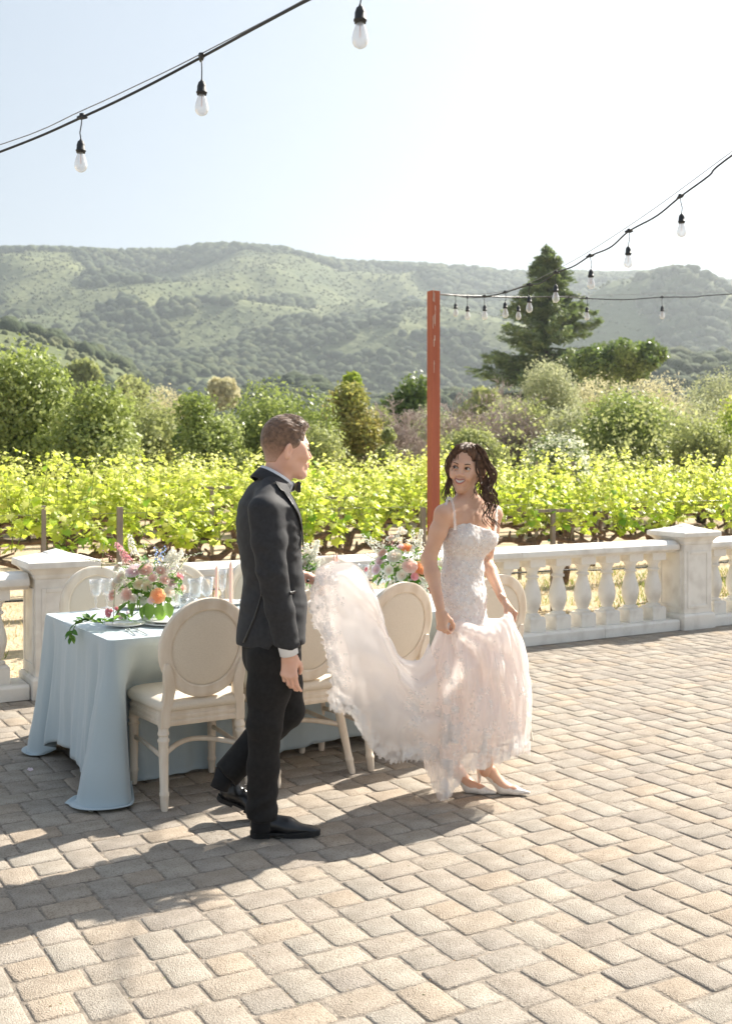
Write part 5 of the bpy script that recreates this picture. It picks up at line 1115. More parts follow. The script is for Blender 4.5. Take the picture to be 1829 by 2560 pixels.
def hand_sdf(curl=(.25, .35, .25), per=None, thumb=0.0, left=False, spread=1.0, slim=1.0):
    s = SDF((-.05, -.07, -.13), (.21, .085, .06), .0022)
    s.cone((-.05, 0, 0), (.012, 0, 0), .021 * slim, .021 * slim, k=.01, sq=((0, 1, 0), 1.25))
    ys = [.029, .010, -.009, -.027]; ln = [.94, 1.05, .98, .78]; mx = [.088, .091, .087, .080]
    for i in range(4):
        y0 = ys[i] * slim; s.cone((.005, y0 * .55, 0), (mx[i], y0, .002), .0135, .0112 * (.9 if i == 3 else 1) * slim, k=.014)
        a = 0; p = Vector((mx[i], y0, .002)); c = per[i] if per else curl; s.ell(p + Vector((0, 0, .004)), (.010, .009, .008), k=.008)
        r = .0092 * slim * (.88 if i == 3 else 1); ang = (i - 1.5) * -.06 * spread
        for j, L in enumerate((.042, .027, .022)):
            a += c[j]; d = Vector((math.cos(a) * math.cos(ang), math.sin(ang), -math.sin(a))); q = p + d * L * ln[i]; r2 = r * (.90, .88, .82)[j]
            s.cone(p, q, r, r2, k=.005 if j else .007); p = q; r = r2
    s.ell((.035, .0, -.008), (.042, .034, .014), k=.014); s.ell((.030, .024, -.014), (.030, .014, .014), k=.014)
    t = Vector((.020, .026, -.010)); 
    for (d, L, r, r2) in ((Vector((.70, .62 - thumb, -.30 - thumb)), .040, .0135, .0110), (Vector((.85, .35 - thumb, -.25 - thumb)), .030, .0110, .0095), (Vector((.95, .05 - thumb, -.2 - .4 * thumb)), .024, .0095, .0078)):
        q = t + d.normalized() * L; s.cone(t, q, r, r2, k=.008); t = q
    V, F = s.surf(); V = relax(V, F, 1, .4)
    if left: V = V * np.array([1, -1, 1]); F = F[:, ::-1]
    return V, F
def hand_m(fwd, dors):
    x = Vector(fwd).normalized(); z = Vector(dors); z = (z - x * z.dot(x)).normalized(); y = z.cross(x)
    return np.array([[x.x, y.x, z.x], [x.y, y.y, z.y], [x.z, y.z, z.z]])
def merge(parts):
    V = []; F = []; n = 0
    for v, f in parts: V.append(v); F.append(np.asarray(f) + n); n += len(v)
    return np.vstack(V), np.vstack(F)
from mathutils.bvhtree import BVHTree
def bvh(V, F): return BVHTree.FromPolygons([tuple(map(float, v)) for v in V], [tuple(map(int, f)) for f in F])
def patch(tree, left, right, nu, nv, off, near=0.0, lo=3.0, back=None):
    """a sheet that lies on a built surface: rows between two edge lines given as sight lines from the patio"""
    Lp = spline(np.array(left, float), nv); Rp = spline(np.array(right, float), nv); V = []; 
    for j in range(nv):
        for i in range(nu):
            q = Lp[j] + (Rp[j] - Lp[j]) * i / (nu - 1); d = (at(q[0], q[1], 1.0) - Vector((0, 0, CAMH))).normalized()
            hit = tree.ray_cast(Vector((0, 0, CAMH)) + d * lo, d)
            if hit[0] is None: hit = (V and (Vector(V[-1]), Vector((0, -1, 0)))) or (at(q[0], q[1], back or 4.7), Vector((0, -1, 0)))
            nrm = hit[1]; nrm = -nrm if nrm.dot(d) > 0 else nrm; V.append(tuple(hit[0] + nrm * off))
    F = [(j * nu + i, j * nu + i + 1, (j + 1) * nu + i + 1, (j + 1) * nu + i) for j in range(nv - 1) for i in range(nu - 1)]; return np.array(V), F
# ================================================================== the man
gf = Vector((.906, .423, 0)); gr = Vector((.423, -.906, 0)); GY = 4.75; GX0 = -.404
def GP(px, py, side=0.0):
    Y = GY
    for _ in range(6): Y = GY + .466 * ((px - CX) / FPX * Y - GX0) - side * 1.10
    return at(px, py, Y)
man = empty('person', tuple(gnd(690, 2088)), 0, 'man in a charcoal tuxedo walking past the table, looking at the bride', 'person')
m_suit = mat('charcoal_wool', (.030, .031, .035), (.022, .023, .026), scale=60, rough=.72, spec=.3, sheen=.06, bump=.12, bscale=700, bdist=.0008)
m_suit2 = mat('black_wool', (.016, .015, .0145), (.011, .010, .010), scale=60, rough=.75, spec=.25, sheen=.04, bump=.12, bscale=700, bdist=.0008)
m_satin = mat('dark_satin_edge', (.012, .011, .011), rough=.4, spec=.5); m_shirt = mat('white_shirt_cotton', (.80, .81, .83), rough=.75, bump=.05, bscale=400, bdist=.0006)
m_shoe = mat('black_polished_leather', (.012, .012, .013), rough=.30, spec=.5, coat=.15, bump=.04, bscale=60, bdist=.001); m_sole = mat('black_rubber_sole', (.015, .015, .015), rough=.7)
def wr(P, fr, ax, seed, sharp_=1.0):
    ax = np.array(ax, float); ax /= np.linalg.norm(ax); return vnoise(np.asarray(P) * (1 - .0) + (np.asarray(P) @ ax)[:, None] * ax * 2.2, seed, fr)
# jacket
s = SDF((-.85, 4.35, .70), (.05, 5.25, 1.66), .0062)
TOR = [(668, 1236, .066, .16), (667, 1262, .100, .185), (670, 1303, .120, .195), (673, 1350, .120, .188), (677, 1400, .115, .172), (684, 1449, .117, .165), (684, 1515, .130, .175), (677, 1580, .134, .185), (674, 1640, .137, .19)]
for i in range(len(TOR) - 1):
    a, b = TOR[i], TOR[i + 1]; s.cone(GP(a[0], a[1]), GP(b[0], b[1]), a[2], b[2], k=.03, sq=(gr, (a[3] / a[2] + b[3] / b[2]) / 2))
for sd_ in (-1, 1): s.cone(GP(684, 1212, .03 * sd_), GP(664, 1252, .150 * sd_), .052, .050, k=.04)
s.half(GP(677, 1607), Vector((.03, 0, -1)))
F0 = s.F.copy()
nearS, nearE, nearW = GP(664, 1276, .185), GP(680, 1430, .225), GP(719, 1616, .205)
s.chain([nearS, nearS.lerp(nearE, .5), nearE, nearE.lerp(nearW, .5), nearW], [.068, .064, .056, .053, .048], k=.018, sq=(gf, 1.10))
farS, farE, farW = GP(672, 1276, -.185), GP(690, 1420, -.22), GP(744, 1442, -.19)
s.chain([farS, farE, farW], [.066, .052, .036], k=.02)
# far sleeve ends at its wrist, near sleeve at the cuff
def clip_near(s, p, n, c, rad):
    sl_, P = s.region(np.array(c) - rad, np.array(c) + rad); n = np.array(n, np.float32); n /= np.linalg.norm(n); d = (P - np.array(p, np.float32)) @ n; m_ = np.linalg.norm(P - np.array(c, np.float32), axis=-1) < rad
    s.F[sl_] = np.where(m_, np.maximum(s.F[sl_], d), s.F[sl_])
dn = (nearW - nearE).normalized(); clip_near(s, nearW, dn + Vector((-.28, 0, 0)), nearW + dn * .04, .085)
# crease where the sleeve lies on the body, vent, front edge
for (pts, r) in (([(636, 1330, .150), (644, 1378, .165), (646, 1420, .170)], .006), ([(653, 1486, .145), (632, 1545, .152), (607, 1612, .150)], .0075)):
    q = [GP(*p) for p in pts]; 
    for i in range(len(q) - 1): s.cone(q[i], q[i + 1], r * .6, r, k=.01, mode='s')
def jw(P):
    z = P[:, 2]; x = P[:, 0]; side = (P - np.array(GP(676, 1400))) @ np.array(gr)
    el = np.exp(-((z - nearE.z) / .13) ** 2) * (side > .14); wa = np.exp(-((z - GP(680, 1449).z) / .10) ** 2) * (side < .17)
    d1 = np.sin((z * 1.0 + x * .75) * 95 + 3 * vnoise(P, 3, 9)); d2 = np.sin((z - x * .9) * 62 + 3 * vnoise(P, 5, 7)); ridge_ = 1 - np.abs(vnoise(P * np.array([1, 1, 2.3]) + (x * .9)[:, None] * np.array([0, 0, 1.]), 8, 11))
    return -(el * .0013 * d1 + wa * .0018 * d2) - .0036 * (ridge_ - .5) + .0012 * vnoise(P, 4, 30)
s.disp(jw, .03)
V, F = s.surf(); V = relax(V, F, 2, .45); jacket = obj('jacket', V, F, m_suit, man, True, world=True); JT = bvh(V, F)
# lapel, collar roll and edges
def strip(left, right, name, m, off=.004, nu=6, nv=22, par=man, tree=JT, thick=.003, **kw):
    V, F = patch(tree, left, right, nu, nv, off, **kw); o = obj(name, V, F, m, par, True, world=True)
    if thick: md = o.modifiers.new('thick', 'SOLIDIFY'); md.thickness = thick; md.offset = 0
    return o
strip([(686, 1206), (697, 1226), (706, 1232), (712, 1240), (727, 1262), (742, 1290), (751, 1330), (753, 1372)], [(714, 1212), (722, 1226), (728, 1236), (734, 1246), (746, 1272), (753, 1300), (757, 1335), (757, 1375)], 'lapel', m_suit, .006)
strip([(684, 1204), (696, 1225), (705, 1231), (711, 1240), (726, 1262), (741, 1290), (750, 1330), (752, 1372)], [(686, 1206), (698, 1225), (707, 1231), (713, 1240), (728, 1262), (743, 1290), (752, 1330), (754, 1372)], 'lapel_edge', m_satin, .009, 2, 26)
strip([(654, 1484), (636, 1540), (608, 1606)], [(657, 1486), (640, 1542), (613, 1608)], 'vent_edge', m_satin, .003, 2, 18, thick=.002)
strip([(722, 1480), (737, 1476)], [(724, 1486), (738, 1482)], 'pocket_flap', m_satin, .003, 3, 4)
k = MB(); p = GP(769, 1452, .04); k.tube([p - gf * .004, p + gf * .004], .007, 10); k.build('button', m_satin, man, world=True)
# collars round the neck
NB, NF = GP(652, 1176), GP(722, 1222); nc_ = (NB + NF) / 2; NR = (NF - NB).length / 2
def band(name, m, r0, r1, h0, h1, drop=.0, th=.004, a0=0, a1=360, n=48, par=man, mid=nc_, fwd=(NF - NB).normalized(), side=gr, lat=.060):
    V = []; F = []; up = Vector(side).cross(fwd).normalized(); up = up if up.z > 0 else -up
    for i in range(n + 1):
        a = R(a0 + (a1 - a0) * i / n); ca, sa = math.cos(a), math.sin(a)
        for (rr, hh) in ((r0, h0), ((r0 + r1) / 2 + .001, (h0 + h1) / 2), (r1, h1)):
            V.append(tuple(mid + fwd * (ca * (NR * rr)) + side * (sa * lat * rr) + up * (hh - drop * max(0, ca) ** 2)))
    for i in range(n):
        for q in range(2): b = i * 3 + q; F.append((b, b + 3, b + 4, b + 1))
    o = obj(name, np.array(V), F, m, par, True, world=True); md = o.modifiers.new('thick', 'SOLIDIFY'); md.thickness = th; md.offset = 0; return o
band('shirt_collar', m_shirt, 1.06, 1.16, .022, -.024, a0=8, a1=352, lat=.068)
band('jacket_collar', m_suit, 1.13, 1.27, .008, -.042, a0=50, a1=310, lat=.072, th=.006)
bt = GP(728, 1217, .0); k = MB()
for sg in (-1, 1): k.loft([[tuple(bt + gf * .018 + gr * (sg * w_) + gf * dx + Vector((0, 0, dz * h_))) for dx, dz in ((-.006, -1), (.006, -1), (.006, 1), (-.006, 1))] for w_, h_ in ((.004, .010), (.02, .018), (.045, .024), (.055, .020))])
k.build('bow_tie', m_satin, man, world=True, bevel=.002)
# shirt cuff and trousers
k = MB(); cw = nearW; ax = dn; u = gf - ax * gf.dot(ax); u.normalize(); v = ax.cross(u); rings = []
for (t_, r) in ((-.03, .040), (.034, .0385), (.036, .036), (-.02, .035)): rings.append([tuple(cw + ax * t_ + u * (math.cos(a) * r * 1.02 + t_ * .28 * 0) + v * (math.sin(a) * r)) for a in np.linspace(0, 2 * math.pi, 28, endpoint=False)])
k.loft(rings, cap=False); k.build('shirt_cuff', m_shirt, man, world=True)
s = SDF((-.85, 4.45, .03), (.02, 5.25, 1.02), .006)
s.cone(GP(678, 1560), GP(678, 1640), .120, .118, k=.03, sq=(gr, 1.45))
nh, nk, na = GP(682, 1640, .085), GP(662, 1810, .100), GP(654, 2046, .095)
s.chain([nh, nh.lerp(nk, .5), nk, nk.lerp(na, .45), na], [.098, .080, .064, .057, .060], k=.03, sq=(gf, 1.10))
fh, fk, fa = GP(692, 1640, -.085), GP(716, 1775, -.09), GP(572, 1930, -.09)
s.chain([fh, fh.lerp(fk, .5), fk, fk.lerp(fa, .5), fa], [.098, .088, .076, .068, .064], k=.025)
cutn = GP(654, 2047, .095); clip_near(s, cutn, (-.12, 0, -1), cutn - Vector((0, 0, .03)), .115)
fd = (fa - fk).normalized(); cutf = GP(560, 1934, -.09); clip_near(s, cutf, fd, cutf + fd * .04, .115)
def tw(P):
    z = P[:, 2]; x = P[:, 0]; kn = np.exp(-((z - nk.z) / .12) ** 2); hm = np.exp(-((z - .16) / .09) ** 2)
    cr = np.exp(-((x - (nk.x + .055)) / .012) ** 2) * 0
    return -(kn * .0014 * np.sin((z + x * .8) * 70 + 3 * vnoise(P, 6, 8)) + hm * .0036 * np.sin((z - x * .6) * 75 + 2.5 * vnoise(P, 7, 9))) - .004 * (1 - np.abs(vnoise(P * np.array([1, 1, .45]), 9, 13)) - .5) + .001 * vnoise(P, 5, 30)
s.disp(tw, .03); s.build('trousers', m_suit2, man, 2, .45)
# shoes
def shoe_sdf():
    s = SDF((-.03, -.07, -.01), (.33, .07, .15), .0035)
    s.ell((.045, 0, .045), (.050, .036, .045), k=.02); s.cone((.05, 0, .05), (.16, 0, .040), .036, .032, k=.03, sq=((0, 1, 0), 1.08)); s.cone((.16, 0, .028), (.25, -.002, .019), .034, .018, k=.03, sq=((0, 1, 0), 1.30)); s.ell((.265, -.002, .018), (.036, .027, .013), k=.02)
    s.cone((.055, 0, .06), (.045, 0, .085), .038, .036, k=.02); s.cone((.10, 0, .074), (.155, 0, .058), .014, .012, k=.02)
    s.half((0, 0, .016), (0, 0, -1)); V, F = s.surf(); V = relax(V, F, 2, .4); return V, F
SV, SF = shoe_sdf()
def sole_mesh():
    out = []; n = 40
    pr = [(0, .034), (.03, .038), (.07, .036), (.12, .036), (.18, .044), (.23, .044), (.27, .036), (.295, .018), (.303, .004)]
    xs = np.array([p[0] for p in pr]); ws = np.array([p[1] for p in pr]); xx = .303 * (1 - np.cos(np.linspace(0, np.pi, n))) / 2; ww = np.interp(xx, xs, ws) * np.where(xx < .02, np.sqrt(np.clip(xx / .02, 0, 1)), 1)
    loop = [(x - .006, w) for x, w in zip(xx, ww)] + [(x - .006, -w - .003) for x, w in zip(xx[::-1], ww[::-1])]
    k = MB(); k.loft([[(x, y, z) for x, y in loop] for z in (.008, .019)]); k.loft([[(x, y, z) for x, y in [(x, y) for x, y in loop if x < .085]] for z in (-.004, .009)]); k.loft([[(x, y, z) for x, y in [(x, y) for x, y in loop if x > .13]] for z in (-.002, .009)]); return np.array(k.V), k.F
OVs, OFs = sole_mesh()
def put_shoe(heel, fwd, up, par, sc=1.0):
    M = frame(fwd, up); sh = obj('shoe', xf(SV, M, heel, sc), SF, m_shoe, par, True, world=True)
    o = obj('sole', xf(OVs, M, heel, sc) , OFs, m_sole, par, False, world=True); o.parent = sh; o.location = (0, 0, 0)
    k = MB()
    for i in range(4):
        x = .098 + .018 * i; z = .086 - .009 * i; pts = [(x, -.022, z - .012), (x + .002, -.010, z + .002), (x + .003, 0, z + .005), (x + .002, .010, z + .002), (x, .022, z - .012)]; k.tube([tuple(xf([p], M, heel, sc)[0]) for p in pts], .0022, 5)
    for sg in (-1, 1): k.tube([tuple(xf([p], M, heel, sc)[0]) for p in ((.100, 0, .094), (.096, sg * .016, .104), (.108, sg * .028, .096), (.112, sg * .030, .084), (.104, sg * .014, .090), (.10, 0, .093))], .0022, 5)
    o = k.build('laces', m_satin, par, world=True); o.parent = sh; return sh
hp = gnd(627, 2092, .004); hp.y += .0; toe_dir = Vector((.985, .06, 0)); put_shoe(hp + Vector((0, .02, 0)), toe_dir, (0, 0, 1), man, .985)
hp2 = at(546, 1993, 4.90); tp = gnd(655, 2040, .02); d2 = (tp - hp2).normalized(); put_shoe(hp2, d2, (.45, -.1, .9), man, .93)
m_sock = mat('black_sock', (.012, .012, .014), rough=.9)
for pts in (((627 + 26, 2030), (627 + 24, 2078), .095), ((566, 1925), (548, 1972), -.09)):
    k = MB(); a_, b_ = GP(pts[0][0], pts[0][1], pts[2]), GP(pts[1][0], pts[1][1], pts[2]); k.tube([a_, a_.lerp(b_, .5), b_], [.044, .041, .040], 16); k.build('sock', m_sock, man, world=True)
# head and hand: one skin mesh
HV0, HFc = head_sdf(1.0); hM = frame(Vector((.945, .318, -.05)), (.04, 0, 1)); hc = GP(715, 1124, 0); 
hV = xf(HV0, hM, hc, 1.02)
hd = Vector((.02, .06, -1)); hV1, hF1 = hand_sdf(per=[(.22, .45, .25), (.30, .55, .30), (.36, .55, .30), (.40, .50, .30)], thumb=.45, spread=.9); hw = nearW + dn * .036 + Vector((-.004, 0, 0))
hnM = hand_m(Vector((.03, .02, -1)), Vector((-.05, -1, 0)) + Vector((-.30, 0, 0))); hV2 = xf(hV1, hnM, hw, 1.0)
hV3, hF3 = hand_sdf(curl=(.9, 1.2, .8), thumb=.3, left=True); farhand = xf(hV3, hand_m(Vector((.8, .45, -.35)), Vector((.3, .5, .8))), farW + Vector((.035, .018, .0)), 1.0)
s = SDF((-.85, 4.35, .03), (.05, 5.25, 1.50), .007)
s.cone(GP(684, 1190), GP(676, 1236), .058, .064, k=.03); s.cone(GP(668, 1262), GP(683, 1449), .085, .090, k=.03, sq=(gr, 1.45)); s.cone(GP(683, 1449), GP(682, 1640), .09, .09, k=.03, sq=(gr, 1.5))
s.chain([nearS, nearE, nearW, hw + Vector((0, 0, -.01))], [.045, .038, .028, .021], k=.03); s.cone(GP(676, 1250), nearS, .05, .045, k=.03); s.cone(GP(676, 1250), farS, .05, .045, k=.03); s.chain([farS, farE, farW, farW + Vector((.03, .015, -.005))], [.045, .038, .027, .021], k=.03)
nh0, fh0 = GP(682, 1640, .085), GP(692, 1640, -.085); s.chain([nh0, GP(662, 1810, .100), GP(654, 2020, .095)], [.08, .055, .038], k=.03); s.chain([fh0, GP(716, 1775, -.09), GP(580, 1915, -.09)], [.08, .055, .038], k=.03)
inV, inF = s.surf()
def fuse(parts, voxel, m, par):
    """one continuous skin from overlapping solids"""
    V = np.vstack([p[0] for p in parts]); F = []; n = 0
    for v, f in parts: F += [tuple(int(i) + n for i in q) for q in f]; n += len(v)
    o = bpy.data.objects.new('tmp', mesh_np('tmp', V, F)); COL.objects.link(o); md = o.modifiers.new('r', 'REMESH'); md.mode = 'VOXEL'; md.voxel_size = voxel; md.use_smooth_shade = True
    dg = bpy.context.evaluated_depsgraph_get(); me = bpy.data.meshes.new_from_object(o.evaluated_get(dg)); bpy.data.objects.remove(o)
    co = np.empty(len(me.vertices) * 3, np.float32); me.vertices.foreach_get('co', co); Q = np.array([tuple(p.vertices) for p in me.polygons]); bpy.data.meshes.remove(me)
    return obj('body', relax(co.reshape(-1, 3), Q, 1, .3), Q, m, par, True, world=True)
body = fuse([(hV, HFc), (hV2, hF1), (farhand, hF3), (inV, inF)], .0026, m_skin, man)
def local(pt, M, o, sc=1.0): return Vector(tuple(xf([pt], M, o, sc)[0]))
def face_bits(par, M, o, sc, smile, iris=m_iris, brow=m_brow, look=(1, 0, 0), fem=False):
    for y in (-1, 1):
        k = MB(); c = (.0795, y * .031, .0035); r = .0128; prof = [(r * math.sin(R(-90 + 180 * i / 12)), max(.0002, r * math.cos(R(-90 + 180 * i / 12)))) for i in range(13)]; k.lathe(prof, 16)
        e = obj('eye', xf(np.array(k.V) + np.array(c), M, o, sc), k.F, m_eye, par, True, world=True)
        lk = Vector(look).normalized(); ic = Vector(c) + lk * .0085; k = MB(); k.lathe(prof, 14); obj('iris', xf(np.array(k.V) * .60 + np.array(ic), M, o, sc), k.F, iris, e, True).location = -np.array(par.location)
        k = MB(); pts = [(.0865, y * (.031 + dx), .0035 + dz) for dx, dz in ((-.0150, -.001), (-.009, .0055), (0, .0082), (.009, .0062), (.0165, .0010))]; pts = [(p[0] + .0045 - 22 * (abs(p[1]) - .031) ** 2, p[1], p[2]) for p in pts]
        k.tube([local(p, M, o, sc) for p in pts], [.0007, .0016, .0019, .0019, .0010] if fem else [.0005, .0010, .0012, .0010, .0006], 6); k.build('lash_line', m_lash, par, world=True)
        k = MB(); pts = [(.094 - 16 * (abs(yy) - .02) ** 2 - .10 * max(0, abs(yy) - .04), y * abs(yy), zz) for yy, zz in ((.012, .0205), (.022, .0245), (.034, .0275), (.043, .0255), (.051, .020))]
        k.tube([local(p, M, o, sc) for p in pts], [.0018, .0028, .0026, .0020, .0010] if fem else [.002, .0034, .0034, .0028, .0015], 6, flat=((0, 0, 1), .9)); k.build('eyebrow', brow, par, world=True)
    for y in (-1, 1):
        for (la0, la1) in ((86, 24 if not fem else 20), (-86, -26)):
            V = []; r = .0139; nL = 6; nA = 14
            for j in range(nL + 1):
                for i in range(nA + 1):
                    az = R(-80 + 160 * i / nA); la = R(la0 + (la1 * math.cos(az * 1.0) ** .6 - la0) * j / nL) if abs(az) < R(79) else R(la0 * .2); V.append((.0795 + r * math.cos(la) * math.cos(az), y * .031 + r * math.cos(la) * math.sin(az), .0035 + r * math.sin(la)))
            F = [(j * (nA + 1) + i, j * (nA + 1) + i + 1, (j + 1) * (nA + 1) + i + 1, (j + 1) * (nA + 1) + i) for j in range(nL) for i in range(nA)]; obj('eyelid', xf(np.array(V), M, o, sc), F, m_skin2 if fem else m_skin, par, True, world=True)
    lp = m_lip if fem else m_lipn; wd = .028 if smile else .021; up_ = .0105 if smile else .004
    def lip(f): return (.1035 - 14 * (f * wd) ** 2, f * wd)
    for nm, pts, rr in (('upper_lip', [(f, -.0560 + up_ * abs(f) ** 1.6 * .75 + (.0012 if abs(f) > .1 else 0)) for f in (-1, -.6, -.25, 0, .25, .6, 1)], .0026), ('lower_lip', [(f, -.0735 + (up_ + .0100) * abs(f) ** 2.2) for f in (-1, -.6, -.25, 0, .25, .6, 1)], .0036)):
        if not smile: pts = [(f, z if nm == 'upper_lip' else z + .004) for f, z in pts]
        k = MB(); k.tube([local((lip(f)[0] - (.001 if nm == 'lower_lip' else 0), lip(f)[1], z), M, o, sc) for f, z in pts], [rr * .35, rr * .85, rr, rr * .9, rr, rr * .85, rr * .35], 8); k.build(nm, lp, par, world=True)
    if smile:
        k = MB(); V = []; n = 13
        for j in range(4):
            for i in range(n):
                f = -1 + 2 * i / (n - 1); y = f * wd * .93; zt_ = -.0565 + up_ * abs(f) ** 1.6 * .8; zb = -.0720 + (up_ + .0100) * abs(f) ** 2.2; z = zt_ + (zb - zt_) * j / 3; V.append((.0985 - 15 * y * y + .0008 * math.cos(i * math.pi), y, z))
        F = [(j * n + i, j * n + i + 1, (j + 1) * n + i + 1, (j + 1) * n + i) for j in range(3) for i in range(n - 1)]; obj('teeth', xf(np.array(V), M, o, sc), F, m_teeth, par, True, world=True)
face_bits(man, hM, hc, 1.02, False, fem=False)
m_hairm = mat('short_brown_hair', (.22, .13, .08), (.085, .048, .029), scale=55, rough=.55, spec=.45, bump=.8, bscale=130, bdist=.003, stretch=(1, 1, 1), detail=6, sheen=.3)
s = SDF((-.14, -.11, -.09), (.135, .11, .175), .0026)
s.ell((-.011, 0, .036), (.1015, .0815, .0895), k=.01); s.ell((-.01, 0, .080), (.088, .073, .062), k=.03); s.cone((-.024, 0, .005), (-.032, 0, -.075), .067, .0605, k=.02); s.ell((.008, .068, .018), (.034, .012, .03), k=.015); s.ell((.008, -.068, .018), (.034, .012, .03), k=.015); s.cone((-.02, 0, .106), (.048, .004, .108), .033, .022, k=.03, sq=((0, 1, 0), 1.6)); s.cone((.045, 0, .104), (.084, .0, .108), .018, .008, k=.02, sq=((0, 1, 0), 2.2))
def hcut(s):
    sl_, P = s.region(s.lo, s.lo + s.n * s.h); x, y, z = P[..., 0], P[..., 1], P[..., 2]
    front = x - (.070 + .05 * np.clip((z - .080) / .03, 0, 1)); side = 0
    low = (-.002 + .9 * np.clip(x - .038, 0, 1)) - z; low = np.where(x < -.02, (-.058 + 1.0 * np.clip(x + .055, 0, 1) * 1.9) - z, low)
    s.F = np.maximum(np.maximum(s.F, np.where(z < .080, x - (.050 + .25 * np.clip(z, 0, .08)), front)), low * .7)
hcut(s)
def hn(P):
    q = P.copy(); a = np.arctan2(q[:, 1], q[:, 0] + .02); st = vnoise(np.stack([q[:, 0] * .35, q[:, 1] * 1.3, q[:, 2] * .8], 1), 4, 150); return -.0011 * st * np.clip((q[:, 2] + .01) / .06, .1, 2.0) + .003 * np.clip((.02 - q[:, 2]) / .06, 0, 1)
s.disp(hn, .02); V, F = s.surf(); V = relax(V, F, 1, .3); obj('hair', xf(V, hM, hc, 1.02), F, m_hairm, man, True, world=True)
def fade(m, z0, z1, skin):
    N = m.node_tree.nodes; L = m.node_tree.links; b = N['Principled BSDF']; src = b.inputs['Base Color'].links[0].from_socket; tc = N.new('ShaderNodeTexCoord'); sp = N.new('ShaderNodeSeparateXYZ'); L.new(tc.outputs['Object'], sp.inputs[0])
    n = N.new('ShaderNodeTexNoise'); n.inputs['Scale'].default_value = 300; L.new(tc.outputs['Object'], n.inputs[0]); mr = N.new('ShaderNodeMapRange'); mr.inputs[1].default_value = z0; mr.inputs[2].default_value = z1; L.new(sp.outputs[2], mr.inputs[0])
    ad = N.new('ShaderNodeMath'); ad.operation = 'MULTIPLY_ADD'; ad.use_clamp = True; L.new(n.outputs['Fac'], ad.inputs[0]); ad.inputs[1].default_value = .5; s2 = N.new('ShaderNodeMath'); s2.operation = 'SUBTRACT'; L.new(mr.outputs[0], s2.inputs[0]); s2.inputs[1].default_value = .25; L.new(s2.outputs[0], ad.inputs[2])
    mx = N.new('ShaderNodeMix'); mx.data_type = 'RGBA'; L.new(ad.outputs[0], mx.inputs[0]); mx.inputs[6].default_value = (*skin, 1); L.new(src, mx.inputs[7]); L.new(mx.outputs[2], b.inputs['Base Color'])
fade(m_hairm, hc.z - .075, hc.z + .035, (.60, .36, .26))
# swept strands on top
k = MB(); rd = random.Random(3)
for i in range(420):
    x0 = rd.uniform(-.09, .06); y0 = rd.uniform(-.062, .062); z0 = .036 + .1 * math.sqrt(max(.05, 1 - ((x0 + .013) / .108) ** 2 - (y0 / .086) ** 2)); q0 = Vector((x0, y0, z0 + .001 + .012 * (x0 > -.03))); L = rd.uniform(.025, .045)
    dd = Vector((1, rd.uniform(-.10, .10), .0 - (x0 + .01) * .9)); pts = [q0 + dd * (L * f) + Vector((0, 0, .004 * math.sin(3 * f) - .010 * f * f * (x0 > .02))) for f in (0, .35, .7, 1)]
    k.tube([local(p, hM, hc, 1.02) for p in pts], [.0006, .0010, .0009, .0003], 4)
k.build('swept_strands', m_hairm, man, world=True)['kind'] = 'stuff'
# ================================================================== the bride
bfw = Vector((.75, -.66, 0)); brt = Vector((-.66, -.75, 0)); BY = 5.27
def BP(px, py, dy=0.0): return at(px, py, BY + dy)
woman = empty('person', tuple(gnd(1215, 1985)), 0, 'bride in a blush lace gown, lifting her skirt and looking back', 'person')
m_dress = None
# skin: shoulders, arms, legs, head, hands
s = SDF((.12, 4.88, .84), (.78, 5.72, 1.52), .0045)
s.cone(BP(1170, 1300), BP(1163, 1345), .085, .082, k=.03, sq=(brt, 1.45)); s.cone(BP(1163, 1345), BP(1155, 1430), .082, .075, k=.03, sq=(brt, 1.35))
s.cone(BP(1168, 1268), BP(1170, 1300), .055, .075, k=.03, sq=(brt, 1.9))
s.cone(BP(1165, 1222, -.01), BP(1170, 1262), .046, .056, k=.03)
S1, E1, W1 = BP(1108, 1290, -.13), BP(1071, 1398, -.12), BP(1100, 1522, -.22)
S2, E2, W2 = BP(1232, 1288, .13), BP(1213, 1400, .22), BP(1256, 1497, -.02)
s.cone(BP(1160, 1262, 0), S1 + Vector((0, 0, .012)), .042, .043, k=.04); s.cone(BP(1175, 1262, 0), S2 + Vector((0, 0, .012)), .042, .043, k=.04)
s.chain([S1, S1.lerp(E1, .35), E1, E1.lerp(W1, .3), W1], [.042, .040, .034, .034, .0215], k=.02)
s.chain([S2, S2.lerp(E2, .35), E2, E2.lerp(W2, .3), W2], [.044, .040, .033, .032, .0205], k=.02)
# collar bones and breast line
for a, b in ((BP(1163, 1266, -.055), BP(1118, 1262, -.11)), (BP(1178, 1266, -.05), BP(1222, 1266, .06))): s.cone(a, b, .009, .008, k=.022)
for c in (BP(1160, 1350, -.072), BP(1209, 1350, .0)): s.ell(c, (.050, .050, .050), k=.05)
s.cone(BP(1190, 1290, -.09), BP(1188, 1322, -.10), .004, .006, k=.015, mode='s')
bV, bF = s.surf(); bV = relax(bV, bF, 2, .45)
HB, HBF = head_sdf(.945, True, True); bM = frame(Vector((-.33, -.94, -.02)), (.12, 0, 1)); bc = BP(1163, 1171, -.01); bhV = xf(HB, bM, bc)
rh, rhF = hand_sdf(per=[(.9, 1.1, .6), (1.0, 1.2, .7), (1.05, 1.2, .7), (1.1, 1.1, .7)], thumb=.35, slim=.86); rhV = xf(rh, hand_m(Vector((.10, -.12, -1)), Vector((-.62, -.78, .0))), W1 + Vector((.0, 0, -.016)), .86)
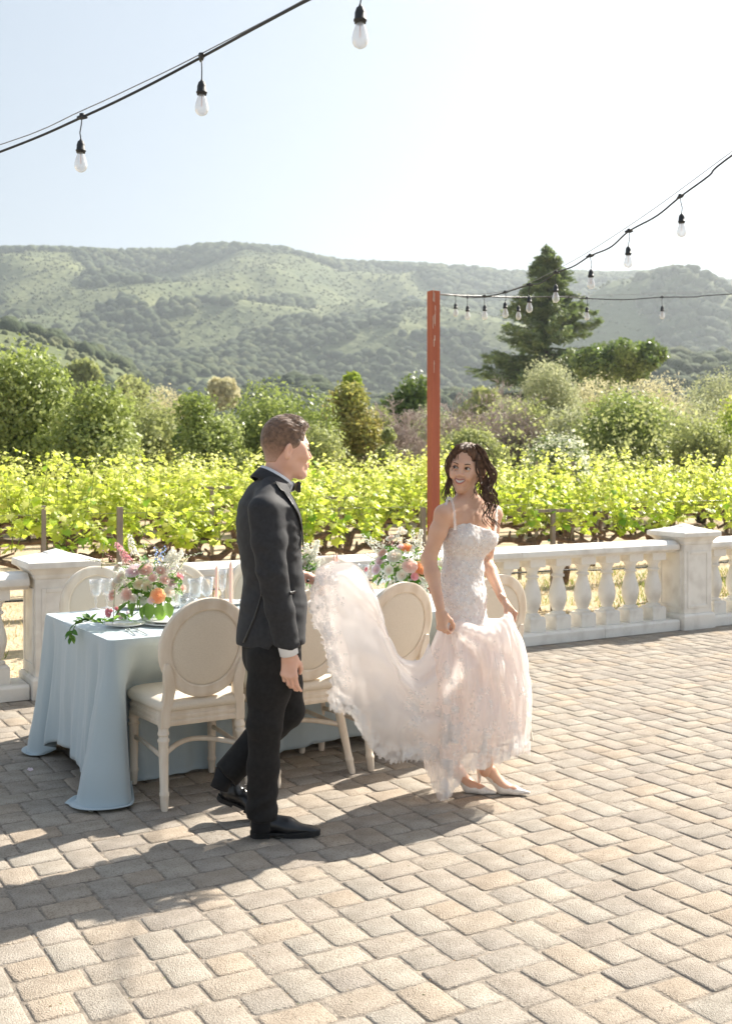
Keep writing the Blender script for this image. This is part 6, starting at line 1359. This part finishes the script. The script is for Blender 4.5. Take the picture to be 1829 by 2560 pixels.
lh, lhF = hand_sdf(per=[(.8, 1.0, .6), (.9, 1.1, .7), (1.0, 1.1, .7), (1.0, 1.0, .7)], thumb=.35, slim=.86, left=True); lhV = xf(lh, hand_m(Vector((.62, -.15, -.78)), Vector((.6, .2, .75))), W2 + Vector((.008, 0, -.012)), .86)
def leg_parts():
    s = SDF((.25, 4.95, .0), (.85, 5.65, 1.06), .0055); hipL, hipR = BP(1150, 1565, -.015), BP(1168, 1565, .06)
    s.chain([hipR, BP(1222, 1740, .02), BP(1222, 1880, .0), BP(1212, 1928, .0)], [.070, .055, .033, .028], k=.02); s.cone(BP(1156, 1430), BP(1158, 1550, .0), .068, .074, k=.03, sq=(brt, 1.2)); s.chain([hipL, BP(1160, 1740, -.02), BP(1140, 1880, -.04), BP(1131, 1925, -.04)], [.070, .055, .034, .027], k=.02)
    V, F = s.surf(); return relax(V, F, 1, .4), F
lgV, lgF = leg_parts()
fuse([(bV, bF), (bhV, HBF), (rhV, rhF), (lhV, lhF), (lgV, lgF)], .0024, m_skin2, woman)
face_bits(woman, bM, bc, .945, True, fem=True, look=(.9, -.42, .12))
m_silver = mat('pearl_drop', (.80, .80, .78), rough=.2, spec=.7, metal=.3)
for sy, nm in ((1, 'earring'),):
    for dz, r in ((-.040, .0035), (-.049, .0045), (-.060, .006)):
        pass
k = MB(); e0 = local((-.006, .085, -.040), bM, bc, .945)
for dz, r in ((0, .0035), (-.009, .004), (-.020, .0065)): k.lathe([(r * math.sin(R(-90 + 22.5 * i)), max(.0001, r * math.cos(R(-90 + 22.5 * i)))) for i in range(9)], 10, tuple(e0 + Vector((0, 0, dz))))
k.build('earring', m_silver, woman, world=True)
# hair: parted cap, twisted back, loose curled locks
m_hairw = mat('dark_brown_wavy_hair', (.16, .092, .058), (.06, .034, .022), scale=60, rough=.62, spec=.22, bump=.6, bscale=160, bdist=.002, sheen=.1, detail=5)
s = SDF((-.155, -.12, -.12), (.12, .12, .165), .0028)
s.ell((-.016, 0, .038), (.108, .0875, .095), k=.01); s.ell((-.075, 0, -.01), (.050, .062, .070), k=.03); s.ell((-.10, .01, -.055), (.035, .045, .04), k=.02)
for y in (-1, 1): s.cone((.058, y * .030, .098), (.030, y * .083, .030), .018, .017, k=.02); s.cone((.030, y * .083, .030), (.000, y * .088, -.03), .016, .014, k=.02)
def fcut(s):
    sl_, P = s.region(s.lo, s.lo + s.n * s.h); x, y, z = P[..., 0], P[..., 1], P[..., 2]; ay = np.abs(y)
    hl = .070 - .9 * np.clip(ay - .045, 0, 1) + .25 * np.clip(z - .085, 0, 1) + .02 * np.clip((z - .09) / .02, 0, 1) * (ay < .06)
    d = x - hl; d = np.where(z > .098 - .9 * np.clip(ay - .015, 0, .05), x - .12, d); s.F = np.maximum(s.F, np.minimum(d, .03)); low = (-.055 - z) ; s.F = np.maximum(s.F, np.where(x > -.03, (-.028 - z), -1))
    s.F = np.maximum(s.F, .0 - np.sqrt((y * 1.0) ** 2 * 9 + (z - .135) ** 2 + 0 * x) + .0 * x - 1)
fcut(s); s.cone((.09, 0, .118), (-.02, 0, .137), .0035, .004, k=.006, mode='s')
def hn2(P): return -.0026 * vnoise(np.stack([P[:, 0] * .45, P[:, 1] * 1.5, P[:, 2] * .8], 1), 6, 120) - .002 * np.sin(P[:, 1] * 260 + 8 * P[:, 0])
s.disp(hn2, .02); V, F = s.surf(); V = relax(V, F, 1, .3); obj('hair', xf(V, bM, bc, .945), F, m_hairw, woman, True, world=True)
rd = random.Random(5)
def lock(pts, r, nm='curled_lock', wave=.010, nw=2.2, n=26, strands=15, ph=0):
    """a curl made of several fine twisted strands"""
    Q = spline(np.array([tuple(p) for p in pts]), n); k = MB()
    for q in range(strands):
        off = rd.uniform(0, 6.28); rr = r * rd.uniform(.2, 1.15); P = []
        for i in range(n):
            f = i / (n - 1); a = f * nw * 2 * math.pi + ph; w = wave * min(1, f * 2.2); t2 = off + f * 5; taper = (1 - .75 * f ** 2)
            P.append(Vector(Q[i]) + Vector((math.cos(a) * w + math.cos(t2) * rr * taper, math.sin(a) * w * .9 + math.sin(t2) * rr * taper, math.sin(t2 * 1.3) * rr * .4)))
        k.tube(P, [max(.0005, r * .24 * (1 - .8 * (i / (n - 1)) ** 2)) for i in range(n)], 6)
    return k.build(nm, m_hairw, woman, world=True)
def H(*a): return [BP(x, y, dy) for x, y, dy in a]
def bundle(pts, N, sp0, sp1, r, wave, nw, n=30, strands=6):
    for q in range(N):
        o0 = Vector((rd.gauss(0, 1), rd.gauss(0, 1), rd.gauss(0, .6))); P = []
        for i, p in enumerate(pts):
            f = i / (len(pts) - 1); P.append(p + o0 * (sp0 + (sp1 - sp0) * f) + Vector((rd.gauss(0, .003), rd.gauss(0, .003), rd.gauss(0, .003))) * f)
        if rd.random() < .35: P = P[:-1]
        lock(P, r * rd.uniform(.7, 1.2), wave=wave * rd.uniform(.8, 1.25), nw=nw * rd.uniform(.9, 1.15), n=n, strands=strands, ph=rd.uniform(-.9, .9))
bundle(H((1146, 1112, -.07), (1130, 1140, -.07), (1121, 1172, -.05), (1119, 1202, -.05), (1122, 1228, -.07), (1118, 1248, -.09), (1130, 1268, -.11)), 9, .002, .006, .0065, .010, 2.0)
bundle(H((1150, 1112, -.02), (1132, 1150, .0), (1128, 1190, .01), (1134, 1225, .01), (1142, 1248, .0)), 7, .004, .009, .008, .008, 1.5)
bundle(H((1178, 1112, -.09), (1192, 1145, -.09), (1194, 1178, -.10), (1198, 1204, -.11), (1190, 1226, -.12), (1196, 1240, -.13)), 4, .001, .003, .005, .009, 1.6)
bundle(H((1190, 1112, -.06), (1210, 1140, -.06), (1222, 1172, -.06), (1224, 1205, -.08), (1222, 1235, -.10), (1226, 1262, -.12), (1224, 1290, -.14), (1230, 1316, -.15)), 13, .004, .013, .007, .013, 2.8, 36)
bundle(H((1200, 1125, -.02), (1218, 1155, -.01), (1228, 1190, .0), (1230, 1225, -.02), (1228, 1255, -.05), (1232, 1285, -.10)), 8, .006, .014, .008, .012, 2.2, 32)
bundle(H((1196, 1140, .02), (1204, 1180, .03), (1206, 1215, .03), (1212, 1245, .02), (1218, 1270, -.02)), 9, .008, .014, .009, .010, 1.8, 28)
bundle(H((1218, 1245, -.10), (1208, 1266, -.13), (1216, 1290, -.15), (1206, 1310, -.155)), 2, .001, .004, .0025, .010, 1.2, 24, 3)
for x0, y0, x1, y1 in ((1212, 1110, 1236, 1150), (1150, 1100, 1118, 1180), (1200, 1150, 1246, 1240), (1220, 1230, 1250, 1300), (1192, 1190, 1182, 1246)):
    bundle(H((x0, y0, -.06), ((x0 + x1) / 2 + 4, (y0 + y1) / 2, -.07), (x1, y1, -.09)), 3, .003, .010, .0012, .006, 1.2, 18, 2)
# ---------------------------------------------------------------- gown materials
def gown(name, base, mix, alpha=1.0, lace=False, bump=.4, rough=.75):
    m = bpy.data.materials.new(name); m.use_nodes = True; N = m.node_tree.nodes; L = m.node_tree.links; b = N['Principled BSDF']; out = N['Material Output']
    tc = N.new('ShaderNodeTexCoord'); b.inputs['Roughness'].default_value = rough; b.inputs['Specular IOR Level'].default_value = .25; b.inputs['Sheen Weight'].default_value = .3
    col = None
    if lace:     # embroidered motifs: creamy thread over blush net
        v = N.new('ShaderNodeTexVoronoi'); v.inputs['Scale'].default_value = 46; v.feature = 'SMOOTH_F1'; L.new(tc.outputs['Object'], v.inputs['Vector']); n = N.new('ShaderNodeTexNoise'); n.inputs['Scale'].default_value = 90; n.inputs['Detail'].default_value = 4; L.new(tc.outputs['Object'], n.inputs['Vector'])
        ad = N.new('ShaderNodeMath'); ad.operation = 'ADD'; L.new(v.outputs['Distance'], ad.inputs[0]); L.new(n.outputs['Fac'], ad.inputs[1])
        r = N.new('ShaderNodeValToRGB'); r.color_ramp.elements[0].position = .78; r.color_ramp.elements[0].color = (.94, .93, .92, 1); r.color_ramp.elements[1].position = 1.0; r.color_ramp.elements[1].color = (.87, .82, .79, 1); L.new(ad.outputs[0], r.inputs[0]); L.new(r.outputs[0], b.inputs['Base Color'])
        bp = N.new('ShaderNodeBump'); bp.inputs['Strength'].default_value = .6; bp.inputs['Distance'].default_value = .003; bp.invert = True; L.new(ad.outputs[0], bp.inputs['Height']); L.new(bp.outputs[0], b.inputs['Normal']); colv = (.82, .80, .78)
    else:
        b.inputs['Base Color'].default_value = (*base, 1); n = N.new('ShaderNodeTexNoise'); n.inputs['Scale'].default_value = 35; n.inputs['Detail'].default_value = 3; mp = N.new('ShaderNodeMapping'); mp.inputs['Scale'].default_value = (1.5, 1.5, .25); L.new(tc.outputs['Object'], mp.inputs[0]); L.new(mp.outputs[0], n.inputs['Vector'])
        bp = N.new('ShaderNodeBump'); bp.inputs['Strength'].default_value = bump; bp.inputs['Distance'].default_value = .004; L.new(n.outputs['Fac'], bp.inputs['Height']); L.new(bp.outputs[0], b.inputs['Normal'])
    t = N.new('ShaderNodeBsdfTranslucent'); t.inputs[0].default_value = (*[min(1, c * 1.05) for c in base], 1); mx = N.new('ShaderNodeMixShader'); mx.inputs[0].default_value = mix; L.new(b.outputs[0], mx.inputs[1]); L.new(t.outputs[0], mx.inputs[2]); sh = mx.outputs[0]
    if alpha < 1:
        tr = N.new('ShaderNodeBsdfTransparent'); m2 = N.new('ShaderNodeMixShader'); m2.inputs[0].default_value = alpha; L.new(tr.outputs[0], m2.inputs[1]); L.new(sh, m2.inputs[2]); sh = m2.outputs[0]
        aa = N.new('ShaderNodeAttribute'); aa.attribute_name = 'sheer'; mr = N.new('ShaderNodeMapRange'); mr.inputs[3].default_value = .84; mr.inputs[4].default_value = alpha; L.new(aa.outputs['Fac'], mr.inputs[0]); L.new(mr.outputs[0], m2.inputs[0])
    L.new(sh, out.inputs[0]); return m
m_tulle = gown('blush_tulle', (.94, .895, .87), .52, alpha=.50); m_lacef = gown('lace_fabric', (.88, .86, .84), .25, lace=True); m_lace = gown('white_lace_thread', (.98, .98, .975), .72, alpha=.5, rough=.7)
for n_ in m_lace.node_tree.nodes:
    if n_.type == 'MAP_RANGE': n_.inputs[3].default_value = .50
# bodice
s = SDF((.20, 4.95, .80), (.74, 5.62, 1.36), .0045)
s.cone(BP(1169, 1310), BP(1163, 1345), .088, .088, k=.03, sq=(brt, 1.45)); s.cone(BP(1163, 1345), BP(1156, 1430), .088, .080, k=.03, sq=(brt, 1.32)); s.cone(BP(1156, 1430), BP(1155, 1490), .080, .094, k=.04, sq=(brt, 1.30)); s.cone(BP(1155, 1490), BP(1156, 1570), .094, .108, k=.04, sq=(brt, 1.30))
for c in (BP(1160, 1346, -.074), BP(1212, 1346, .0)): s.ell(c, (.062, .062, .058), k=.06)
s.half(BP(1190, 1322, -.06), Vector((.0, .55, 1.0)))
def bd(P): return -.0030 * np.clip(vnoise(P, 3, 55), -.2, 1) - .0018 * vnoise(P, 8, 120) - .003 * np.sin((P[:, 2] * .9 + P[:, 0] * .4) * 60 + 2 * vnoise(P, 2, 12)) * np.exp(-((P[:, 2] - 1.02) / .09) ** 2)
s.disp(bd, .02); s.half(BP(1155, 1575), (0, 0, -1)); boV, boF = s.surf(); boV = relax(boV, boF, 1, .35); bod = obj('bodice', boV, boF, m_lacef, woman, True, world=True)
# lace petals: generic scatter on a surface
def lace_scatter(V, F, n, size, fn=None, seed=1, off=.0022, flat=False, petals=6):
    rg = np.random.default_rng(seed); V = np.asarray(V); F = [tuple(f) for f in F]; tri = np.array([f[:3] for f in F] + [(f[0], f[2], f[3]) for f in F if len(f) == 4])
    A, B_, C = V[tri[:, 0]], V[tri[:, 1]], V[tri[:, 2]]; nn = np.cross(B_ - A, C - A); ar = np.linalg.norm(nn, axis=1) + 1e-12; cen = (A + B_ + C) / 3; w = ar.copy()
    if fn is not None: w = w * fn(cen)
    idx = rg.choice(len(tri), n, p=w / w.sum()); a, b = rg.random(n), rg.random(n); sw = a + b > 1; a[sw], b[sw] = 1 - a[sw], 1 - b[sw]
    P = A[idx] + (B_ - A)[idx] * a[:, None] + (C - A)[idx] * b[:, None]; N_ = nn[idx] / ar[idx][:, None]; N_ = np.where((N_[:, 1] > 0)[:, None] & flat, -N_, N_)
    t = np.cross(N_, rg.normal(size=(n, 3))); t /= np.linalg.norm(t, axis=1)[:, None]; u = np.cross(N_, t); VV = []; FF = []; c = 0; sz = size * rg.uniform(.6, 1.4, n)
    for sgn in range(petals):      # each petal a small raised kite
        an = 2 * np.pi * sgn / petals + rg.uniform(0, .6, n); d = t * np.cos(an)[:, None] + u * np.sin(an)[:, None]; e = -t * np.sin(an)[:, None] + u * np.cos(an)[:, None]; s_ = sz[:, None]
        base = P + N_ * off; q = np.stack([base, base + d * s_ * .55 + e * s_ * .24 + N_ * .0012, base + d * s_ + N_ * .0005, base + d * s_ * .55 - e * s_ * .24 + N_ * .0012], 1); VV.append(q.reshape(-1, 3))
    V2 = np.vstack(VV); return V2, np.arange(len(V2)).reshape(-1, 4)
V, F = lace_scatter(boV, boF, 1100, .008, None, 3, .0012); o = obj('bodice_lace', V, F, m_lace, bod, False); o.location = -np.array(woman.location); o['kind'] = 'stuff'
# straps with lace points
for nm, pts in (('strap', H((1114, 1262, -.145), (1120, 1245, -.115), (1128, 1250, -.12), (1134, 1275, -.155), (1136, 1300, -.175), (1137, 1325, -.18))), ('strap', H((1236, 1335, .02), (1240, 1300, .045), (1238, 1270, .065), (1226, 1262, .10))), ('strap', H((1114, 1262, -.145), (1108, 1290, -.02), (1104, 1350, .05), (1106, 1400, .03)))):
    k = MB(); Q = [Vector(q) for q in spline(np.array([tuple(p) for p in pts]), 22)]; k.tube(Q, .0062, 8, flat=((0, -1, 0), .5)); st = k.build(nm, m_lace, bod); st.location = -np.array(woman.location)
    k = MB()
    for i, q in enumerate(Q): k.tube([q, q + Vector((.009 * (1 if i % 2 else -1), -.002, .004))], [.0035, .0006], 4)
    st2 = k.build('lace_points', m_lace, st)
# ---------------------------------------------------------------- skirt
RG = [(1515, 1112, 1276, .13, -.05), (1540, 1102, 1284, .145, -.05), (1560, 1096, 1290, .16, -.05), (1600, 1079, 1305, .19, -.04), (1650, 1062, 1319, .22, -.04), (1720, 1054, 1327, .24, -.03), (1800, 1050, 1329, .255, -.03), (1870, 1052, 1325, .24, -.03), (1930, 1060, 1306, .24, -.03), (1975, 1064, 1290, .24, -.03)]
RGa = np.array(RG, float); nth, nvr = 300, 90; V = []; sheer = []
_g = np.array([(math.cos(2 * math.pi * i / nth) * 1.6, math.sin(2 * math.pi * i / nth) * 1.6, 1.3 * j / nvr) for j in range(nvr) for i in range(nth)]); NZ = fbm(_g, 31, 1.3, 3).reshape(nvr, nth)
for j in range(nvr):
    v = j / (nvr - 1); row = []
    for i in range(nth):
        th = 2 * math.pi * i / nth          # 0 = right, 270 deg = towards the camera
        fr = math.cos(th)                   # -1 left, 1 right
        front = -math.sin(th)
        hem = 1885 + 88 * math.exp(-((fr + .72) / .34) ** 2) - 14 * max(0, fr) + 10 * math.sin(3 * th + 1) - (0 if front > -.2 else 10)
        hem += (3.0 * math.sin(th * 34 + 2 * math.sin(7 * th)) + 1.6 * math.sin(th * 71)) * max(0, (v - .85) / .15)
        tp = (1552 + 8 * fr - 34 * max(0, (fr - .35) / .65) ** 1.5 + 6 * math.exp(-((fr - .1) / .3) ** 2)) if front > 0 else 1552 + 8 * fr - 34 * max(0, (fr - .35) / .65) ** 1.5 * (1 + front)
        py = tp + (hem - tp) * v; a = [np.interp(py, RGa[:, 0], RGa[:, c]) for c in range(1, 5)]
        w = at(a[1], py, BY + a[3]).x - at(a[0], py, BY + a[3]).x; cxp = at((a[0] + a[1]) / 2, py, BY + a[3])
        pxx = (a[0] + a[1]) / 2 + (a[1] - a[0]) / 2 * fr
        # folds fan out from the two gathering hands
        dL = math.hypot(pxx - 1118, py - 1560); dR = math.hypot(pxx - 1280, py - 1515); pL = math.atan2(py - 1545, pxx - 1112); pR = math.atan2(py - 1500, 1288 - pxx)
        wL = 1 / (dL + 40); wR = 1 / (dR + 40); ws = wL + wR; nz_ = float(NZ[j, i])
        fL = .5 + .5 * math.sin(15 * pL + 1.6 * nz_); fR = .5 + .5 * math.sin(13 * pR + 1.6 * nz_ + 1); bk = .5 + .5 * math.sin(th * 13 + 1.2 * nz_ + 2 * v)
        f_ = (fL ** 1.5 * wL + fR ** 1.5 * wR) / ws if front > 0 else bk; mixf = min(1, max(0, (front + .25) / .5)); f_ = ((fL ** 1.5 * wL + fR ** 1.5 * wR) / ws) * mixf + bk * (1 - mixf)
        amp = min(1, .25 + v * 2.2); fold = (.050 * f_ + .008 * math.sin(th * 31 + 3 * nz_) ) * amp
        roll = .30 * max(0, 1 - v / .05) ** 2 * (1 if front > 0 else .2)
        rx = w / 2 * (1 - roll * .4) - fold * .35; ry = (a[2] - fold * 1.1) * (1 - roll)
        V.append((cxp.x + rx * fr, cxp.y + ry * math.sin(th), cxp.z)); sheer.append(max(0, (v - .70) / .30) * .9)
V = np.array(V); F = np.array([(j * nth + i, (j + 1) * nth + i, (j + 1) * nth + (i + 1) % nth, j * nth + (i + 1) % nth) for j in range(nvr - 1) for i in range(nth)])[:, ::-1]
V += .006 * np.stack([vnoise(V, 3, 9), vnoise(V, 5, 9), np.zeros(len(V))], 1)
sk = obj('skirt', V, F, m_tulle, woman, True, world=True, attrs={'sheer': [sheer[f[0]] for f in F]}); skV, skF = V, F
def wskirt(c):
    px = CX + c[:, 0] / c[:, 1] * FPX; py = YH + (CAMH - c[:, 2]) / c[:, 1] * FPX; fr = (c[:, 1] < BY - .05)
    b = np.exp(-((px - (1128 - 0.0 * py)) / 24) ** 2) * np.clip((py - 1600) / 160, 0, 1) * 6 + np.exp(-((px - 1205) / 20) ** 2) * np.clip((py - 1720) / 100, 0, 1) * 3 + np.exp(-((py - 1885) / 28) ** 2) * 3 + np.exp(-((px - 1290) / 22) ** 2) * (py > 1700) * 1.5
    cl = (vnoise(c, 9, 24) > .08) * 1.0; return (b * fr * (.03 + cl) + .04 * cl * fr) + 1e-4
V, F = lace_scatter(skV, skF, 1700, .0105, wskirt, 5, .004, True); o = obj('skirt_lace', V, F, m_lace, sk, False); o.location = -np.array(woman.location); o['kind'] = 'stuff'
# lining under the tulle
lin = skV.reshape(nvr, nth, 3); cen = lin.mean(1, keepdims=True); li = (lin - cen) * .90 + cen; li = li[:78]; Fl = np.array([(j * nth + i, (j + 1) * nth + i, (j + 1) * nth + (i + 1) % nth, j * nth + (i + 1) % nth) for j in range(77) for i in range(nth)])[:, ::-1]
m_lin = gown('blush_satin_lining', (.93, .89, .865), .60, alpha=.70, rough=.5, bump=.1); obj('lining', li.reshape(-1, 3), Fl, m_lin, woman, True, world=True)
# ---------------------------------------------------------------- train, lifted and sweeping down to the skirt
TC_ = [[(784, 1452), (777, 1500), (784, 1560), (806, 1595), (815, 1640), (826, 1700), (824, 1774)],
       [(796, 1420), (798, 1480), (812, 1550), (828, 1620), (840, 1690), (850, 1740), (852, 1778)],
       [(828, 1408), (832, 1470), (848, 1550), (862, 1630), (874, 1700), (880, 1750), (884, 1790)],
       [(868, 1402), (872, 1470), (890, 1555), (905, 1640), (912, 1710), (912, 1775), (905, 1838)],
       [(897, 1416), (908, 1490), (925, 1575), (940, 1660), (948, 1730), (942, 1800), (930, 1868)],
       [(922, 1452), (938, 1525), (955, 1605), (970, 1680), (976, 1755), (968, 1830), (958, 1896)],
       [(950, 1520), (962, 1580), (978, 1645), (992, 1710), (1000, 1775), (994, 1840), (990, 1904)],
       [(974, 1600), (985, 1640), (1000, 1690), (1016, 1750), (1020, 1800), (1016, 1855), (1012, 1900)],
       [(1000, 1642), (1012, 1675), (1028, 1720), (1042, 1775), (1045, 1820), (1042, 1860), (1040, 1896)],
       [(1042, 1650), (1052, 1690), (1062, 1740), (1070, 1790), (1072, 1835), (1070, 1870), (1070, 1900)],
       [(1075, 1608), (1085, 1660), (1095, 1720), (1100, 1780), (1105, 1835), (1105, 1870), (1105, 1905)]]
Yc = [4.98, 4.97, 4.96, 4.97, 4.99, 5.01, 5.03, 5.06, 5.08, 5.10, 5.13]
nU, nVv = 200, 84; A = np.array(TC_, float)             # (cols, rows, 2)
cols_ = np.stack([spline(A[:, r, :], nU) for r in range(7)], 1); Yu = spline(np.array(Yc)[:, None], nU)[:, 0]
NT_ = fbm(np.array([(3.2 * i / nU, 2.2 * j / nVv, .5) for j in range(nVv) for i in range(nU)]), 41, 1.0, 3).reshape(nVv, nU)
def sheet(back):
    out = np.zeros((nVv, nU, 3))
    for i in range(nU):
        c = spline(cols_[i], nVv); u = i / (nU - 1)
        for j in range(nVv):
            v = j / (nVv - 1); px, py = c[j]; 
            nz_ = float(NT_[j, i]); lw = math.exp(-((u) / .22) ** 2)
            k1 = v * 19 + 5 * u + 1.8 * nz_; k3 = u * 44 + 3 * v + 1.5 * nz_; k2 = v * 41 - 7 * u + 2.5 * nz_; amp = .55 + .45 * math.sin(math.pi * min(1, v * 1.3)) + .75 * math.exp(-(v / .25) ** 2)
            f = (.026 * math.sin(k1) * (1 - lw) * (1 - .55 * max(0, (v - .6) / .4)) + .018 * math.sin(k3) * (lw + .55 * max(0, (v - .5) / .5)) + .006 * math.sin(k2)) * amp
            bulge = .10 * math.sin(math.pi * min(1, v * 1.15) ** .6) * (1 - .3 * u)
            Y = Yu[i] + (-bulge * .45 if not back else bulge * 1.05 + .10 * min(1, v * 5)) + (f if not back else -f * .8) - .015
            if v > .93: py += (3.4 * math.sin(u * 150) + 2.2 * math.sin(u * 331 + 1)) * (v - .93) / .07
            if back: py -= 26 * v
            px += 1.6 * math.sin(9 * v * math.pi + 3) * (u < .05) if False else 0
            out[j, i] = at(px, py, Y)
    return out
fs, bs = sheet(False), sheet(True); full = np.concatenate([bs[::-1], fs], 0); nr_ = full.shape[0]
full += .010 * np.stack([vnoise(full.reshape(-1, 3), 11, 13), vnoise(full.reshape(-1, 3), 12, 13), vnoise(full.reshape(-1, 3), 13, 16)], 1).reshape(full.shape)
rag = np.linspace(0, 1, nr_); ed = (.010 * np.sin(rag * 90) + .007 * np.sin(rag * 217)); full[:, 0, 0] += ed; full[:, 1, 0] += ed * .6; full[:, 2, 0] += ed * .3
F = np.array([(j * nU + i, (j + 1) * nU + i, (j + 1) * nU + i + 1, j * nU + i + 1) for j in range(nr_ - 1) for i in range(nU - 1)]); V = full.reshape(-1, 3)
vv = np.abs(np.linspace(-1, 1, nr_)); sh_ = [min(1, max(0, (vv[j] - .62) / .3)) * (1 if i < 160 else .5) for j in range(nr_ - 1) for i in range(nU - 1)]
trn = obj('train', V, F, m_tulle, woman, True, world=True, attrs={'sheer': sh_})
def wtr(c):
    px = CX + c[:, 0] / c[:, 1] * FPX; py = YH + (CAMH - c[:, 2]) / c[:, 1] * FPX; fr = c[:, 1] < 5.12
    left = np.exp(-((px - 800 - np.clip((py - 1560) * .18, 0, 60)) / 30) ** 2) * 3.5; hemy = np.interp(px, [824, 884, 930, 958, 990, 1040, 1105], [1774, 1790, 1868, 1896, 1904, 1896, 1905]); hm = np.exp(-((py - hemy + 12) / 20) ** 2) * 4
    tip = np.exp(-((px - 1040) / 16) ** 2) * np.exp(-((py - 1770) / 45) ** 2) * 3; cl = (vnoise(c, 4, 24) > -.0) * 1.0
    return ((left + hm + tip) * (.2 + cl)) * fr + 1e-4
V2, F2 = lace_scatter(V, F, 2200, .0105, wtr, 6, .004, True); o = obj('train_lace', V2, F2, m_lace, trn, False); o.location = -np.array(woman.location); o['kind'] = 'stuff'
# ---------------------------------------------------------------- heeled shoes
m_shoew = mat('white_lace_shoe', (.80, .77, .72), (.70, .64, .58), scale=120, rough=.35, spec=.5, bump=.7, bscale=260, bdist=.001)
def pump(heel, fwd, ph, label=None):
    """pointed pump; heel = ground point under the heel, ph = heel height"""
    s = SDF((-.04, -.05, -.02), (.26, .05, .16), .0028); a = (0.0, 0, ph)
    s.cone((.002, 0, ph + .022), (.02, 0, ph + .012), .023, .024, k=.01); s.cone((.02, 0, ph + .006), (.105, 0, .030), .022, .026, k=.02, sq=((0, 1, 0), 1.15)); s.cone((.105, 0, .024), (.170, 0, .016), .027, .020, k=.02, sq=((0, 1, 0), 1.35)); s.cone((.170, 0, .015), (.232, 0, .011), .019, .007, k=.015, sq=((0, 1, 0), 1.2))
    s.cone((.02, 0, ph + .075), (.075, 0, .070), .022, .024, k=.005, mode='s'); s.cone((.075, 0, .068), (.135, 0, .060), .026, .020, k=.008, mode='s'); s.cone((.0, 0, ph + .075), (.03, 0, ph + .07), .028, .025, k=.006, mode='s')
    V, F = s.surf(); V = relax(V, F, 2, .4); V[:, 2] = np.maximum(V[:, 2], .003 + 0 * V[:, 0]); M = frame(fwd, (0, 0, 1)); sh = obj('pump', xf(V, M, heel), F, m_shoew, woman, True, world=True)
    k = MB(); k.tube([tuple(xf([p], M, heel)[0]) for p in ((-.004, 0, ph + .02), (-.006, 0, ph * .6), (-.004, 0, ph * .25), (-.004, 0, .001))], [.015, .008, .0055, .0052], 10); h_ = k.build('heel', m_shoew, woman, world=True); h_.parent = sh; h_.location = (0, 0, 0)
    # foot inside
    s = SDF((-.04, -.05, -.01), (.26, .05, .20), .004); s.chain([(-.0, 0, ph + .03), (.05, 0, ph * .75 + .03), (.11, 0, .032), (.165, 0, .020), (.19, 0, .015)], [.023, .026, .026, .018, .012], k=.02, sq=((0, 1, 0), 1.2)); s.cone((.012, 0, ph + .035), (.018, 0, ph + .10), .026, .028, k=.02); V, F = s.surf(); obj('foot', xf(relax(V, F, 2, .4), M, heel), F, m_skin2, woman, True, world=True)
pump(gnd(1200, 1980), Vector((.975, -.20, 0)), .098); pump(gnd(1119, 1975), Vector((.94, -.34, 0)), .095)
